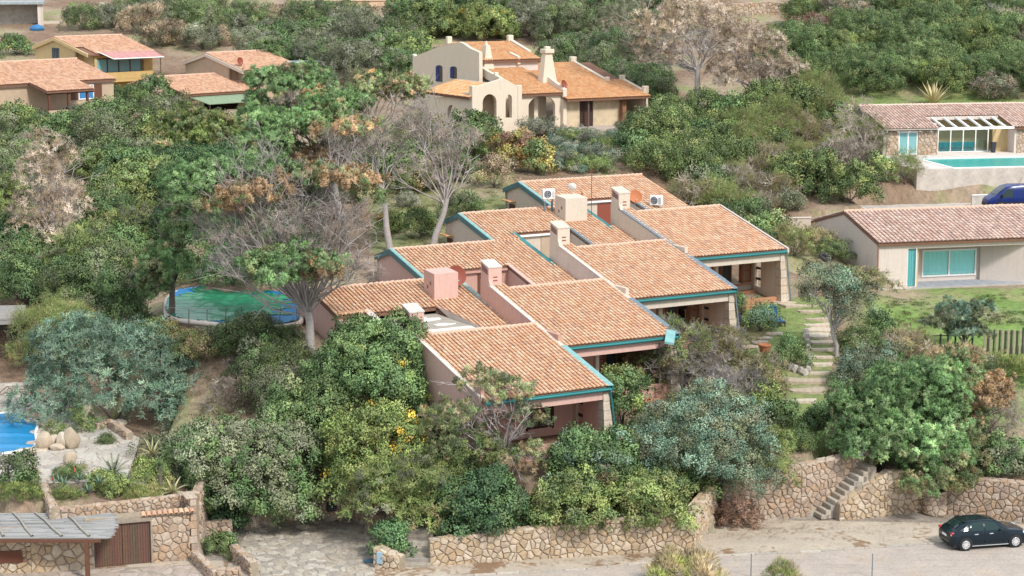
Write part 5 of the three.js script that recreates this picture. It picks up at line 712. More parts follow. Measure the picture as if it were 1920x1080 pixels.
// pool terrace
const rock = (label, px, py, w, h, seed, D, tones = ST.path, group) => { const p = D ? atD(px, py, D) : onGround(px, py), s = pxScale(p), g = new THREE.IcosahedronGeometry(.5, 3), q = g.attributes.position, R = rng(seed), cut = (w *= 1.35, h *= 1.3, [...Array(7)]).map(() => { const n = new V3(rr(R, -1, 1), rr(R, -.4, 1), rr(R, -1, 1)).normalize(); return [n, rr(R, .3, .42)]; }); for (let i = 0; i < q.count; i++) { const v = new V3().fromBufferAttribute(q, i); for (const [n, d] of cut) { const t = v.dot(n) - d; if (t > 0) v.addScaledVector(n, -t * .85); } v.multiplyScalar(1 + .1 * noise3.noise(v.x * 4 + seed, v.y * 4, v.z * 4)); q.setXYZ(i, v.x, v.y, v.z); } let gg = mergeVertices((g.deleteAttribute('normal'), g.deleteAttribute('uv'), g)); gg.computeVertexNormals(); gg = metric(gg); gg.scale(w / s, h / s * 1.05, w / s * .85); const o = solo('boulder', gg, tones[seed % tones.length], label, 'boulder', group); o.position.copy(p).add(new V3(0, h / s * .42, 0)); o.rotation.y = R() * 6; return o; };
{
  const Hh = 3.0, F = new THREE.Matrix4().makeBasis(new V3(1, 0, 0), new V3(0, 0, -1), new V3(0, 1, 0)).setPosition(0, Hh, 0);
  const t = new THREE.Group(); t.name = 'pool_terrace_paving'; t.userData.kind = 'structure'; scene.add(t);
  const pool = [[-90, 782], [0, 777], [40, 776], [50, 780], [57, 787], [68, 791], [71, 797], [67, 812], [68, 832], [60, 842], [44, 846], [0, 853], [-90, 860]].map(([x, y]) => P2(x, y, Hh));
  const hull = [[-90, 738], [62, 735], [200, 785], [262, 822], [255, 850], [235, 905], [66, 905], [-90, 905]].map(([x, y]) => P2(x, y, Hh)).reverse();
  const inside = (x, y, P) => { let s = false; for (let i = 0, j = P.length - 1; i < P.length; j = i++) { const [a, b] = P[i], [c, d] = P[j]; if ((b > y) !== (d > y) && x < (c - a) * (y - b) / (d - b) + a) s = !s; } return s; };
  const ccw = (p) => { let A = 0; p.forEach((q, i) => { const r = p[(i + 1) % p.length]; A += q[0] * r[1] - r[0] * q[1]; }); return A > 0 ? p : [...p].reverse(); };
  const list = cells(ccw(hull), 1.0, rng(450), { gap: .03 }).filter(([c]) => !c.every(([x, y]) => inside(x, y, pool)) && !inside(c.reduce((s, p) => s + p[0], 0) / c.length, c.reduce((s, p) => s + p[1], 0) / c.length, pool));
  part('joint', sweepZ(ccw(hull), -.5, -.0, [pool]).applyMatrix4(F), M_joint, t); setStones(t, list, F, ST.flag, rng(451), { depth: .025, limit: 300, name: 'flagstone', round: .06 });
  // wrinkled blue pool cover
  const N = 90, x0 = pool[0][0], xs = Math.max(...pool.map((p) => p[0])), d0 = Math.min(...pool.map((p) => p[1])), d1 = Math.max(...pool.map((p) => p[1])), P = [], at = (i, j) => { const x = lerp(x0, xs, i / N), D = lerp(d0, d1, j / N), f = (D - d0) * .42 + Math.sin(x * .5) * .22 + .05 * noise3.noise(x, D, 1), fr = f - Math.round(f); return [x, Hh + .0 + .07 * Math.exp(-((fr * 9) ** 2)) * (1 + .4 * noise3.noise(x * .6, D, 4)) + .012 * noise3.noise(x * 1.2, D * 1.4, 7), -D]; };
  for (let i = 0; i < N; i++) for (let j = 0; j < N; j++) { const q = [at(i, j), at(i + 1, j), at(i + 1, j + 1), at(i, j + 1)]; if (!inside((q[0][0] + q[2][0]) / 2, -(q[0][2] + q[2][2]) / 2, pool)) continue; for (const k of [0, 1, 2, 0, 2, 3]) P.push(...q[k]); }
  let g = new THREE.BufferGeometry(); g.setAttribute('position', new THREE.BufferAttribute(new Float32Array(P), 3)); g = mergeVertices(g); g.computeVertexNormals();
  solo('pool_cover', metric(g), mat(.004, .21, .46, { roughness: .32 }), 'wrinkled bright blue cover on the small free form pool, lower left', 'pool cover');
  const rim = pool.slice(1, -1).map(([x, D]) => new V3(x, Hh + .03, -D)); part('pool_rim', [tube(rim, .09, 6, false, 60)], M.whitePaint, t);
  const R = rng(455); pool.slice(2, 10).forEach(([x, D], i) => { const s = 6, c = new THREE.CylinderGeometry(rr(R, .42, .6), rr(R, .45, .62), .14, 7); c.scale(1.2, 1, .8); c.rotateY(R() * 6); c.translate(x + .45, Hh + .04, -D + .1); part('rim_stone', metric(c), ST.path[i % 4], t); });
  const w = thing('terrace_wall', 'low pale stone wall at the back of the blue pool terrace', 'wall'); stoneWall(w, [[...P2(-90, 744, Hh), Hh, Hh + .6], [...P2(57, 740, Hh), Hh, Hh + .62]], .6, ST.flag, 456, { size: .4, limit: 60 }); stoneWall(w, [[...P2(62, 738, Hh), Hh, Hh + .5], [...P2(90, 760, Hh), Hh, Hh + .35]], .3, ST.rose, 457, { size: .34 });
  const w2 = thing('terrace_wall', 'low rose stone wall curving along the paving under the blue green juniper', 'wall'); stoneWall(w2, [[...P2(200, 800, Hh), Hh, Hh + .42], [...P2(240, 826, Hh), Hh, Hh + .42]], .3, ST.rose, 458, { size: .34 }); stoneWall(w2, [[...P2(181, 806, Hh), Hh, Hh + .3], [...P2(200, 802, Hh), Hh, Hh + .35]], .3, ST.rose, 459, { size: .3 });
  const w3 = thing('terrace_wall', 'stone bed wall at the left of the succulent garden, running away from the road', 'wall'); const [q0, q1] = [P2(70, 905, 2.7), P2(96, 962, 2.7)]; stoneWall(w3, [[...q0, 1.2, 2.95], [...q1, 1.2, 2.95]], .35, ST.rose, 460, { size: .3 });
  const w4 = thing('terrace_wall', 'pale back wall between the paving and the succulent garden, with upright stones', 'wall'); stoneWall(w4, [[...P2(118, 897, 2.8), 2.5, 3.1], [...P2(165, 885, 2.8), 2.5, 3.2]], .25, ST.rose, 461, { size: .3 });
  const D0 = (px, py) => -atH(px, py, Hh).z;
  for (const [l, px, py, wd, h, sd] of [['upright grey boulder at the wall end behind the blue pool', 93, 760, 18, 26, 1], ['rounded pale boulder behind the young shrubs by the pool', 113, 772, 22, 28, 2], ['tall leaning boulder under the juniper', 165, 800, 22, 44, 3], ['greyish boulder between the shrubs under the juniper', 143, 782, 20, 20, 4], ['large square topped pale boulder beside the paving', 135, 840, 26, 34, 6], ['round grey boulder leaning on the square topped one', 118, 840, 20, 26, 7], ['tan boulder at the pool corner', 82, 842, 24, 30, 8], ['low golden rock between the pool and the boulders', 100, 836, 24, 18, 9], ['low pinkish rock slab at the pool head', 72, 782, 44, 14, 10], ['small tan rock in front of the round grey boulder', 108, 844, 22, 12, 13], ['pinkish rock lying on the curved wall', 222, 800, 26, 12, 11], ['upright stone at the corner of the succulent garden', 66, 900, 12, 38, 5], ['rounded tan boulder at the back of the succulent garden', 133, 874, 22, 26, 12], ['upright pale stone in front of the cycad wall', 120, 893, 14, 22, 14], ['small rock at the front rim of the pool', 55, 853, 24, 12, 15]]) rock(l, px, py, wd, h, sd, D0(px, py));
  rock('pink round stone among the succulents', 238, 928, 14, 12, 16, 94.2, ST.rose);
}
// thatched shelter at the left edge
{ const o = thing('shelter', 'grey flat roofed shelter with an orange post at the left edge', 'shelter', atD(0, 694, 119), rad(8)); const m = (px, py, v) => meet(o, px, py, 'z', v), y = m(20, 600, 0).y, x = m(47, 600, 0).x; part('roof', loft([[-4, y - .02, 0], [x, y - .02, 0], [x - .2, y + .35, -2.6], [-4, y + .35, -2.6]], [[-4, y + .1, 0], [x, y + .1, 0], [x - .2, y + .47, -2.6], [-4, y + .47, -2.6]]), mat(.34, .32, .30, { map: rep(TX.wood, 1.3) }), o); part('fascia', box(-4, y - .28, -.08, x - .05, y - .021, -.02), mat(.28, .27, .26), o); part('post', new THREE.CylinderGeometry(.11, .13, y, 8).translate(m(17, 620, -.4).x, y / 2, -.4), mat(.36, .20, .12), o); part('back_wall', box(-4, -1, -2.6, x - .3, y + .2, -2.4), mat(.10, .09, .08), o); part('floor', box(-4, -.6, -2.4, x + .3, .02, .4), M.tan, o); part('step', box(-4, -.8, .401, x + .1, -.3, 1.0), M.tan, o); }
// covered pool under the big pine
{
  const Hh = 8.25, out = [[310, 575], [316, 556], [334, 545], [400, 536], [470, 540], [530, 548], [558, 566], [563, 585], [556, 604], [500, 611], [440, 609], [380, 602], [335, 597], [314, 588]].map(([x, y]) => P2(x, y, Hh)), inside = (x, y, P) => { let s = false; for (let i = 0, j = P.length - 1; i < P.length; j = i++) { const [a, b] = P[i], [c, d] = P[j]; if ((b > y) !== (d > y) && x < (c - a) * (y - b) / (d - b) + a) s = !s; } return s; };
  const xs = out.map((p) => p[0]), ds = out.map((p) => p[1]), x0 = Math.min(...xs), x1 = Math.max(...xs), d0 = Math.min(...ds), d1 = Math.max(...ds), N = 80, cx = (x0 + x1) / 2, cd = (d0 + d1) / 2;
  const sheet = (keep, lift, wr) => { const P = [], at = (i, j) => { const x = lerp(x0, x1, i / N), D = lerp(d0, d1, j / N), r = Math.hypot((x - cx) / (x1 - x0), (D - cd) / (d1 - d0)) * 2; return [x, Hh + lift + wr * (.22 * fbm(x * 1.1, D * 1.3, 2) + .16 * (r - .8)), -D]; }; for (let i = 0; i < N; i++) for (let j = 0; j < N; j++) { const q = [at(i, j), at(i + 1, j), at(i + 1, j + 1), at(i, j + 1)], mx = (q[0][0] + q[2][0]) / 2, mD = -(q[0][2] + q[2][2]) / 2; if (!inside(mx, mD, out) || !keep(mx, mD)) continue; for (const k of [0, 1, 2, 0, 2, 3]) P.push(...q[k]); } let g = new THREE.BufferGeometry(); g.setAttribute('position', new THREE.BufferAttribute(new Float32Array(P), 3)); g = mergeVertices(g); g.computeVertexNormals(); return metric(g); };
  const o = thing('covered_pool', 'oval pool under a crumpled blue sheet holding green water, beneath the big pine', 'pool');
  part('sheet', sheet(() => true, 0, 1), mat(.0, .14, .34, { roughness: .5 }), o); part('green_water', sheet((x, D) => Math.hypot((x - cx + .6) / (x1 - x0), (D - cd - .2) / (d1 - d0)) * 2 + fbm(x * .6, D * .7, 8) * .8 < .90, .04, 1), mat(.035, .24, .125, { roughness: .3, map: rep(TX.stain, 2) }), o);
  part('rim', tube([...out, out[0]].map(([x, D]) => new V3(x, Hh - .12, -D)), .16, 6, false, 90), M.pale, o);
  part('basin', sweepZ(out, -1.2, -.25).applyMatrix4(new THREE.Matrix4().makeBasis(new V3(1, 0, 0), new V3(0, 0, -1), new V3(0, 1, 0)).setPosition(0, Hh, 0)), M.grey, o);
  const f = thing('wire_fence', 'thin leaning post and wire fence in front of the covered pool', 'fence'), R = rng(470), tops = []; for (let i = 0; i < 8; i++) { const px = 320 + i * 34, p = onGround(px, 612 + Math.sin(i) * 3); const t = p.clone().add(new V3(rr(R, -.1, .1), 1.1, 0)); tops.push(t); part('post', limb([p, t], [.03, .025], 5), M.bark, f); } part('wire', tube(tops, .012, 4), M.barkGrey, f);
}
// ---------- garden steps, lawn things ----------
{
  const st = thing('garden_steps', 'flight of wide rustic stone steps climbing the garden right of the terraced house', 'steps'), R = rng(500);
  const slab = (px, py, w, dep, h = .3, yaw = 0) => { const p = onGround(px, py), s = pxScale(p), W = w / s / 2, n = 9, bot = [], top = []; for (let i = 0; i < n; i++) { const t = i / n * Math.PI * 2, k = 1 / Math.max(Math.abs(Math.cos(t)), Math.abs(Math.sin(t))) ** .8, x = Math.cos(t) * W * k * rr(R, .9, 1.05), z = Math.sin(t) * dep / 2 * k * rr(R, .9, 1.05); bot.push([x, -h, -z]); top.push([x * .97, .07 + rr(R, -.01, .02), -z * .97]); } const g = loft(bot, top); g.rotateY(yaw); g.translate(p.x, p.y + .06, p.z - dep / 2); part('step', g, ST.path[Math.floor(R() * 4)], st); };
  for (const [x, y, w, d] of [[1478, 572, 66, 2.2], [1500, 578, 60, 1.6], [1519, 588, 46, 1.3], [1530, 603, 42, 1.1], [1531, 614, 44, 1], [1535, 625, 44, 1], [1537, 636, 42, 1], [1541, 647, 44, 1], [1542, 660, 44, 1], [1541, 674, 42, 1], [1541, 688, 38, 1], [1532, 704, 46, 1.2], [1508, 720, 80, 1.6], [1514, 739, 66, 1.5], [1500, 757, 60, 1.5]]) slab(x, y, w * 1.3, d * 1.5, .35, rr(R, -.08, .08) - .1);
  const pl = thing('flagstone_path', 'broken line of pale flagstones crossing the lawn in front of the sun lounger', 'path'); for (let i = 0; i < 12; i++) { const t = i / 11, p = onGround(lerp(1400, 1452, t) + (i % 2) * 6, lerp(652, 622, t) + (i % 3) * 2), g = stoneGeo([...Array(6)].map((_, k) => [Math.cos(k * 1.05) * rr(R, .28, .42), Math.sin(k * 1.05) * rr(R, .2, .32)]), .06, R, .1); g.rotateX(-Math.PI / 2); g.translate(p.x, p.y + .03, p.z); part('flagstone', g, ST.path[i % 4], pl); }
  const eg = thing('edging_stones', 'row of upright rough edging stones along the left of the garden steps', 'edging'); for (let i = 0; i < 17; i++) { const t = i / 16, px = t < .45 ? lerp(1512, 1516, t / .45) : lerp(1516, 1440, (t - .45) / .55), py = t < .45 ? lerp(625, 700, t / .45) : lerp(705, 676, (t - .45) / .55), p = onGround(px, py), g = stoneGeo([...Array(6)].map((_, k) => [Math.cos(k * 1.05) * rr(R, .16, .26), Math.sin(k * 1.05) * rr(R, .2, .32)]), .2, R, .2); g.rotateY(rr(R, -.4, .4)); g.translate(p.x, p.y + .15, p.z); part('stone', g, ST.flag[i % 5], eg); }
  const lp = onGround(1463, 614), l = thing('sun_lounger', 'dark blue padded sun lounger with raised back on the small lawn', 'sun lounger', lp.add(new V3(0, .02, 0)), rad(14));
  const cu = mat(.008, .07, .16, { roughness: .9 });
  part('seat_cushion', [rbox(-.33, .30, -.62, .33, .40, 0, .04), rbox(-.33, .30, -1.2, .33, .40, -.63, .04)], cu, l); const bc = rbox(-.33, 0, -.05, .33, .85, .05, .04); bc.rotateX(-.42); bc.translate(0, .38, -1.22); part('back_cushion', bc, cu, l);
  part('frame', [rbox(-.37, .22, -1.5, -.32, .30, .02, .015), rbox(.32, .22, -1.5, .37, .30, .02, .015), rbox(-.32, .22, -.02, .32, .30, .03, .015)], M.black, l); for (const [x, z] of [[-.35, -.1], [.35, -.1], [-.35, -1.35], [.35, -1.35]]) part('leg', rbox(x - .03, -.1, z - .03, x + .03, .22, z + .03, .01), M.black, l); for (const s of [-1, 1]) part('armrest', tube([[s * .38, .3, -1.1], [s * .40, .5, -1.05], [s * .40, .5, -.7], [s * .38, .3, -.6]], .025, 5), M.black, l); for (const s of [-1, 1]) part('wheel', new THREE.CylinderGeometry(.1, .1, .05, 14).rotateZ(Math.PI / 2).translate(s * .39, .02, -1.38), M.black, l);
  const fl = thing('folded_chair', 'dark folded garden chair lying beside the spiky cycad', 'chair', onGround(1404, 612), .9); part('seat', rbox(-.25, .2, -.5, .25, .26, .1, .02), M.black, fl); const b2 = rbox(-.25, 0, -.03, .25, .6, .03, .02); b2.rotateX(-.7); b2.translate(0, .25, -.5); part('backrest', b2, M.black, fl); for (const x of [-.22, .22]) part('leg', rbox(x - .02, -.1, -.1, x + .02, .2, -.06, .008), M.black, fl);
  const pp = onGround(1433, 664), pot = thing('terracotta_pot', 'terracotta pot on the edge of the lawn below the flagstones', 'pot', pp); const pr = [[.0, 0], [.24, 0], [.33, .5], [.38, .52], [.38, .62], [.31, .62], [.29, .5], [0, .48]].map(([x, y]) => new THREE.Vector2(x, y)); part('body', metric(new THREE.LatheGeometry(pr, 18)), mat(.45, .17, .08, { map: rep(TX.stain, .6) }), pot);
  for (const [px, py, l2] of [[1518, 566, 'white globe garden lamp beside the top of the steps'], [1576, 652, 'white globe garden lamp at the foot of the twin trunked tree'], [1662, 662, 'blue and white garden lamp lying in the dry grass']]) { const p = onGround(px, py), t = thing('garden_lamp', l2, 'lamp', p); part('stem', new THREE.CylinderGeometry(.04, .05, .35, 7).translate(0, .17, 0), M.black, t); part('globe', new THREE.SphereGeometry(.14, 12, 8).translate(0, .45, 0), mat(.75, .78, .78, { roughness: .25 }), t); part('cap', new THREE.CylinderGeometry(.06, .09, .06, 8).translate(0, .32, 0), M.slate, t); }
  // paling fence at the right edge
  const fe = thing('paling_fence', 'weathered paling fence of alternating dark and pale stakes at the right edge', 'fence'), A = onGround(1846, 668), B = onGround(1960, 660), n = 22; for (let i = 0; i < n; i++) { const p = A.clone().lerp(B, i / (n - 1)); p.y = ground(p.x, -p.z); const h = 1.62 + rr(R, -.1, .1), w = rr(R, .05, .085), dk = i % 2; part('paling', rbox(p.x - w, p.y - .1, p.z - .03, p.x + w, p.y + h, p.z + .03, .015), dk ? mat(.055, .05, .045) : mat(.46, .42, .27, { map: rep(TX.wood, .6) }), fe); } part('rail', [tube([A.clone().add(new V3(0, 1.35, -.06)), B.clone().add(new V3(0, 1.35, -.06))], .04, 5)], M.wood, fe);
  const fe2 = thing('post_fence', 'dark fence posts among the dry reeds left of the paling fence', 'fence'); for (const px of [1762, 1776, 1790, 1806, 1822]) { const p = onGround(px, 662); part('post', limb([p.clone().add(new V3(0, -.1, 0)), p.clone().add(new V3(.02, 1.2, 0))], [.07, .06], 6), mat(.06, .05, .045), fe2); } part('rail', tube([onGround(1750, 660).add(new V3(0, 1.0, -.1)), onGround(1830, 660).add(new V3(0, 1.05, -.1))], .035, 5), M.bark, fe2);
  for (const [px, l2] of [[1408, 'short dark iron post at the bottom edge left of the roadside bushes'], [1635, 'short dark iron post at the bottom edge on the open road']]) { const p = atH(px, 1082, 0); const t = thing('iron_post', l2, 'post', p); part('rod', new THREE.CylinderGeometry(.025, .03, 1.1, 6).translate(0, .55, 0), M.slate, t); part('knob', new THREE.SphereGeometry(.035, 8, 6).translate(0, 1.12, 0), M.slate, t); }
}
// ---------- vehicles ----------
function vehicle(name, label, cat, p, yaw, { st, paint, windows, wheels, tail, head, extra }) {
  const t = thing(name, label, cat, p, yaw);
  const ring = ([x, yb, wl, ym, wm, yB, wB, yT, wT]) => { const h = [[wl * .93, yb], [wl, yb + .1], [wm, ym], [wB, yB], [lerp(wB, wT, .5) + .015, lerp(yB, yT, .5)], [wT, yT - .03], [wT * .8, yT], [0, yT + .015]]; return [...h.map(([w, y]) => [x, y, w]), ...h.slice(0, -1).reverse().map(([w, y]) => [x, y, -w])]; };
  const rings = st.map(ring), P = []; const tri = (a, b, c) => P.push(...a, ...b, ...c);
  for (let i = 0; i < rings.length - 1; i++) for (let k = 0; k < rings[i].length - 1; k++) { const a = rings[i][k], b = rings[i][k + 1], c = rings[i + 1][k + 1], d = rings[i + 1][k]; tri(a, d, c); tri(a, c, b); }
  for (const [r, f] of [[rings[0], 0], [rings.at(-1), 1]]) { const m = [r[0][0], r[7][1] * .6 + r[0][1] * .4, 0]; for (let k = 0; k < r.length - 1; k++) f ? tri(m, r[k + 1], r[k]) : tri(m, r[k], r[k + 1]); f ? tri(m, r[0], r.at(-1)) : tri(m, r.at(-1), r[0]); }
  let g = new THREE.BufferGeometry(); g.setAttribute('position', new THREE.BufferAttribute(new Float32Array(P), 3)); g = mergeVertices(g, 1e-4); g.computeVertexNormals(); const body = part('body', metric(raw(g)), paint, t);
  part('underbody', box(st[1][0] + .1, .16, -st[4][2] * .92, st.at(-2)[0] - .1, .4, st[4][2] * .92), M.black, t);
  const sec = (x) => { for (let i = 1; i < st.length; i++) if (x <= st[i][0]) { const k = (x - st[i - 1][0]) / (st[i][0] - st[i - 1][0]); return st[i].map((v, q) => lerp(st[i - 1][q], v, k)); } return st.at(-1); };
  const side = (x, f, out) => { const s = sec(x), yB = s[5], wB = s[6], yT = s[7] - .03, wT = s[8]; const mid = [lerp(yB, s[7], .5), lerp(wB, s[8], .5) + .015]; return f < .5 ? [lerp(yB, mid[0], f * 2), lerp(wB, mid[1], f * 2) + out] : [lerp(mid[0], yT, f * 2 - 1), lerp(mid[1], wT, f * 2 - 1) + out]; };
  const glass = new THREE.MeshPhysicalMaterial({ color: C(.012, .03, .03), roughness: .04 });
  for (const s of [1, -1]) for (const [nm, pts] of windows) { const Q = [], n = 8; const row = (u, f) => { const x = lerp(lerp(pts[0][0], pts[1][0], u), lerp(pts[3][0], pts[2][0], u), f), ff = lerp(lerp(pts[0][1], pts[1][1], u), lerp(pts[3][1], pts[2][1], u), f), [y, w] = side(x, ff, .008); return [x, y, s * w]; }; for (let i = 0; i < n; i++) for (let j = 0; j < 4; j++) { const a = row(i / n, j / 4), b = row((i + 1) / n, j / 4), c = row((i + 1) / n, (j + 1) / 4), d = row(i / n, (j + 1) / 4); for (const v of s > 0 ? [a, b, c, a, c, d] : [a, c, b, a, d, c]) Q.push(...v); } let q = new THREE.BufferGeometry(); q.setAttribute('position', new THREE.BufferAttribute(new Float32Array(Q), 3)); q.computeVertexNormals(); part(nm, metric(q), glass, t); }
  // screens across the car: from section x0 to x1 near the top centre
  const screen = (nm, x0, x1, w0, w1, dy) => { const Q = [], n = 6, row = (u, f) => { const x = lerp(x0, x1, f), s = sec(x), w = lerp(w0, w1, f) * s[8], z = lerp(-w, w, u); return [x + dy[0], s[7] + .018 - .02 * Math.abs(z / s[8]) ** 2 + dy[1], z]; }; for (let i = 0; i < n; i++) for (let j = 0; j < 5; j++) { const a = row(i / n, j / 5), b = row((i + 1) / n, j / 5), c = row((i + 1) / n, (j + 1) / 5), d = row(i / n, (j + 1) / 5); for (const v of [a, b, c, a, c, d]) Q.push(...v); } let q = new THREE.BufferGeometry(); q.setAttribute('position', new THREE.BufferAttribute(new Float32Array(Q), 3)); q.computeVertexNormals(); part(nm, metric(q), glass, t); };
  extra(t, { screen, side, sec, glass, body });
  for (const [x, r, z] of wheels) for (const s of [1, -1]) {
    const arch = part('wheel_arch', new THREE.CylinderGeometry(r * 1.13, r * 1.13, .06, 28, 1, false).rotateX(Math.PI / 2).translate(x, r + .01, s * (z - .012)), M.black, t);
    const w = part('wheel', new THREE.TorusGeometry(r * .82, r * .19, 8, 28).scale(1, 1, 1.2).translate(x, r, s * (z - .015)), mat(.015, .015, .017, { roughness: .8 }), t);
    const rim = [new THREE.TorusGeometry(r * .62, r * .05, 6, 26).translate(x, r, s * (z + .03)), new THREE.CylinderGeometry(r * .14, r * .16, .04, 12).rotateX(Math.PI / 2).translate(x, r, s * (z + .03))]; for (let i = 0; i < 11; i++) { const a = i / 11 * Math.PI * 2, b = box(0, -.022, -.014, r * .6, .022, .014); b.rotateZ(a); b.translate(x, r, s * (z + .032)); rim.push(b); } part('rim', rim, mat(.75, .76, .78, { roughness: .3, metalness: .5 }), w);
  }
  return t;
}
{
  const A = atH(1809, 1032, 0), B = atH(1908, 1025, 0), yaw = Math.atan2(A.z - B.z, B.x - A.x), z = .76, bodyP = A.clone().add(new V3(-.76 * Math.cos(yaw) - z * Math.sin(yaw), 0, .76 * Math.sin(yaw) - z * Math.cos(yaw)));
  const paint = new THREE.MeshPhysicalMaterial({ color: C(.003, .012, .02), roughness: .22, specularIntensity: .5, clearcoat: .35, clearcoatRoughness: .05 });
  vehicle('parked_car', 'dark blue black hatchback parked on the pavement below the stone wall', 'car', bodyP, yaw, {
    paint, wheels: [[.76, .315, .858], [3.42, .315, .852]],
    st: [[0, .42, .62, .6, .68, .74, .66, .78, .55], [.06, .30, .72, .58, .78, .82, .74, .86, .60], [.2, .24, .80, .56, .84, .90, .80, .97, .62], [.34, .22, .82, .55, .865, .94, .82, 1.08, .60], [.6, .2, .83, .55, .875, .95, .84, 1.27, .57], [.86, .2, .83, .55, .875, .95, .845, 1.395, .55], [1.3, .2, .83, .55, .875, .94, .85, 1.43, .56], [1.9, .2, .83, .55, .875, .925, .85, 1.435, .57], [2.3, .2, .83, .55, .875, .915, .85, 1.40, .57], [2.62, .2, .83, .55, .875, .905, .845, 1.27, .60], [2.95, .2, .83, .55, .875, .90, .84, 1.06, .66], [3.12, .2, .83, .55, .872, .89, .83, .965, .68], [3.5, .2, .82, .55, .865, .86, .81, .92, .66], [3.9, .22, .79, .54, .82, .79, .75, .84, .58], [4.12, .26, .70, .52, .72, .70, .66, .74, .48], [4.24, .34, .56, .5, .58, .60, .52, .63, .36]],
    windows: [['rear_quarter_window', [[.62, .12], [.98, .1], [1.1, .86], [.98, .72]]], ['rear_window', [[1.02, .1], [1.72, .08], [1.72, .92], [1.14, .88]]], ['front_window', [[1.8, .08], [2.72, .1], [2.35, .86], [1.8, .92]]]],
    extra: (t, { screen, side, sec }) => {
      screen('rear_screen', .33, .84, .88, .86, [-.012, .012]); screen('windscreen', 2.34, 3.08, .86, .92, [.012, .012]);
      for (const s of [1, -1]) { part('tail_light', (() => { const g = rbox(-.1, -.1, -.14, .16, .1, .05, .05, 3); g.translate(.14, .82, s * .70); return g; })(), mat(.42, .01, .02, { roughness: .15 }), t); part('light_lens', rbox(.015, .76, s * .7 - .06, .035, .84, s * .7 + .06, .008), mat(.75, .45, .35, { roughness: .2 }), t); part('wing_mirror', rbox(2.5, .94, s * .86 - (s > 0 ? 0 : .16), 2.66, 1.06, s * .86 + (s > 0 ? .16 : 0), .035), paint, t); part('headlight', rbox(3.82, .66, s * .64 - .12, 4.08, .8, s * .64 + .14, .05), mat(.6, .62, .65, { roughness: .1 }), t); for (const x of [1.2, 2.0]) part('door_handle', rbox(x, .79, s * .872 - .02, x + .2, .83, s * .872 + .025, .012), M.metal, t); part('sill_strip', box(1.1, .2, s * .835 - .015, 3.05, .235, s * .835 + .02), M.metal, t); for (const x of [1.76, 2.78]) part('door_gap', box(x, .26, s * .874 - .015, x + .012, .9, s * .874 + .0035), M.black, t); }
      part('bumper', rbox(-.03, .36, -.6, .12, .56, .6, .05, 3), paint, t); part('number_plate', rbox(-.012, .62, -.24, .03, .73, .24, .008), mat(.75, .76, .74), t); part('boot_badge', new THREE.CylinderGeometry(.035, .035, .02, 14).rotateZ(Math.PI / 2).translate(.155, .885, 0), M.metal, t); part('spoiler', rbox(.72, 1.375, -.54, 1.0, 1.425, .54, .02), paint, t); part('exhaust', new THREE.CylinderGeometry(.035, .035, .15, 10).rotateZ(Math.PI / 2).translate(.02, .3, -.45), M.metal, t);
    },
  });
  const vp = atD(1852, 396, 153), vy = Math.PI + rad(6), vpaint = new THREE.MeshPhysicalMaterial({ color: C(.004, .018, .13), roughness: .35, specularIntensity: .5, clearcoat: .25, clearcoatRoughness: .1 });
  const vo = vp.clone().add(new V3(5.1, 0, -1.6));
  vehicle('parked_van', 'bright dark blue van half hidden behind the rose tiled roof at the right edge', 'van', vo, vy, {
    paint: vpaint, wheels: [[1.0, .33, .925], [4.1, .33, .925]],
    st: [[0, .4, .8, .8, .86, 1.0, .86, 1.6, .74], [.08, .3, .88, .8, .92, 1.02, .91, 1.86, .78], [.3, .25, .9, .8, .94, 1.02, .93, 1.94, .8], [1.5, .25, .9, .8, .95, 1.02, .94, 1.97, .81], [3.2, .25, .9, .8, .95, 1.02, .94, 1.96, .81], [3.65, .25, .9, .8, .95, 1.01, .93, 1.86, .80], [4.15, .25, .9, .8, .95, 1.0, .92, 1.52, .80], [4.5, .26, .9, .78, .94, .98, .91, 1.18, .80], [4.85, .28, .87, .75, .9, .92, .86, 1.02, .70], [5.05, .32, .8, .66, .82, .78, .76, .84, .58], [5.12, .4, .66, .6, .68, .68, .62, .72, .46]],
    windows: [['door_window', [[3.2, .06], [4.3, .06], [3.85, .78], [3.2, .78]]]],
    extra: (t, { screen }) => { screen('windscreen', 3.7, 4.46, .9, .92, [.012, .012]); for (const s of [1, -1]) { part('wing_mirror', rbox(4.0, 1.05, s * .95 - (s > 0 ? 0 : .2), 4.14, 1.3, s * .95 + (s > 0 ? .2 : 0), .04), M.black, t); part('headlight', rbox(4.78, .68, s * .68 - .12, 5.0, .86, s * .68 + .12, .05), mat(.6, .62, .65, { roughness: .1 }), t); part('door_handle', rbox(3.28, .98, s * .94 - .02, 3.5, 1.03, s * .94 + .025, .012), M.black, t); part('side_strip', box(.4, .62, s * .938 - .015, 4.6, .70, s * .938 + .02), M.black, t); for (const x of [3.1, 4.36]) part('door_gap', box(x, .3, s * .948 - .02, x + .014, 1.0, s * .948 + .003), M.black, t); } part('aerial', tube([[2.6, 1.95, -.3], [2.3, 2.6, -.3]], .01, 4), M.black, t); part('bumper', rbox(4.95, .32, -.7, 5.16, .58, .7, .05), M.black, t); },
  });
}

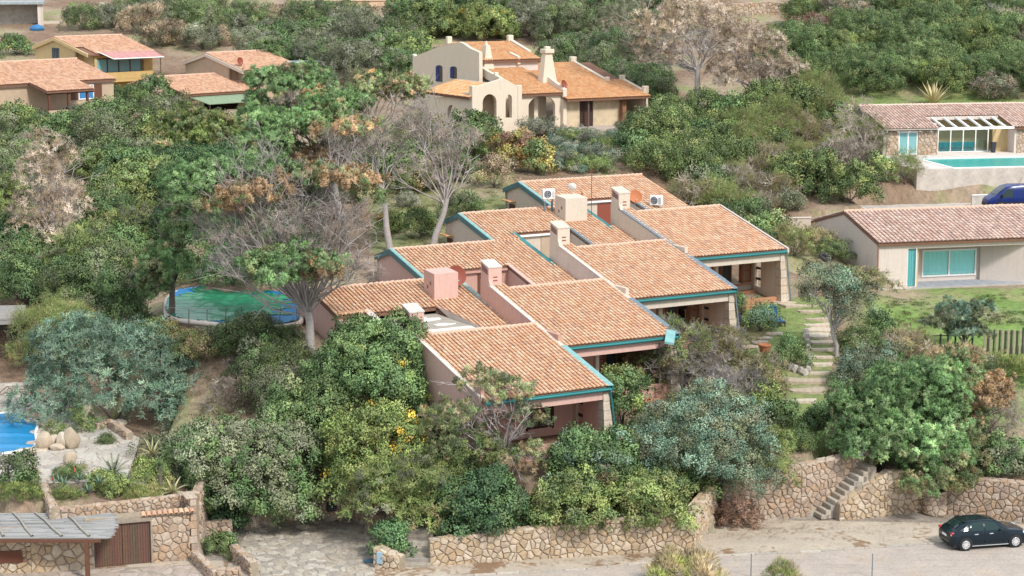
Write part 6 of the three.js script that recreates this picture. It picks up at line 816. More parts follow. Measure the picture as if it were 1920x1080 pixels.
// ---------- plants ----------
// leaf clumps about one metre across, growing along +y; each is one small mesh that crowns repeat
function leafGeo(list) { // list of [center, dir, width, length, normal]
  const P = [], N = [];
  for (const [c, d, w, l, n, bend = 0] of list) {
    const s = d.clone().cross(n).normalize().multiplyScalar(w / 2), a = c.clone(), m = c.clone().addScaledVector(d, l * .5).addScaledVector(n, bend), t = c.clone().addScaledVector(d, l);
    for (const v of [a, m.clone().add(s), t, a, t, m.clone().sub(s)]) { P.push(v.x, v.y, v.z); N.push(n.x, n.y, n.z); }
  }
  const g = new THREE.BufferGeometry(); g.setAttribute('position', new THREE.BufferAttribute(new Float32Array(P), 3)); g.setAttribute('normal', new THREE.BufferAttribute(new Float32Array(N), 3)); g.setAttribute('uv', new THREE.BufferAttribute(new Float32Array(P.length / 3 * 2), 2)); return g;
}
const dirR = (R, up = -1) => { let v; do v = new V3(rr(R, -1, 1), rr(R, -1, 1), rr(R, -1, 1)); while (v.lengthSq() > 1 || v.lengthSq() < .01 || v.y < up); return v.normalize(); };
const CLUMP = {};
{
  const mk = (name, seed, n, fn) => { CLUMP[name] = [0, 1, 2].map((k) => { const R = rng(seed * 10 + k), l = []; for (let i = 0; i < n; i++) fn(R, l, i); return leafGeo(l); }); };
  const mix = (a, b, t) => a.clone().lerp(b, t).normalize();
  mk('broad', 1, 60, (R, l) => { const p = dirR(R, -.25).multiplyScalar(.5 * Math.cbrt(R())); p.y = p.y * .75 + .08; const o = mix(p.clone().add(new V3(0, .3, 0)), dirR(R), .25), d = mix(dirR(R), o, .35); l.push([p, d, rr(R, .09, .13), rr(R, .15, .23), o, .012]); });
  mk('fine', 2, 84, (R, l) => { const p = dirR(R, -.25).multiplyScalar(.5 * Math.cbrt(R())); p.y = p.y * .8 + .08; const o = mix(p.clone().add(new V3(0, .3, 0)), dirR(R), .28), d = mix(dirR(R), o, .5); l.push([p, d, rr(R, .06, .09), rr(R, .11, .18), o, .008]); });
  { let tuft, ax; mk('needle', 3, 160, (R, l, i) => { if (i % 20 === 0) { tuft = dirR(R, -.2).multiplyScalar(rr(R, .08, .36)); tuft.y += .05; ax = mix(tuft.clone().setY(tuft.y + .25), dirR(R, 0), .3); } const d = mix(ax, dirR(R), .62), n = mix(d, ax, .4); l.push([tuft.clone().addScaledVector(dirR(R), .03), d, rr(R, .030, .046), rr(R, .17, .27), n.cross(d).cross(d).negate().lengthSq() > .01 ? mix(ax, dirR(R), .4) : ax]); }); }
  { let base, ax, k; mk('feather', 4, 110, (R, l, i) => { if (i % 11 === 0) { base = dirR(R, -.2).multiplyScalar(rr(R, 0, .28)); ax = mix(base.clone().add(new V3(0, .3, 0)), dirR(R, -.1), .45); k = rr(R, .3, .5); } const t = (i % 11) / 10, c = base.clone().addScaledVector(ax, t * k), d = mix(ax, dirR(R), .45); l.push([c, d, rr(R, .03, .05), lerp(.17, .09, t), mix(mix(c, new V3(0, 1, 0), .5), dirR(R), .4)]); }); }
  { let base, ax; mk('wisp', 5, 90, (R, l, i) => { if (i % 9 === 0) { base = dirR(R, -.3).multiplyScalar(rr(R, 0, .25)); ax = mix(base.clone().add(new V3(0, .2, 0)), dirR(R, -.3), .5); } const t = (i % 9) / 8, c = base.clone().addScaledVector(ax, t * .5).add(new V3(0, -.1 * t * t, 0)), d = mix(ax, dirR(R), .5); l.push([c, d, rr(R, .012, .022), rr(R, .16, .28), mix(c.clone().add(new V3(0, .3, 0)), dirR(R), .5)]); }); }
  mk('grass', 6, 60, (R, l) => { const a = R() * 6.283, r = .42 * Math.sqrt(R()), p = new V3(Math.cos(a) * r, -.05, Math.sin(a) * r), d = new V3(Math.cos(a) * r * 1.2 + rr(R, -.3, .3), 1, Math.sin(a) * r * 1.2 + rr(R, -.3, .3)).normalize(); l.push([p, d, rr(R, .018, .034), rr(R, .3, .62), mix(new V3(d.x, .6, d.z), dirR(R), .3)]); });
}
const TWIG = [0, 1, 2].map((k) => { const R = rng(77 + k), g = []; for (let i = 0; i < 7; i++) { const d = dirR(R, -.1), p = [new V3(0, 0, 0)]; for (let j = 1; j < 4; j++) p.push(p[j - 1].clone().addScaledVector(d, .2).addScaledVector(dirR(R), .07)); g.push(limb(p, [.02, .016, .011, .005], 3)); for (let q = 0; q < 2; q++) { const s = p[1 + q], e = s.clone().addScaledVector(d.clone().lerp(dirR(R), .6).normalize(), rr(R, .2, .34)); g.push(limb([s, e], [.011, .004], 3)); } } return fuse(g); });
const leafMat = new THREE.MeshPhysicalMaterial({ color: C(1, 1, 1), roughness: .62, side: THREE.DoubleSide, specularIntensity: .55 });
const twigMat = mat(1, 1, 1, { roughness: 1 });
// palettes: linear base colours with the share of each
const PAL = {
  mastic: [[.058, .100, .044, 5], [.082, .132, .056, 3], [.105, .155, .065, 1]], maquis: [[.080, .120, .050, 4], [.108, .150, .064, 3], [.060, .095, .042, 2], [.150, .175, .085, 1]], olive: [[0.101, 0.118, 0.075, 4], [0.125, 0.142, 0.096, 3], [0.081, 0.098, 0.058, 2], [0.154, 0.162, 0.118, 1]], grey: [[0.156, 0.168, 0.135, 4], [0.193, 0.201, 0.168, 2], [0.119, 0.135, 0.102, 2]],
  juniper: [[.088, .145, .108, 4], [.122, .185, .140, 4], [.160, .220, .170, 2], [.066, .118, .090, 2]], pine: [[.088, .160, .068, 4], [.120, .205, .092, 4], [.165, .245, .120, 3]], pineMix: [[.105, .155, .070, 4], [.155, .180, .095, 4], [.215, .205, .120, 2], [.31, .24, .15, .6]], deadPine: [[0.28, 0.2, 0.119, 4], [0.323, 0.237, 0.152, 3], [0.23, 0.158, 0.098, 2]],
  lime: [[.118, .160, .056, 4], [.155, .192, .072, 3], [.085, .128, .045, 2], [.200, .215, .090, 1]], flower: [[.100, .140, .048, 6], [.140, .175, .062, 3], [.34, .25, .04, 1.3], [.075, .110, .038, 3]], tamarisk: [[.140, .145, .070, 4], [.180, .160, .090, 3], [.115, .132, .055, 3], [.215, .165, .105, 1.2]], tan: [[0.216, 0.172, 0.124, 4], [0.256, 0.208, 0.156, 3], [0.168, 0.132, 0.096, 2]], pale: [[0.297, 0.254, 0.215, 4], [0.343, 0.3, 0.261, 3], [0.244, 0.201, 0.168, 2]],
  rust: [[0.17, 0.106, 0.081, 4], [0.212, 0.14, 0.106, 3], [0.128, 0.081, 0.064, 2]], gold: [[.26, .195, .065, 3], [.18, .165, .06, 4], [.29, .165, .07, 2], [.125, .14, .055, 3]], grassy: [[.145, .195, .062, 4], [.20, .225, .085, 3], [.26, .24, .12, 2]], dry: [[0.266, 0.222, 0.141, 4], [0.222, 0.181, 0.111, 3], [0.303, 0.255, 0.174, 2]], ivy: [[.046, .092, .045, 5], [.066, .122, .056, 3], [.035, .07, .036, 2]], twig: [[.27, .235, .215, 4], [.205, .18, .168, 3], [.36, .325, .30, 1]], twigGrey: [[.235, .22, .222, 4], [.19, .178, .18, 3], [.33, .31, .31, 1]], twigDark: [[.14, .11, .095, 3], [.19, .155, .135, 2]],
};
function pick(R, pal) { let s = 0; for (const p of pal) s += p[3]; let t = R() * s; for (const p of pal) { t -= p[3]; if (t <= 0) return p; } return pal[0]; }
// lobes of an uneven mound w wide, h high, d deep standing on y = 0
function mound(R, w, h, d, n = 7, low = .0) {
  const L = [[0, h * .42, 0, w * .33, h * .42, d * .33]], m = Math.round(n * 1.9);
  for (let i = 0; i < m; i++) { const a = i * 2.4 + rr(R, -.4, .4), t = (i + .5) / m, el = lerp(.05, 1.25, t ** .8) + low, k = Math.cos(Math.min(el, 1.4)) ** .7, r = rr(R, .13, .23) * (1 - t * .15), out = rr(R, .78, 1.06); L.push([Math.cos(a) * w * .5 * k * (out - r * .9), h * clamp(Math.sin(Math.min(el, 1.4)) * .78 * out + .06, .1, .86), Math.sin(a) * d * .5 * k * (out - r * .9), w * r, Math.min(h * .3, Math.max(h * .15, w * r * .8)), d * r]); }
  return L;
}
// foliage over the lobes. pal may be a function of the point
function foliage(parent, name, kind, L, size, pal, seed, { dens = 1, inner = .5, bottom = -.45, upright = .25, hole = 0 } = {}) {
  const R = rng(seed), mats = [[], [], []], cols = [[], [], []], inL = (p, q, s) => ((p.x - q[0]) / q[3]) ** 2 + ((p.y - q[1]) / q[4]) ** 2 + ((p.z - q[2]) / q[5]) ** 2 < s;
  const twig = kind === 'twig';
  const own = rr(R, .85, 1.25), tones = L.map(() => own * rr(R, .76, 1.28)); if (kind === 'needle') dens *= 1.35;
  for (const shell of [1, .76]) for (const q of L) { const tone = tones[L.indexOf(q)];
    const [x, y, z, a, b, c] = q, area = 4 * Math.PI * (((a * b) ** 1.6 + (a * c) ** 1.6 + (b * c) ** 1.6) / 3) ** (1 / 1.6) * shell * shell; const n = Math.ceil(area / (size * size) * dens * (shell < 1 ? inner * 4.2 : 1.55));
    for (let i = 0; i < n; i++) {
      const dv = dirR(R), p = new V3(x + dv.x * a * shell, y + dv.y * b * shell, z + dv.z * c * shell); if (dv.y < bottom) continue; if (L.some((o) => o !== q && inL(p, o, shell === 1 ? .72 : .45))) continue;
      if (hole && noise3.noise(p.x * .9 + seed, p.y * .9, p.z * .9) > .55 - hole) continue;
      const nn = new V3(dv.x / a, dv.y / b, dv.z / c).normalize().lerp(dirR(R), .25).lerp(new V3(0, 1, 0), upright).normalize();
      const m = new THREE.Matrix4().makeRotationFromQuaternion(new THREE.Quaternion().setFromUnitVectors(new V3(0, 1, 0), nn).multiply(new THREE.Quaternion().setFromAxisAngle(new V3(0, 1, 0), R() * 6.283))); const s = size * rr(R, .75, 1.4) * (shell < 1 ? .95 : 1.12); m.scale(new V3(s, s, s)); m.setPosition(p.addScaledVector(dv, (shell < 1 ? rr(R, -.2, .1) : R() < .12 ? rr(R, .3, .8) : rr(R, -.2, .35)) * size));
      const v = Math.floor(R() * 3), P = pick(R, typeof pal === 'function' ? pal(p, dv, R) : pal), k = (twig ? 1.4 : 1.72) * tone * (R() < .1 ? rr(R, 1.15, 1.45) : rr(R, .66, 1.18)) * (1 + .25 * noise3.noise(p.x * .7, p.y * .7, p.z * .7 + seed)); mats[v].push(m); cols[v].push(C(P[0] * k * 1.05, P[1] * k, P[2] * k * rr(R, .84, 1.0)));
    }
  }
  mats.forEach((l, v) => { if (l.length) { const o = instances(name, twig ? TWIG[v] : CLUMP[kind][v], twig ? twigMat : leafMat, l, parent, cols[v]); o.userData.kind = 'stuff'; const same = parent.children.filter((c) => c.userData.base === name).length; o.userData.base = name; if (same) o.name = name + '_' + String(same).padStart(3, '0'); } });
}
// a forked woody frame from the foot to the given ends
function wood(parent, name, ends, r0, m, seed, { lean = [0, 0], fork = .35, sub = 0, trunk } = {}) {
  const R = rng(seed), g = [], c = ends.reduce((s, e) => s.add(e), new V3()).multiplyScalar(1 / ends.length), top = trunk ?? new V3(c.x * fork + lean[0], c.y * fork, c.z * fork + lean[1]);
  g.push(limb([new V3(0, -.35, 0), top.clone().multiplyScalar(.35).add(new V3(rr(R, -.1, .1), 0, rr(R, -.1, .1))), top.clone().multiplyScalar(.7).add(new V3(rr(R, -.12, .12), 0, rr(R, -.1, .1))), top], [r0 * 1.25, r0, r0 * .85, r0 * .75], 7));
  const br = (a, b, r, lv) => { const L = a.distanceTo(b), p = [a]; for (let i = 1; i <= 3; i++) { const t = i / 3, q = a.clone().lerp(b, t); if (i < 3) q.add(dirR(R).multiplyScalar(L * .09)).add(new V3(0, L * .06 * Math.sin(t * 3), 0)); p.push(q); } g.push(limb(p, [r, r * .8, r * .55, r * .22], lv > 1 ? 3 : 5)); if (lv < sub) for (let i = 0; i < (lv === 0 ? 4 : 3); i++) { const s = p[1 + (i % 2)].clone().lerp(p[2], R()), d = b.clone().sub(a).normalize().lerp(dirR(R, -.3), .55).normalize(); br(s, s.clone().addScaledVector(d, L * rr(R, .3, .55)), Math.max(.016, r * .55), lv + 1); } };
  for (const e of ends) br(top.clone().multiplyScalar(rr(R, .8, 1)), e, Math.max(.055, r0 * rr(R, .75, 1.25) * clamp(1.25 / Math.sqrt(ends.length), .14, .55)), 0);
  return part(name, g, m, parent);
}
let plantSeed = 3000;
// shrub: w and h in photo pixels; stands on the ground under (px, py)
function shrub(name, label, cat, kind, pal, px, py, w, h, o = {}) {
  const p = o.D ? foot(px, o.D) : onGround(px, py), s = pxScale(p), W = w / s, H = h / s * .96, D = W * (o.deep ?? .85), seed = plantSeed++, R = rng(seed), t = thing(name === 'shrub' ? { broad: 'evergreen_bush', fine: 'shrub', feather: 'broom_bush', wisp: 'tamarisk', twig: 'leafless_bush', grass: 'grass_clump' }[kind] : name, label, cat, p, 0, o.group); if (o.y) t.position.y += o.y;
  const size = (o.size ?? (p.z < -140 ? .72 : .55)) * Math.min(1, Math.max(.45, H / 1.6)), L = mound(R, W, H, D, o.n ?? Math.round(clamp(W * 1.6, 4, 11)), o.low ?? 0);
  const stems = []; for (let i = 0; i < 5; i++) { const q = L[1 + i % (L.length - 1)]; stems.push(new V3(q[0] * .8, q[1], q[2] * .8)); } wood(t, 'stem', stems, Math.min(.12, .03 + H * .02), o.stem ?? M.bark, seed, { fork: .15 });
  const P2_ = PAL[o.pal2], base = PAL[pal]; foliage(t, 'foliage', kind, L, size, P2_ ? (q, d, r) => (fbm(q.x * .8 + seed, q.y * .8, q.z * .8) * 1.3 + rr(r, -.22, .22) + (o.bias ?? 0) + d.y * (o.top ?? 0) > (o.cut ?? .12) ? P2_ : base) : base, seed, { hole: o.hole ?? 0, dens: o.dens ?? 1, upright: o.upright ?? .25, inner: o.inner ?? .5, bottom: o.bottom ?? -.45 });
  if (o.twigs) foliage(t, 'twigs', 'twig', L.map((q) => [q[0], q[1], q[2], q[3] * o.twigs, q[4] * o.twigs, q[5] * o.twigs]), size * 1.5, PAL[o.twigPal ?? 'twig'], seed + 1, { dens: o.twigDens ?? .5, inner: .3 });
  return t;
}
// tree: foot at (px, py); lobes given in photo pixels [cx, cy, w, h, depth offset in m] at the tree's own distance
function tree(name, label, cat, px, py, trunkR, lobes, o = {}) {
  const p = o.D ? foot(px, o.D) : onGround(px, py), s = pxScale(p), seed = plantSeed++, R = rng(seed), t = thing(name, label, cat, p, 0, o.group), L = [], ends = [];
  const at = (x, y, dz) => { const q = atD(x, y, -p.z + dz); return q.sub(p); };
  for (const [cx, cy, w, h, dz = 0, pal, kind] of lobes) { const c = at(cx, cy, dz), a = w / s / 2 * 1.18, b = h / s / 2 * 1.3, l = [[c.x, c.y, c.z, a * .72, b * .7, a * .66]]; const n = Math.round(clamp(a * 2.2, 3, 9)); for (let i = 0; i < n; i++) { const g = i / n * 6.283 + rr(R, -.4, .4); l.push([c.x + Math.cos(g) * a * .6, c.y + rr(R, -.4, .4) * b, c.z + Math.sin(g) * a * .6, a * rr(R, .28, .42), b * rr(R, .35, .55), a * rr(R, .28, .42)]); } L.push([l, pal ?? o.pal, kind ?? o.kind]); ends.push(c.clone().add(new V3(0, -b * .2, 0)), ...(a > 1.2 ? [c.clone().add(new V3(-a * .55, 0, a * .2)), c.clone().add(new V3(a * .55, 0, -a * .2))] : [])); }
  for (const [x, y, dz = 0] of o.bare ?? []) ends.push(at(x, y, dz));
  wood(t, 'trunk', ends, trunkR, o.bark ?? M.bark, seed, { trunk: o.top ? at(...o.top) : undefined, fork: o.fork ?? .45, sub: o.sub ?? 1 });
  L.forEach(([l, pal, kind], i) => { const ps = Array.isArray(pal) ? pal : [pal], A = PAL[ps[0]], B = PAL[ps[1]]; foliage(t, kind === 'twig' ? 'twigs' : 'crown', kind, l, o.size ?? (p.z < -140 ? .72 : .58), B ? (q, d, r) => (fbm(q.x * .7 + seed, q.y * .7, q.z * .7) * 1.3 + rr(r, -.15, .15) + (o.bias ?? 0) + q.x * (o.biasX ?? 0) - d.y * (o.under ?? 0) > .1 ? B : A) : A, seed + i * 7, { hole: o.hole ?? 0, dens: kind === 'twig' ? .36 : o.dens ?? 1, bottom: o.bottom ?? -.3, inner: o.inner ?? .45, upright: o.upright ?? .3 }); });
  return t;
}
// rosettes: agave, yucca, cycad
function rosette(name, label, cat, px, py, n, len, wid, tone, { stem = 0, droop = .6, lift = .5, stripe, D, fine, dead, group, y = 0 } = {}) {
  const p = D ? atD(px, py, D) : onGround(px, py), R = rng(plantSeed++), t = thing(name, label, cat, p, 0, group); t.position.y += y;
  const blade = (i) => { const a = i * 2.4, up = lift + (1 - lift) * (i / n), P = [], N = []; const l = len * rr(R, .8, 1.1), pts = [], K = 6; for (let k = 0; k <= K; k++) { const q = k / K, r = l * q * Math.cos(up * 1.3) * (1 + .0), yy = l * (q * Math.sin(up * 1.35) - droop * q * q * (1 - up * .75)); pts.push(new V3(Math.cos(a) * r, stem + yy, Math.sin(a) * r)); } const sd = new V3(-Math.sin(a), 0, Math.cos(a)); const tri = (u, v, w) => P.push(...u.toArray(), ...v.toArray(), ...w.toArray()); const W = (k) => wid * Math.min(1, .6 + k * .5) * (1 - (k / K) ** 2.2) / 2; if (fine) { for (let k = 1; k < K; k++) for (let q = 0; q < 3; q++) { const c = pts[k].clone().lerp(pts[k + 1] ?? pts[k], q / 3), d = pts[k].clone().sub(pts[k - 1]).normalize(); for (const s of [1, -1]) { const e = c.clone().addScaledVector(sd, s * wid * (1 - (k / K) * .6)).addScaledVector(d, wid * .5).add(new V3(0, -.02, 0)); tri(c, c.clone().addScaledVector(d, .035), e); } } } for (let k = 0; k < K; k++) { const w0 = fine ? .012 : W(k), w1 = fine ? .01 : W(k + 1), a0 = pts[k].clone().addScaledVector(sd, w0), b0 = pts[k].clone().addScaledVector(sd, -w0), a1 = pts[k + 1].clone().addScaledVector(sd, w1), b1 = pts[k + 1].clone().addScaledVector(sd, -w1), c0 = pts[k].clone().add(new V3(0, -w0 * .5, 0)), c1 = pts[k + 1].clone().add(new V3(0, -w1 * .5, 0)); tri(a0, a1, c0); tri(c0, a1, c1); tri(c0, c1, b0); tri(b0, c1, b1); } const g = new THREE.BufferGeometry(); g.setAttribute('position', new THREE.BufferAttribute(new Float32Array(P), 3)); g.computeVertexNormals(); return metric(g); };
  const m = mat(...tone, { side: THREE.DoubleSide, roughness: .6 }); const m2 = stripe ? mat(...stripe, { side: THREE.DoubleSide, roughness: .6 }) : m;
  for (let i = 0; i < n; i++) part(fine ? 'frond' : 'leaf', blade(i), i % 2 ? m : m2, t);
  if (stem > .05) part('trunk', limb([new V3(0, -.2, 0), new V3(.03, stem * .5, 0), new V3(0, stem, 0)], [.12, .1, .09], 7), M.bark, t); return t;
}

// ---------- planting, near to far ----------
const NEAR = [ // label, kind, palette, px, py (foot), width, height in photo pixels, more
  ['large dark holm shrub between the garage pier and the parking bay', 'broad', 'mastic', 448, 972, 262, 212, { pal2: 'olive', n: 13, cut: .05, top: .25 }],
  ['ivy hanging over the stone bed left of the parking bay', 'broad', 'ivy', 420, 1004, 78, 96, { deep: .5 }],
  ['yellow flowering bush above the parking bay', 'broad', 'lime', 700, 938, 196, 196, { pal2: 'flower', bias: -.02, n: 11 }],
  ['leafy dark green bush behind the parking bay, left of the yellow flowering one', 'broad', 'maquis', 574, 880, 166, 186, { pal2: 'mastic', n: 10 }],
  ['dark bush with yellowish tips against the left pink wall of the terraced house', 'broad', 'mastic', 706, 772, 226, 200, { pal2: 'flower', bias: -.3, n: 12 }],
  ['small mauve tinted creeper by the pink side wall', 'broad', 'rust', 795, 712, 52, 46, {}],
  ['grey green bush left of the store with orange eave tiles', 'fine', 'olive', 520, 770, 120, 84, { pal2: 'maquis' }],
  ['dark green ivy swallowing the meter pier', 'broad', 'ivy', 728, 1036, 76, 86, { pal2: 'mastic', deep: .9, D: 92.4 }],
  ['dark green shrub spilling over the left end of the long stone wall', 'broad', 'ivy', 900, 1004, 176, 128, { pal2: 'mastic', n: 10 }],
  ['mid green shrub behind the spilling one, below the half dead pine', 'broad', 'maquis', 826, 930, 150, 120, { pal2: 'lime' }],
  ['bright green rounded shrub behind the middle of the long stone wall', 'broad', 'lime', 1076, 1000, 150, 118, { pal2: 'maquis', cut: 0 }],
  ['dark blue green bush below the porch with the closed dark shutters', 'broad', 'mastic', 1118, 906, 186, 108, { pal2: 'juniper', cut: .2 }],
  ['yellowish green shrub behind the right part of the long stone wall', 'broad', 'lime', 1222, 992, 136, 118, { pal2: 'maquis', cut: .1 }],
  ['tuft of dry straw coloured stalks between two green shrubs above the wall', 'grass', 'dry', 1140, 952, 46, 80, { dens: 1.3 }],
  ['big silvery green shrub in the middle of the garden slope', 'fine', 'olive', 1318, 918, 236, 208, { pal2: 'juniper', cut: -.02, n: 13 }],
  ['loose yellowish green shrub at the top of the tall rose wall', 'feather', 'lime', 1440, 916, 116, 128, { pal2: 'olive' }],
  ['dense green bush right of the tile capped buttress', 'broad', 'mastic', 1166, 808, 98, 142, { pal2: 'lime', cut: .15 }],
  ['small pinkish brown bush below the second porch', 'broad', 'rust', 1194, 742, 60, 54, { pal2: 'lime' }],
  ['feathery yellow green broom in front of the second porch', 'feather', 'lime', 1262, 724, 172, 138, { pal2: 'tamarisk', cut: .02, twigs: .85, twigPal: 'twigGrey', n: 9 }],
  ['ochre tipped feathery bush by the third buttress', 'feather', 'tamarisk', 1350, 690, 110, 86, { twigs: .9, twigPal: 'twigGrey' }],
  ['grey leafless thorny bush in the middle of the slope', 'twig', 'twigGrey', 1308, 740, 140, 90, { pal2: 'twig', dens: 1.2 }],
  ['second grey leafless bush lower on the slope', 'twig', 'twigGrey', 1378, 772, 120, 92, { dens: 1.1 }],
  ['yellow green feathery bush between the grey leafless bushes', 'feather', 'lime', 1290, 800, 86, 74, { pal2: 'tamarisk' }],
  ['tawny broom below the flagstones and terracotta pot', 'feather', 'tamarisk', 1424, 752, 106, 104, { pal2: 'lime', twigs: .8 }],
  ['small grey lavender bush beside the tawny broom', 'fine', 'grey', 1392, 812, 70, 46, {}],
  ['round trimmed green bush left of the garden steps', 'fine', 'mastic', 1484, 690, 64, 66, { pal2: 'maquis' }],
  ['round bush in front of the uphill porch, above the cycad', 'fine', 'mastic', 1428, 588, 58, 50, { pal2: 'juniper', D: 119.5 }],
  ['narrow dark bush at the foot of the third buttress', 'fine', 'mastic', 1389, 590, 26, 44, {}],
  ['yellow tinged bush left of the two round bushes below the steps', 'broad', 'lime', 1436, 778, 62, 54, { pal2: 'flower', bias: -.2 }],
  ['dark round bush just below the foot of the steps, left one', 'broad', 'mastic', 1466, 800, 54, 56, { pal2: 'olive', cut: .2 }],
  ['dark round bush under the edge of the big pine, right of the left one', 'broad', 'mastic', 1534, 806, 50, 50, { pal2: 'olive', cut: .2 }],
  ['small dark shrub above the rose wall', 'fine', 'mastic', 1498, 846, 46, 44, { pal2: 'lime' }],
  ['low tawny grass clump among the round bushes', 'grass', 'grassy', 1448, 838, 40, 34, {}],
  ['silvery shrub above the big pine, right of the garden steps', 'fine', 'olive', 1632, 728, 140, 80, { pal2: 'juniper', n: 9 }],
  ['dark upright bush between the twin trunked tree and the dry thicket', 'broad', 'mastic', 1650, 646, 56, 72, {}],
  ['green undergrowth at the foot of the twin trunked tree', 'fine', 'maquis', 1608, 662, 84, 50, { pal2: 'olive', dens: .9 }],
  ['dry straw coloured thicket right of the dark upright bush', 'feather', 'dry', 1700, 672, 96, 56, { pal2: 'tamarisk', twigs: .9 }],
  ['dry reddish reeds below the post fence', 'grass', 'dry', 1790, 694, 110, 44, { pal2: 'tan' }],
  ['grey green cushion shrub below the paling fence', 'fine', 'grey', 1852, 708, 56, 42, { pal2: 'olive' }],
  ['pale yellow green weeds on the slope at the right edge', 'grass', 'grassy', 1892, 712, 90, 46, { pal2: 'lime' }],
  ['dark bush at the right edge above the rose wall', 'broad', 'mastic', 1884, 892, 96, 84, { pal2: 'olive' }],
  ['feathery dull green bush left of the dark one at the right edge', 'feather', 'maquis', 1826, 892, 100, 84, { pal2: 'tamarisk', cut: .15 }],
  ['grey twiggy dead bush behind the right edge bushes', 'twig', 'twig', 1856, 812, 130, 88, { dens: 1 }],
  ['pale grassy tuft at the bottom edge right of centre', 'grass', 'dry', 1290, 1112, 130, 70, { D: 88.2, pal2: 'grassy', dens: 1.3 }],
  ['yellow green grassy tuft at the bottom edge below the steps', 'grass', 'grassy', 1482, 1104, 76, 44, { D: 88.2, pal2: 'dry' }],
  ['big blue green juniper behind the blue pool terrace', 'feather', 'juniper', 214, 798, 306, 226, { n: 15, deep: .7, size: .62, dens: 1.15, top: .2 }],
  ['feathery olive green tamarisk behind the juniper, left', 'wisp', 'lime', 118, 690, 172, 150, { pal2: 'tamarisk', dens: 1.5, cut: .1 }],
  ['pale leaved shrub beside the grey roofed shelter', 'broad', 'olive', 46, 676, 56, 94, { pal2: 'juniper' }],
  ['yellow green sprawling bush left of the covered pool', 'fine', 'lime', 304, 656, 84, 58, { pal2: 'gold' }],
  ['dull brown green bush in front of the covered pool', 'fine', 'tamarisk', 392, 664, 130, 42, { pal2: 'maquis' }],
  ['grey leafless bush on the brown earth behind the holm shrub', 'twig', 'twig', 432, 776, 92, 72, { pal2: 'twigDark' }],
  ['dark bush behind the fallen grey branch', 'broad', 'mastic', 484, 730, 84, 110, { pal2: 'olive' }],
  ['dark leafy bush left of the pink store wall', 'broad', 'mastic', 496, 690, 66, 66, {}],
  ['yellow green young shrub among the pool boulders', 'feather', 'lime', 97, 812, 46, 44, { D: 105.2 }],
  ['taller green shrub between the boulders, right of the young one', 'feather', 'maquis', 150, 806, 50, 66, { D: 106.5, pal2: 'lime' }],
  ['small green shrub at the paving edge under the juniper', 'fine', 'maquis', 190, 800, 34, 38, { D: 103.5 }],
  ['bright green tussock at the right of the pool paving', 'grass', 'lime', 258, 858, 36, 34, { D: 99 }],
  ['green shrub at the right end of the pool paving', 'fine', 'olive', 284, 836, 64, 60, { D: 101 }],
  ['dark tangled shrub left of the succulent bed wall', 'broad', 'mastic', 22, 968, 70, 84, { D: 94.5, pal2: 'olive', cut: .2 }],
  ['yellow green broom in the tangle left of the succulent bed', 'grass', 'gold', 36, 920, 40, 40, { D: 95.5 }],
  ['thicket of green weeds at the lower left above the pergola', 'grass', 'lime', 22, 985, 90, 30, { D: 93.5 }],
  ['creeping green plants along the top of the orange tile strip', 'grass', 'lime', 188, 966, 110, 18, { D: 92.1, y: .2, deep: .25 }],
  ['blue green succulent cascading over the garage parapet', 'fine', 'juniper', 318, 952, 30, 40, { D: 92.6, deep: .6, y: .1 }],
  ['leafy green plants inside the small bed by the parking bay', 'broad', 'maquis', 402, 1042, 62, 40, { D: 93.6 }], ['bright green tussock inside the small bed by the parking bay', 'grass', 'lime', 428, 1058, 30, 22, { D: 92.2 }],
  ['grey bush on the grass behind the terraced house', 'fine', 'grey', 760, 388, 44, 26, {}],
  ['dark green bush beside the bare leaning trunk', 'broad', 'maquis', 790, 446, 64, 60, { pal2: 'lime' }], ['low green bush left of the rear gables', 'fine', 'maquis', 862, 402, 80, 40, { pal2: 'olive' }], ['low olive bush on the grass behind the house', 'fine', 'lime', 730, 440, 66, 50, { pal2: 'gold' }],
  ['orange and yellow leaved shrub below the arched villa, left', 'broad', 'gold', 962, 320, 78, 84, { pal2: 'rust', cut: .2 }], ['second orange tinged shrub below the arched villa, right', 'broad', 'gold', 1008, 326, 66, 66, { pal2: 'maquis' }], ['tan leafless bush below the orange tinged shrubs', 'fine', 'tan', 926, 352, 70, 66, { pal2: 'tamarisk' }], ['olive upright bush at the corner of the arched villa', 'fine', 'lime', 922, 300, 38, 56, { pal2: 'gold' }],
  ['grey green spreading bush in front of the big arch of the villa', 'fine', 'grey', 1008, 256, 70, 30, { pal2: 'olive' }], ['slim young tree in front of the villa arches', 'fine', 'olive', 966, 244, 36, 40, { hole: .15 }], ['pale green bush at the right end pier of the villa', 'fine', 'grey', 1204, 256, 60, 32, { pal2: 'olive' }], ['tall light bush before the villa pier', 'fine', 'olive', 1172, 248, 40, 20, {}],
  ['green clipped dome on the slope right of the villa path', 'fine', 'juniper', 1249, 306, 40, 26, {}], ['second clipped dome just below the first', 'fine', 'juniper', 1264, 322, 34, 20, {}],
  ['long dark hedge along the right verge of the uphill roof', 'fine', 'mastic', 1390, 420, 130, 40, { pal2: 'olive', deep: .4 }], ['yellowish bush at the right end of the roof hedge', 'feather', 'tamarisk', 1490, 480, 84, 70, { pal2: 'lime' }], ['dark bush in the gap behind the roof hedge', 'broad', 'maquis', 1430, 452, 90, 50, { pal2: 'mastic' }],
  ['clipped green hedge block beside the ochre house', 'fine', 'mastic', 246, 210, 58, 54, { pal2: 'maquis' }], ['dark tree with pale flowers beside the ochre house', 'broad', 'mastic', 290, 190, 62, 50, { pal2: 'pale', cut: .28 }], ['big round dark tree in front of the tan house', 'broad', 'mastic', 62, 212, 74, 92, { pal2: 'juniper', cut: .12 }],
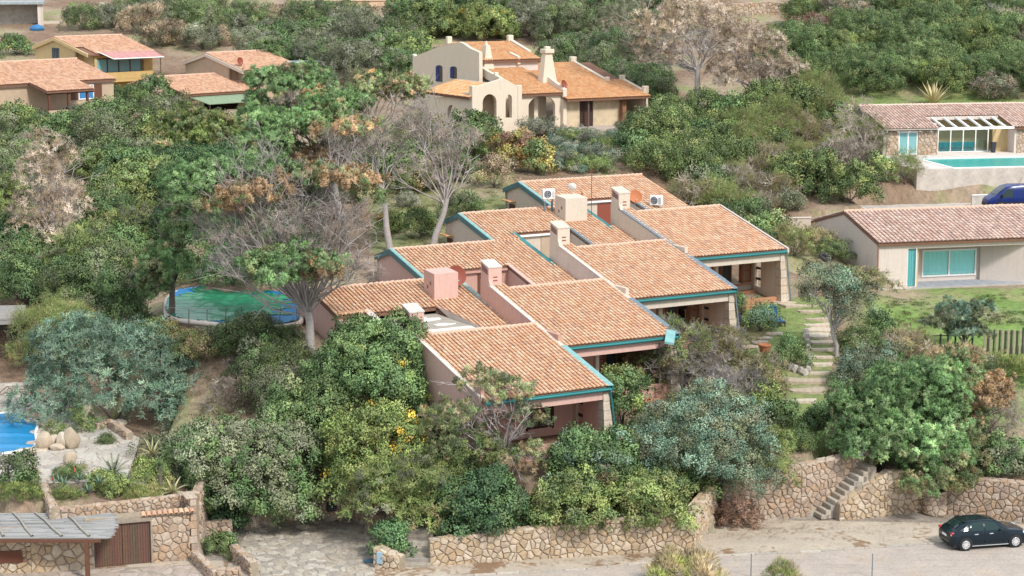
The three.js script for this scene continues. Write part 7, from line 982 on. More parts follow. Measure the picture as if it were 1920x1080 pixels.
  ['bushy dark green shrub between the tan house and the clipped hedge', 'broad', 'mastic', 214, 190, 30, 36, {}],
];
for (const [l, k, pal, x, y, w, h, o] of NEAR) shrub(/juniper/.test(l) ? 'juniper' : k === 'grass' ? 'grass_clump' : /tree/.test(l) ? 'small_tree' : 'shrub', l, k === 'grass' ? 'grass' : /tree/.test(l) ? 'tree' : 'shrub', k, pal, x, y, w, h, o);
// heap of cut brushwood
{ const p = onGround(1384, 986), t = thing('brushwood_heap', 'brown heap of cut brushwood against the corner of the stone walls', 'brushwood', p.add(new V3(0, .05, .35))); const R = rng(880), g = []; for (let i = 0; i < 240; i++) { const a = new V3(rr(R, -1.1, 1.1), 0, rr(R, -.5, .5)); a.y = rr(R, 0, 1.7) * (1 - Math.abs(a.x) / 1.5); const d = dirR(R, -.2), q = [a]; for (let j = 0; j < 3; j++) q.push(q[j].clone().addScaledVector(d, .18).addScaledVector(dirR(R), .05)); g.push(limb(q, [.018, .014, .01, .005], 3)); } part('branches', g, mat(.24, .145, .10), t).userData.kind = 'stuff'; foliage(t, 'dead_leaves', 'broad', [[0, .4, 0, 1.1, 1.0, .5]], .35, PAL.rust, 881, { dens: .6 }); }
// trees
tree('pine_tree', 'half dead grey green pine overlapping the front roof corner', 'tree', 952, 912, .16, [[835, 785, 100, 70, -.4, ['pineMix', 'lime']], [890, 715, 80, 60, .4, ['pineMix', 'olive']], [955, 735, 90, 50, 0, ['pineMix', 'olive']], [990, 790, 70, 60, -.3, ['olive', 'pineMix']], [880, 840, 150, 80, -.6, ['pineMix', 'lime']], [970, 870, 110, 80, -.8, ['pineMix', 'dry']], [935, 800, 120, 90, .2, 'twigGrey', 'twig'], [990, 850, 70, 80, 0, 'twigGrey', 'twig']], { kind: 'needle', bark: M.barkGrey, sub: 2, hole: .3, dens: .62, inner: .15, size: .5, top: [945, 850, 0], bare: [[900, 770, 0], [1000, 770, 0], [860, 800, 0], [990, 905, -.5]] });
tree('tamarisk', 'light yellow green tamarisk spreading over the shaded steps', 'tree', 757, 1002, .12, [[710, 905, 100, 70, 0], [770, 895, 140, 76, -.3], [830, 912, 110, 70, -.2], [715, 945, 130, 60, -.6], [800, 950, 160, 66, -.7, ['lime', 'tamarisk']], [856, 942, 80, 54, -.6, ['tamarisk', 'lime']]], { kind: 'feather', pal: ['lime', 'olive'], dens: 1.2, size: .5, sub: 1 });
tree('pine_tree', 'broad green pine above the outdoor steps, browned on its right side', 'tree', 1650, 872, .2, [[1612, 780, 110, 100, 0], [1680, 745, 150, 120, .5], [1765, 740, 130, 110, .3], [1640, 830, 150, 100, -.8], [1730, 810, 150, 110, -1], [1800, 690, 100, 60, 1.2, ['pineMix', 'deadPine']], [1835, 745, 110, 90, .6, ['deadPine', 'tan']], [1790, 800, 100, 80, -.4, ['pineMix', 'deadPine']], [1870, 760, 90, 70, .6, 'twig', 'twig']], { kind: 'needle', pal: ['pine', 'pineMix'], bias: -.3, dens: 1.15, sub: 1 });
tree('pine_tree', 'small soft green pine rising from the round stone planter', 'tree', 1755, 963, .09, [[1720, 865, 70, 56, 0], [1770, 870, 90, 64, -.1], [1745, 900, 110, 60, -.3], [1800, 892, 70, 50, 0, ['pineMix', 'tamarisk']]], { kind: 'needle', pal: ['pine', 'pineMix'], D: 100.2, size: .5 });
tree('twin_trunked_tree', 'grey green tree with twin pale trunks right of the garden steps', 'tree', 1570, 668, .13, [[1540, 528, 80, 56, 0], [1578, 532, 76, 60, .4], [1600, 575, 70, 70, -.2], [1530, 556, 50, 40, 0], [1566, 588, 56, 40, 0, 'twigGrey', 'twig']], { kind: 'fine', pal: ['olive', 'juniper'], bark: M.barkPale, top: [1560, 610, 0], bare: [[1600, 600, 0], [1612, 560, 0]] });
tree('small_pine', 'thin blue green pine between the lawn and the paling fence', 'tree', 1812, 672, .07, [[1795, 590, 74, 40, 0], [1832, 588, 60, 40, .2], [1762, 606, 60, 26, 0], [1815, 622, 80, 30, -.2]], { kind: 'needle', pal: ['juniper', 'olive'], hole: .1, dens: .8, size: .5 });
// the three umbrella pines left of the terraced house, with bare grey undersides
tree('umbrella_pine', 'wide half bare umbrella pine left of the pink gable, brown and green topped', 'tree', 582, 668, .26, [[365, 352, 100, 80, 1, 'pine'], [420, 330, 120, 60, 2, 'pine'], [490, 325, 110, 46, 2, 'pine'], [548, 338, 90, 40, 1.5, ['deadPine', 'pineMix']], [598, 330, 80, 40, 1.5, ['pine', 'pineMix']], [650, 342, 120, 44, 1, ['deadPine', 'pineMix']], [470, 362, 130, 34, 0, ['deadPine', 'pineMix']], [410, 385, 90, 34, 0, ['deadPine', 'pineMix']], [690, 370, 70, 40, 1, ['pineMix', 'deadPine']], [545, 500, 150, 66, -2.5, ['pine', 'pineMix']], [600, 510, 70, 50, -2.8, ['deadPine', 'pineMix']], [430, 425, 130, 80, 1, 'twig', 'twig'], [540, 405, 150, 80, 1, 'twig', 'twig'], [640, 420, 120, 120, .5, 'twig', 'twig'], [450, 500, 130, 70, 0, 'twigGrey', 'twig'], [670, 520, 80, 70, -1, 'twigGrey', 'twig'], [570, 460, 150, 60, 0, 'twig', 'twig']], { kind: 'needle', bark: M.barkGrey, sub: 3, top: [575, 575, 0], dens: 1.05, size: .62, hole: 0, bare: [[420, 460, 0], [400, 540, 0], [700, 500, 0], [690, 430, 0], [640, 400, 0], [520, 400, 0], [560, 380, 0], [370, 410, 1], [470, 560, -1]] });
tree('umbrella_pine', 'green umbrella pine clump at the left end of the half bare pine', 'tree', 318, 600, .2, [[340, 420, 70, 110, 0], [310, 500, 90, 90, -.6], [360, 365, 80, 60, .5], [285, 540, 60, 60, -.8, ['pine', 'pineMix']]], { kind: 'needle', pal: ['pine', 'pineMix'], sub: 1 });
tree('umbrella_pine', 'sweeping green umbrella pine below the green awning, with browned patches', 'tree', 640, 410, .32, [[520, 165, 110, 66, 1], [570, 150, 100, 60, 2], [486, 205, 70, 50, 0], [540, 240, 150, 60, -1], [620, 200, 130, 60, 0, ['pine', 'pineMix']], [500, 275, 100, 50, -2], [690, 175, 90, 60, 1, ['pineMix', 'deadPine']], [640, 240, 140, 46, -1, ['pineMix', 'deadPine']], [590, 190, 80, 46, 1, ['deadPine', 'pineMix']], [760, 170, 80, 60, 0, ['pineMix', 'deadPine']], [600, 300, 110, 50, -1, ['deadPine', 'twig']], [560, 200, 100, 50, 0, 'twig', 'twig']], { kind: 'needle', pal: ['pine', 'pineMix'], bias: -.15, bark: M.barkGrey, sub: 1 });
tree('bare_tree', 'leafless grey tree with a straight trunk left of the rear gable', 'tree', 733, 470, .21, [[650, 275, 90, 70, 0, 'twig', 'twig'], [700, 265, 90, 70, 0, 'twig', 'twig'], [750, 260, 70, 70, .5, 'twig', 'twig'], [660, 240, 80, 26, 0, ['deadPine', 'pineMix'], 'needle']], { kind: 'twig', pal: 'twig', bark: M.barkGrey, sub: 3, top: [716, 350, 0], bare: [[610, 290, 0], [640, 320, 0], [680, 240, 0], [770, 300, 0], [720, 230, 0], [600, 320, -1]] });
tree('bare_tree', 'leafless grey tree with a leaning bent trunk, nearest the rear gables', 'tree', 808, 472, .22, [[800, 250, 90, 80, 0, 'twig', 'twig'], [860, 260, 80, 90, 0, 'twig', 'twig'], [820, 310, 110, 60, -.5, 'twig', 'twig'], [780, 215, 60, 40, 0, ['twig', 'tan'], 'twig']], { kind: 'twig', pal: 'twig', bark: M.barkGrey, sub: 3, top: [838, 372, 0], bare: [[770, 220, 0], [890, 240, 0], [880, 330, 0], [740, 330, 0], [790, 340, 0], [850, 200, 0], [900, 290, 0]] });
{ const t = thing('fallen_branch', 'grey fallen branch with twigs left of the pine trunk', 'branch', onGround(500, 640)), R = rng(890), s = pxScale(t.position), a = new V3(2.2, .5, 0), b = new V3(-2.6, .35, .4), g = [limb([a, a.clone().lerp(b, .4).add(new V3(0, .15, 0)), a.clone().lerp(b, .75), b], [.11, .09, .06, .02], 6)]; for (let i = 0; i < 34; i++) { const q = a.clone().lerp(b, rr(R, .3, 1)), d = dirR(R, -.6).add(new V3(-.7, -.15, .2)).normalize(), p = [q]; for (let j = 0; j < 3; j++) p.push(p[j].clone().addScaledVector(d, .38).addScaledVector(dirR(R), .12)); g.push(limb(p, [.03, .02, .014, .005], 3)); } part('branches', g, M.barkGrey, t); }
tree('pale_dry_tree', 'pale dry feathery tree among the dark shrubs at the left', 'tree', 104, 500, .16, [[70, 330, 80, 90, 0], [100, 290, 90, 80, .5], [60, 390, 70, 80, 0], [130, 390, 80, 90, .3], [95, 440, 90, 70, -.4], [45, 430, 60, 50, 0], [95, 360, 80, 90, .4, 'twig', 'twig']], { kind: 'feather', pal: ['pale', 'tan'], bark: M.barkPale, dens: .8, hole: .1, sub: 2, size: .5, inner: .3 });
tree('pale_dry_tree', 'tall pale dry eucalyptus right of the arched villa, with a forked white trunk', 'tree', 1308, 205, .3, [[1240, 60, 100, 90, 0], [1300, 30, 130, 80, 2], [1230, 110, 80, 60, 0], [1350, 60, 90, 100, 1], [1290, 90, 110, 80, -1, 'twigGrey', 'twig'], [1170, 40, 80, 80, 2, ['olive', 'pale']], [1190, 100, 70, 60, 2, ['olive', 'grey']]], { kind: 'feather', pal: ['pale', 'tan'], bark: M.barkPale, dens: .8, hole: .1, sub: 2, size: .6, inner: .3, top: [1308, 130, 0], bare: [[1330, 80, 0], [1290, 60, 0], [1275, 125, 0], [1340, 50, 1]] });
tree('pale_dry_tree', 'second pale dry tree sloping down towards the tamarisks, right of the eucalyptus', 'tree', 1420, 200, .2, [[1390, 80, 90, 110, 0], [1430, 110, 90, 90, -.5], [1400, 150, 110, 50, -1], [1470, 140, 70, 60, -1], [1360, 125, 70, 70, 0]], { kind: 'feather', pal: ['pale', 'tan'], bark: M.barkPale, dens: .9, hole: .08, sub: 1, size: .6, inner: .3 });
tree('bare_tree', 'thin leafless tree before the stone fronted house', 'tree', 1636, 330, .09, [[1600, 230, 70, 80, 0, 'twig', 'twig'], [1625, 270, 50, 70, 0, 'twig', 'twig']], { kind: 'twig', pal: 'twig', bark: M.twig, sub: 2, hole: .12, bare: [[1645, 255, 0], [1590, 210, 0], [1560, 260, 0]] });
tree('light_pine', 'soft light green pine in front of the green awning', 'tree', 372, 322, .17, [[350, 230, 100, 56, 0], [400, 245, 90, 60, -.5], [340, 275, 100, 50, -1], [405, 290, 90, 50, -1]], { kind: 'needle', pal: ['lime', 'pineMix'], bark: M.barkPale, dens: 1 });
tree('red_leaved_tree', 'dark red leafless looking tree on the upper right hillside', 'tree', 1514, 92, .15, [[1500, 55, 60, 40, 0], [1530, 45, 50, 36, 0]], { kind: 'fine', pal: ['rust', 'twigDark'] });
tree('bare_tree', 'windswept bare grey tree in the top right corner', 'tree', 1880, 78, .16, [[1870, 40, 70, 50, 0, 'twigGrey', 'twig']], { kind: 'twig', pal: 'twigGrey', bark: M.barkPale, sub: 2 });
// rosettes
const AG = [.13, .20, .13], AGP = [.44, .40, .20];
rosette('cycad', 'big cycad with arching dark fronds in the succulent bed', 'cycad', 213, 905, 30, 1.45, .15, [.05, .10, .03], { stem: .35, droop: .75, lift: .2, fine: true, D: 96.2 });
rosette('cycad', 'spiky green cycad beside the blue sun lounger', 'cycad', 1424, 607, 30, 1.05, .1, [.12, .17, .035], { stem: .3, droop: .6, lift: .25, fine: true });
rosette('agave', 'variegated agave with long curling leaves on the garage corner', 'agave', 325, 922, 15, 1.15, .13, [.30, .32, .17], { droop: .55, lift: .15, stripe: AGP, D: 93.6 }); rosette('agave', 'tall variegated agave between the paving and the holm shrub', 'agave', 286, 852, 16, 1.2, .12, [.32, .33, .17], { droop: .5, lift: .3, stripe: AGP, D: 98.8 });
rosette('yucca', 'trunked yucca behind the curling agave', 'yucca', 300, 915, 46, .6, .04, [.12, .18, .07], { stem: 1.15, droop: .35, lift: -.1, D: 95 }); rosette('yucca', 'yellow green yucca among the bushes below the lawn', 'yucca', 1425, 797, 34, .75, .05, [.30, .34, .08], { droop: .3, lift: .4 }); rosette('yucca', 'yellow green yucca below the clipped hedge of the ochre house', 'yucca', 266, 222, 50, 1.0, .08, [.20, .26, .05], { stem: .7, droop: .6, lift: .1 });
rosette('agave', 'huge pale dried agave behind the stone fronted house roof', 'agave', 1750, 196, 34, 2.6, .26, [.58, .50, .28], { droop: .35, lift: .5, stripe: [.50, .42, .22] }); rosette('agave', 'smaller dried agave further up the right hillside', 'agave', 1860, 140, 14, 1.5, .2, [.56, .48, .26], { droop: .4, lift: .4 });
{ const R = rng(910), g = 'small aloes in the succulent bed'; for (let i = 0; i < 22; i++) rosette('aloe', 'small blue green aloe rosette in the raised succulent bed', 'aloe', lerp(104, 250, R()), lerp(900, 936, R()), 14, rr(R, .4, .7), .08, i % 3 ? AG : [.14, .23, .16], { droop: .25, lift: .25, D: rr(R, 94, 96.2), group: g }); }
{ const R = rng(911), g = 'red aloe flower spikes'; for (const [x, y] of [[98, 905], [140, 890], [173, 894]]) { const p = atD(x, y, 95.8), t = thing('flower_spike', 'red orange aloe flower spike standing above the succulent bed', 'flower', p, 0, g); part('stalk', limb([new V3(0, -.5, 0), new V3(0, .15, 0)], [.015, .012], 4), M.bark, t); part('blossom', new THREE.ConeGeometry(.06, .34, 7).translate(0, .28, 0), mat(.55, .10, .04), t); } }
for (const [l, k, pal, x, y, w, h, D] of [['golden green shrub at the front of the succulent bed', 'broad', 'lime', 205, 940, 56, 40, 94], ['leafy green mound in the middle of the succulent bed', 'broad', 'lime', 176, 930, 50, 40, 95], ['low green mound at the back of the succulent bed', 'fine', 'maquis', 120, 912, 60, 34, 96.3], ['light green leafy mound at the right of the succulent bed', 'fine', 'lime', 268, 925, 70, 54, 95.5], ['grassy carpet at the left of the succulent bed', 'grass', 'lime', 110, 948, 60, 20, 93.6], ['grassy carpet at the right of the succulent bed', 'grass', 'grassy', 262, 940, 90, 20, 93.6], ['pale flowering cushion in the succulent bed', 'fine', 'grey', 252, 918, 26, 22, 94.5]]) shrub('bed_plant', l, 'plant', k, pal, x, y, w, h, { D });
// ---------- hillside shrubs in numbers ----------
const blocked = (x, D) => pads.some(([px, pD, t, u0, u1, v0, v1], i) => { if (i > 7) return false; const dx = x - px, dD = D - pD, u = dx * Math.cos(t) + dD * Math.sin(t), v = dx * Math.sin(t) - dD * Math.cos(t); return u > u0 - 1 && u < u1 + 1 && v > v0 - 1.5 && v < v1 + 1.5; }) || (() => { const dx = x - HX, dD = D - HD, u = dx * cP + dD * sP, v = dx * sP - dD * cP; return u > -11 && u < 24 && v < 1.5 && v > -19 - 4.65 * Math.max(0, (u + 2.1) / 7.15 + 1); })();
const NUM = ['one', 'two', 'three', 'four', 'five', 'six'], ORD = ['first', 'second', 'third', 'fourth', 'fifth', 'sixth', 'seventh', 'eighth', 'ninth', 'tenth', 'eleventh', 'twelfth', 'thirteenth', 'fourteenth', 'fifteenth', 'sixteenth', 'seventeenth', 'eighteenth', 'nineteenth', 'twentieth', 'twenty-first', 'twenty-second', 'twenty-third', 'twenty-fourth', 'twenty-fifth', 'twenty-sixth'];
function thicket(poly, step, seed, kinds, { hs = 1, avoid } = {}) { // poly in photo pixels on the ground
  const R = rng(seed), xs = poly.map((p) => p[0]), ys = poly.map((p) => p[1]), ins = (x, y) => { let s = false; for (let i = 0, j = poly.length - 1; i < poly.length; j = i++) { const [a, b] = poly[i], [c, d] = poly[j]; if ((b > y) !== (d > y) && x < (c - a) * (y - b) / (d - b) + a) s = !s; } return s; };
  const made = new Map(); let r = 0;
  for (let y = Math.min(...ys); y <= Math.max(...ys); y += step * .45, r++) for (let x = Math.min(...xs) + (r % 2) * step * .5; x <= Math.max(...xs); x += step) {
    const px = x + rr(R, -.35, .35) * step, py = y + rr(R, -.2, .2) * step; const t = R(), kk = (() => { let s = kinds.reduce((a, k) => a + k.w, 0) * R(); for (const k of kinds) { s -= k.w; if (s <= 0) return k; } return kinds[0]; })(), sc = rr(R, .75, 1.35); if (!ins(px, py)) continue; const p = onGround(px, py); if (-p.z > 320 || blocked(p.x, -p.z)) continue;
    const w = step * 1.55 * sc * (kk.sw ?? 1), h = step * 1.02 * sc * hs * (kk.sh ?? 1), o = { ...kk.o, group: kk.g, deep: .9, dens: (kk.o?.dens ?? 1) * .85 };
    const m = made.get(kk); if (m && m.length >= 6 && t < .8) { const c = m[Math.floor(R() * m.length)].clone(); c.name = numbered(m[0].name.replace(/_\d+$/, '')); c.position.copy(p); c.rotation.y = R() * 6.28; const s1 = pxScale(m[0].position) / pxScale(p) * rr(R, .8, 1.2); c.scale.set(s1, s1 * rr(R, .85, 1.15), s1); scene.add(c); c.userData.py = py; c.userData.px = px; made.get(kk).all.push(c); } else { const q = shrub(kk.name ?? 'shrub', kk.l, kk.c ?? 'shrub', kk.k, kk.p, px, py, w, h, o); q.userData.py = py; q.userData.px = px; if (m) { m.push(q); m.all.push(q); } else { const l = [q]; l.all = [q]; made.set(kk, l); } }
  }
  // every shrub its own label: its row and its place in the row
  for (const [kk, l] of made) { const ps = l.all; if (ps.length === 1) { delete ps[0].userData.group; delete ps[0].userData.px; delete ps[0].userData.py; continue; } const ys2 = ps.map((q) => q.userData.py), y0 = Math.min(...ys2), y1 = Math.max(...ys2), n = Math.max(1, Math.min(6, Math.round((y1 - y0) / (step * .8)))), rows = new Map(); for (const q of ps) { const r2 = Math.min(n - 1, Math.floor((q.userData.py - y0) / (y1 - y0 + .01) * n)); rows.has(r2) ? rows.get(r2).push(q) : rows.set(r2, [q]); } [...rows.keys()].sort((a, b) => a - b).forEach((r2, i) => rows.get(r2).sort((a, b) => a.userData.px - b.userData.px).forEach((q, j) => { q.userData.label = kk.s + ', row ' + NUM[i] + ' from top, ' + ORD[j] + ' from left'; })); for (const q of ps) { delete q.userData.px; delete q.userData.py; } }
}
const K = (w, s, g, k, p, o = {}, more = {}) => ({ w, l: s, s, g, k, p, o, ...more });
thicket([[-40, 70], [60, 64], [150, 50], [300, 10], [560, 45], [780, 40], [790, 90], [640, 115], [560, 100], [300, 92], [250, 50], [60, 62], [-40, 110]], 42, 1001, [K(4, 'green maquis shrub behind the ochre house', 'shrubs behind the ochre house', 'fine', 'maquis', { pal2: 'olive' }), K(3, 'grey green shrub behind the ochre house', 'grey shrubs behind the ochre house', 'fine', 'olive', { pal2: 'grey' }), K(2, 'brownish dry shrub behind the ochre house', 'dry shrubs behind the ochre house', 'fine', 'tan', { pal2: 'olive', hole: .1 })]);
thicket([[-40, 128], [20, 110], [40, 100], [0, 90], [-40, 90]], 40, 1020, [K(1, 'dark shrub left of the ochre house', 'shrubs left of the ochre house', 'broad', 'mastic', { pal2: 'lime' })]);
thicket([[300, 98], [560, 88], [640, 118], [600, 150], [560, 130], [470, 92], [330, 100]], 44, 1021, [K(2, 'dark evergreen bush behind the beige stepped house', 'dark bushes behind the beige house', 'broad', 'mastic', { pal2: 'olive' }), K(1, 'grey green bush behind the beige stepped house', 'grey bushes behind the beige house', 'fine', 'olive', {})]);
thicket([[235, 172], [300, 150], [310, 165], [290, 185]], 34, 1022, [K(1, 'leafy bush between ochre and beige houses', 'bushes between ochre and beige houses', 'broad', 'mastic', { pal2: 'lime' })]);
thicket([[300, 275], [470, 262], [500, 285], [420, 310], [330, 300]], 46, 1023, [K(1, 'shady bush under the green awning', 'bushes under the green awning', 'fine', 'maquis', { pal2: 'olive' })]);
thicket([[1500, 460], [1560, 440], [1640, 500], [1640, 545], [1600, 560], [1560, 520]], 48, 1024, [K(2, 'tawny bush along the side of the lawn house', 'tawny bushes beside the lawn house', 'feather', 'tamarisk', { pal2: 'dry' }), K(1, 'green bush along the side of the lawn house', 'green bushes beside the lawn house', 'fine', 'maquis', { pal2: 'olive' })], { hs: .7 });
thicket([[1240, 365], [1380, 372], [1540, 398], [1650, 330], [1730, 345], [1740, 400], [1580, 412], [1440, 408], [1300, 392]], 46, 1025, [K(2, 'olive bush above the beige garden wall', 'olive bushes above the garden wall', 'wisp', 'lime', { pal2: 'tamarisk', dens: 1.5 }, { name: 'tamarisk' }), K(1, 'grey green bush above the beige garden wall', 'grey bushes above the garden wall', 'fine', 'olive', {}), K(1, 'brown twiggy bush above the beige garden wall', 'twiggy bushes above the garden wall', 'wisp', 'tamarisk', { twigs: .9 })], { hs: .9 });
thicket([[380, 660], [500, 620], [600, 690], [560, 760], [420, 700]], 60, 1026, [K(1, 'dull green bush below the covered pool', 'bushes below the covered pool', 'fine', 'maquis', { pal2: 'olive' }), K(.6, 'grey twiggy bush below the covered pool', 'twiggy bushes below the covered pool', 'twig', 'twig', {})], { hs: .8 });
thicket([[1040, 880], [1260, 850], [1300, 930], [1240, 955], [1060, 950]], 62, 1027, [K(1, 'shaded filler bush behind the long stone wall', 'filler bushes behind the long wall', 'broad', 'mastic', { pal2: 'lime' })], { hs: .8 });
thicket([[1540, 850], [1640, 845], [1900, 850], [1900, 880], [1660, 880], [1560, 875]], 52, 1028, [K(1, 'dark undergrowth bush beneath the browned pine', 'undergrowth beneath the browned pine', 'fine', 'maquis', { pal2: 'mastic' })], { hs: .6 });
thicket([[470, 105], [560, 70], [800, 70], [880, 70], [1010, 80], [1010, 20], [900, 12], [760, 50], [780, 120], [790, 175], [700, 170], [600, 130], [500, 130]], 58, 1002, [K(4, 'dense dark bush left of the arched villa', 'dark bushes left of the arched villa', 'broad', 'mastic', { pal2: 'olive', cut: .2 }), K(3, 'grey green bush left of the arched villa', 'grey bushes left of the arched villa', 'fine', 'olive', { pal2: 'grey' }), K(2, 'fresh green bush left of the arched villa', 'fresh bushes left of the arched villa', 'broad', 'maquis', { pal2: 'lime' })]);
shrub('shrub', 'bright yellow green round tree behind the arched villa', 'tree', 'broad', 'lime', 914, 72, 118, 62, { pal2: 'flower', bias: -.18 }); shrub('shrub', 'mauve grey leafless bush left of the yellow green tree', 'shrub', 'twig', 'twigGrey', 845, 66, 54, 40, {});
thicket([[1020, 130], [1030, 20], [1150, 0], [1250, 10], [1200, 150], [1300, 230], [1220, 240], [1130, 150]], 56, 1003, [K(5, 'dark maquis bush right of the arched villa', 'bushes right of the arched villa', 'fine', 'mastic', { pal2: 'olive', cut: .1 }), K(2, 'olive maquis bush right of the arched villa', 'olive bushes right of the arched villa', 'fine', 'olive', { pal2: 'maquis' })]);
thicket([[1460, 60], [1580, 10], [1960, 0], [1960, 180], [1800, 190], [1640, 185], [1560, 150], [1480, 140]], 60, 1004, [K(6, 'dark maquis mound on the upper right hillside', 'maquis mounds of the upper right hillside', 'fine', 'maquis', { pal2: 'mastic', cut: .1 }, { sw: 1.15 }), K(3, 'fresh green mound on the upper right hillside', 'green mounds of the upper right hillside', 'fine', 'lime', { pal2: 'maquis', cut: .0 }), K(1.6, 'half dry mound on the upper right hillside', 'half dry mounds of the upper right hillside', 'fine', 'olive', { pal2: 'tan', twigs: .9 })], { hs: .95 });
thicket([[1230, 250], [1330, 215], [1440, 215], [1400, 340], [1330, 375], [1240, 350], [1170, 310], [1150, 330]], 50, 1005, [K(5, 'leafy green bush above the uphill roof', 'green bushes above the uphill roof', 'fine', 'maquis', { pal2: 'lime' }), K(2, 'dark bush above the uphill roof', 'dark bushes above the uphill roof', 'broad', 'mastic', {}), K(1.5, 'yellowish bush above the uphill roof', 'yellowish bushes above the uphill roof', 'feather', 'lime', { pal2: 'gold' })]);
thicket([[1400, 210], [1480, 200], [1600, 205], [1620, 300], [1640, 330], [1700, 335], [1800, 345], [1815, 385], [1640, 385], [1560, 392], [1400, 385], [1360, 375], [1390, 330]], 54, 1006, [K(3, 'brownish tamarisk left of the stone fronted house', 'brownish tamarisks of the right thicket', 'wisp', 'tamarisk', { pal2: 'tan', dens: 1.5, twigs: .8, cut: .2 }, { name: 'tamarisk', sh: 1.15 }), K(4, 'yellow green tamarisk left of the stone fronted house', 'yellow green tamarisks of the right thicket', 'wisp', 'lime', { pal2: 'tamarisk', dens: 1.5 }, { name: 'tamarisk', sh: 1.15 }), K(4, 'green bush left of the stone fronted house', 'green bushes of the right thicket', 'broad', 'maquis', { pal2: 'lime' }), K(.5, 'leafless bush left of the stone fronted house', 'leafless bushes of the right thicket', 'twig', 'twig', {})], { hs: 1.2 });
thicket([[1040, 262], [1150, 262], [1140, 320], [1050, 330], [1000, 330]], 30, 1007, [K(4, 'silvery cushion plant below the arched villa', 'cushions of the villa rock garden', 'fine', 'grey', { pal2: 'juniper' }, { name: 'cushion_plant', c: 'plant' }), K(2, 'green cushion plant below the arched villa', 'green cushions of the villa rock garden', 'fine', 'maquis', { pal2: 'lime' }, { name: 'cushion_plant', c: 'plant' })], { hs: .7 });
thicket([[-40, 245], [130, 252], [250, 262], [330, 262], [460, 250], [480, 330], [330, 350], [300, 420], [180, 400], [140, 300], [-40, 330]], 56, 1008, [K(4, 'dark leafy bush below the tan house', 'dark bushes below the tan house', 'broad', 'mastic', { pal2: 'maquis' }), K(3, 'bright green bush below the tan house', 'bright bushes below the tan house', 'broad', 'lime', { pal2: 'maquis' }), K(3, 'grey green tall shrub below the tan house', 'grey green shrubs below the tan house', 'fine', 'olive', { pal2: 'maquis' }, { sh: 1.2 })], { hs: 1.1 });
thicket([[-40, 330], [40, 330], [30, 500], [180, 510], [190, 420], [300, 430], [280, 560], [150, 600], [-40, 590]], 58, 1009, [K(3, 'tall dark bush above the big juniper', 'dark bushes at the left', 'broad', 'mastic', {}, { sh: 1.25 }), K(3, 'tall dull green bush above the big juniper', 'dull green bushes at the left', 'fine', 'maquis', { pal2: 'olive' }, { sh: 1.25 }), K(2, 'yellow green bush above the big juniper', 'yellow green bushes at the left', 'feather', 'lime', { pal2: 'olive' }, { sh: 1.2 })]);
shrub('small_tree', 'dark conical tree between the juniper and the covered pool', 'tree', 'broad', 'mastic', 236, 640, 104, 160, { pal2: 'olive', cut: .2, deep: .8 });
thicket([[330, 330], [620, 310], [620, 420], [500, 540], [330, 530]], 60, 1010, [K(4, 'shaded bush behind the half bare pine', 'bushes behind the half bare pine', 'fine', 'ivy', { pal2: 'mastic' }), K(2, 'olive bush behind the half bare pine', 'olive bushes behind the half bare pine', 'fine', 'maquis', { pal2: 'twigDark' })]);
thicket([[600, 300], [900, 260], [900, 340], [850, 380], [640, 370]], 54, 1011, [K(4, 'green bush under the bare trees below the villa', 'green bushes under the bare trees', 'broad', 'maquis', { pal2: 'mastic' }), K(2, 'tawny bush under the bare trees below the villa', 'tawny bushes under the bare trees', 'fine', 'tamarisk', { pal2: 'maquis' })]);
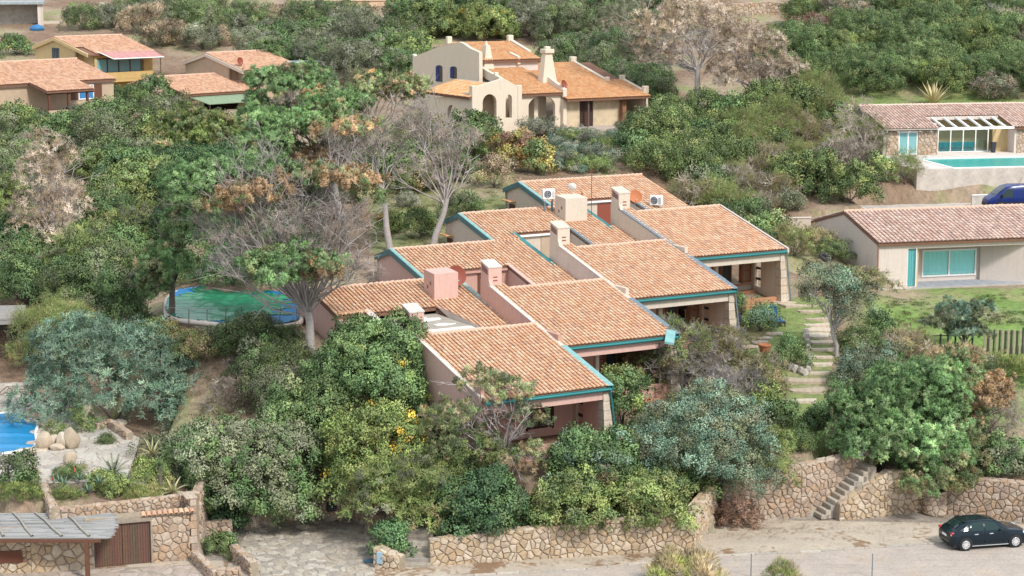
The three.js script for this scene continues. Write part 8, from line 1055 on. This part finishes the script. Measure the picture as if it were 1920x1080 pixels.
// grass, too fine to count: one carpet
{ const R = rng(1200), l = [[], [], []], c = [[], [], []]; const zones = [[1650, 545, 1960, 610, 700, 'lime'], [1740, 680, 1960, 730, 260, 'lime'], [1400, 600, 1480, 700, 200, 'grassy'], [1400, 760, 1520, 850, 260, 'lime'], [700, 360, 950, 460, 420, 'grassy'], [1540, 150, 1960, 190, 160, 'lime'], [1560, 600, 1780, 690, 240, 'dry'], [320, 690, 480, 790, 160, 'dry'], [1240, 380, 1330, 420, 60, 'dry'], [980, 960, 1180, 1000, 90, 'dry']];
  for (const [x0, y0, x1, y1, n, pal] of zones) for (let i = 0; i < n; i++) { const p = onGround(rr(R, x0, x1), rr(R, y0, y1)); if (blocked(p.x, -p.z)) continue; if (fbm(p.x * .3, p.z * .3, 4) < -.05) continue; const v = Math.floor(R() * 3), s = rr(R, .16, .36), m = new THREE.Matrix4().makeRotationY(R() * 6); m.scale(new V3(s * 1.6, s, s * 1.6)); m.setPosition(p); l[v].push(m); const q = pick(R, PAL[pal]), k = rr(R, .8, 1.2); c[v].push(C(q[0] * k, q[1] * k, q[2] * k)); }
  const g = new THREE.Group(); g.name = 'grass'; scene.add(g); tag(g, 'tufts of green and straw coloured grass over the lawns and banks', 'grass', null, 'stuff'); l.forEach((q, v) => instances('tufts', CLUMP.grass[v], leafMat, q, g, c[v])); }

// fallen leaves and twigs along the foot of the walls and in the parking bay, too fine to count: one layer
{ const R = rng(1300), gm = leafGeo([[new V3(0, 0, 0), new V3(1, 0, .1).normalize(), .5, 1, new V3(0, 1, 0)], [new V3(.6, .05, .5), new V3(-.3, .1, 1).normalize(), .45, .9, new V3(0, 1, .1).normalize()], [new V3(-.7, .02, .3), new V3(-.4, 0, -1).normalize(), .4, .9, new V3(.1, 1, 0).normalize()]]), l = [], c = [];
  const zones = [[1345, 990, 1560, 1012, 900], [1440, 975, 1740, 1000, 700], [1740, 968, 1960, 992, 500], [500, 975, 700, 1005, 1100], [806, 1064, 1310, 1050, 500], [1500, 1000, 1740, 1022, 350], [600, 1000, 700, 1060, 350], [760, 1010, 805, 1062, 150]];
  for (const [x0, y0, x1, y1, n] of zones) for (let i = 0; i < n; i++) { const t = R(), px = lerp(x0, x1, t), py = n === 500 && x0 === 806 ? lerp(1066, 1036, t) + rr(R, -4, 9) : lerp(y0, y1, R() ** 1.6), p = atH(px, py, .03); if (fbm(p.x * .8, p.z * 1.2, 3) < -.02 || -p.z > edgeD(p.x) - .02) continue; p.y = .07 + (p.z < -93 && px < 700 ? .03 : 0); const s = rr(R, .03, .075), m = new THREE.Matrix4().makeRotationFromEuler(new THREE.Euler(rr(R, -.3, .3), R() * 6.28, rr(R, -.3, .3))); m.scale(new V3(s, s, s)); m.setPosition(p); l.push(m); const k = rr(R, .6, 1.3); c.push(C(.21 * k, .115 * k, .06 * k)); }
  const o = instances('leaf_litter', gm, leafMat, l, scene, c); tag(o, 'brown fallen leaves strewn along the walls and in the parking bay', 'leaves', null, 'stuff'); }

scene.updateMatrixWorld(true);
renderer.render(scene, camera);
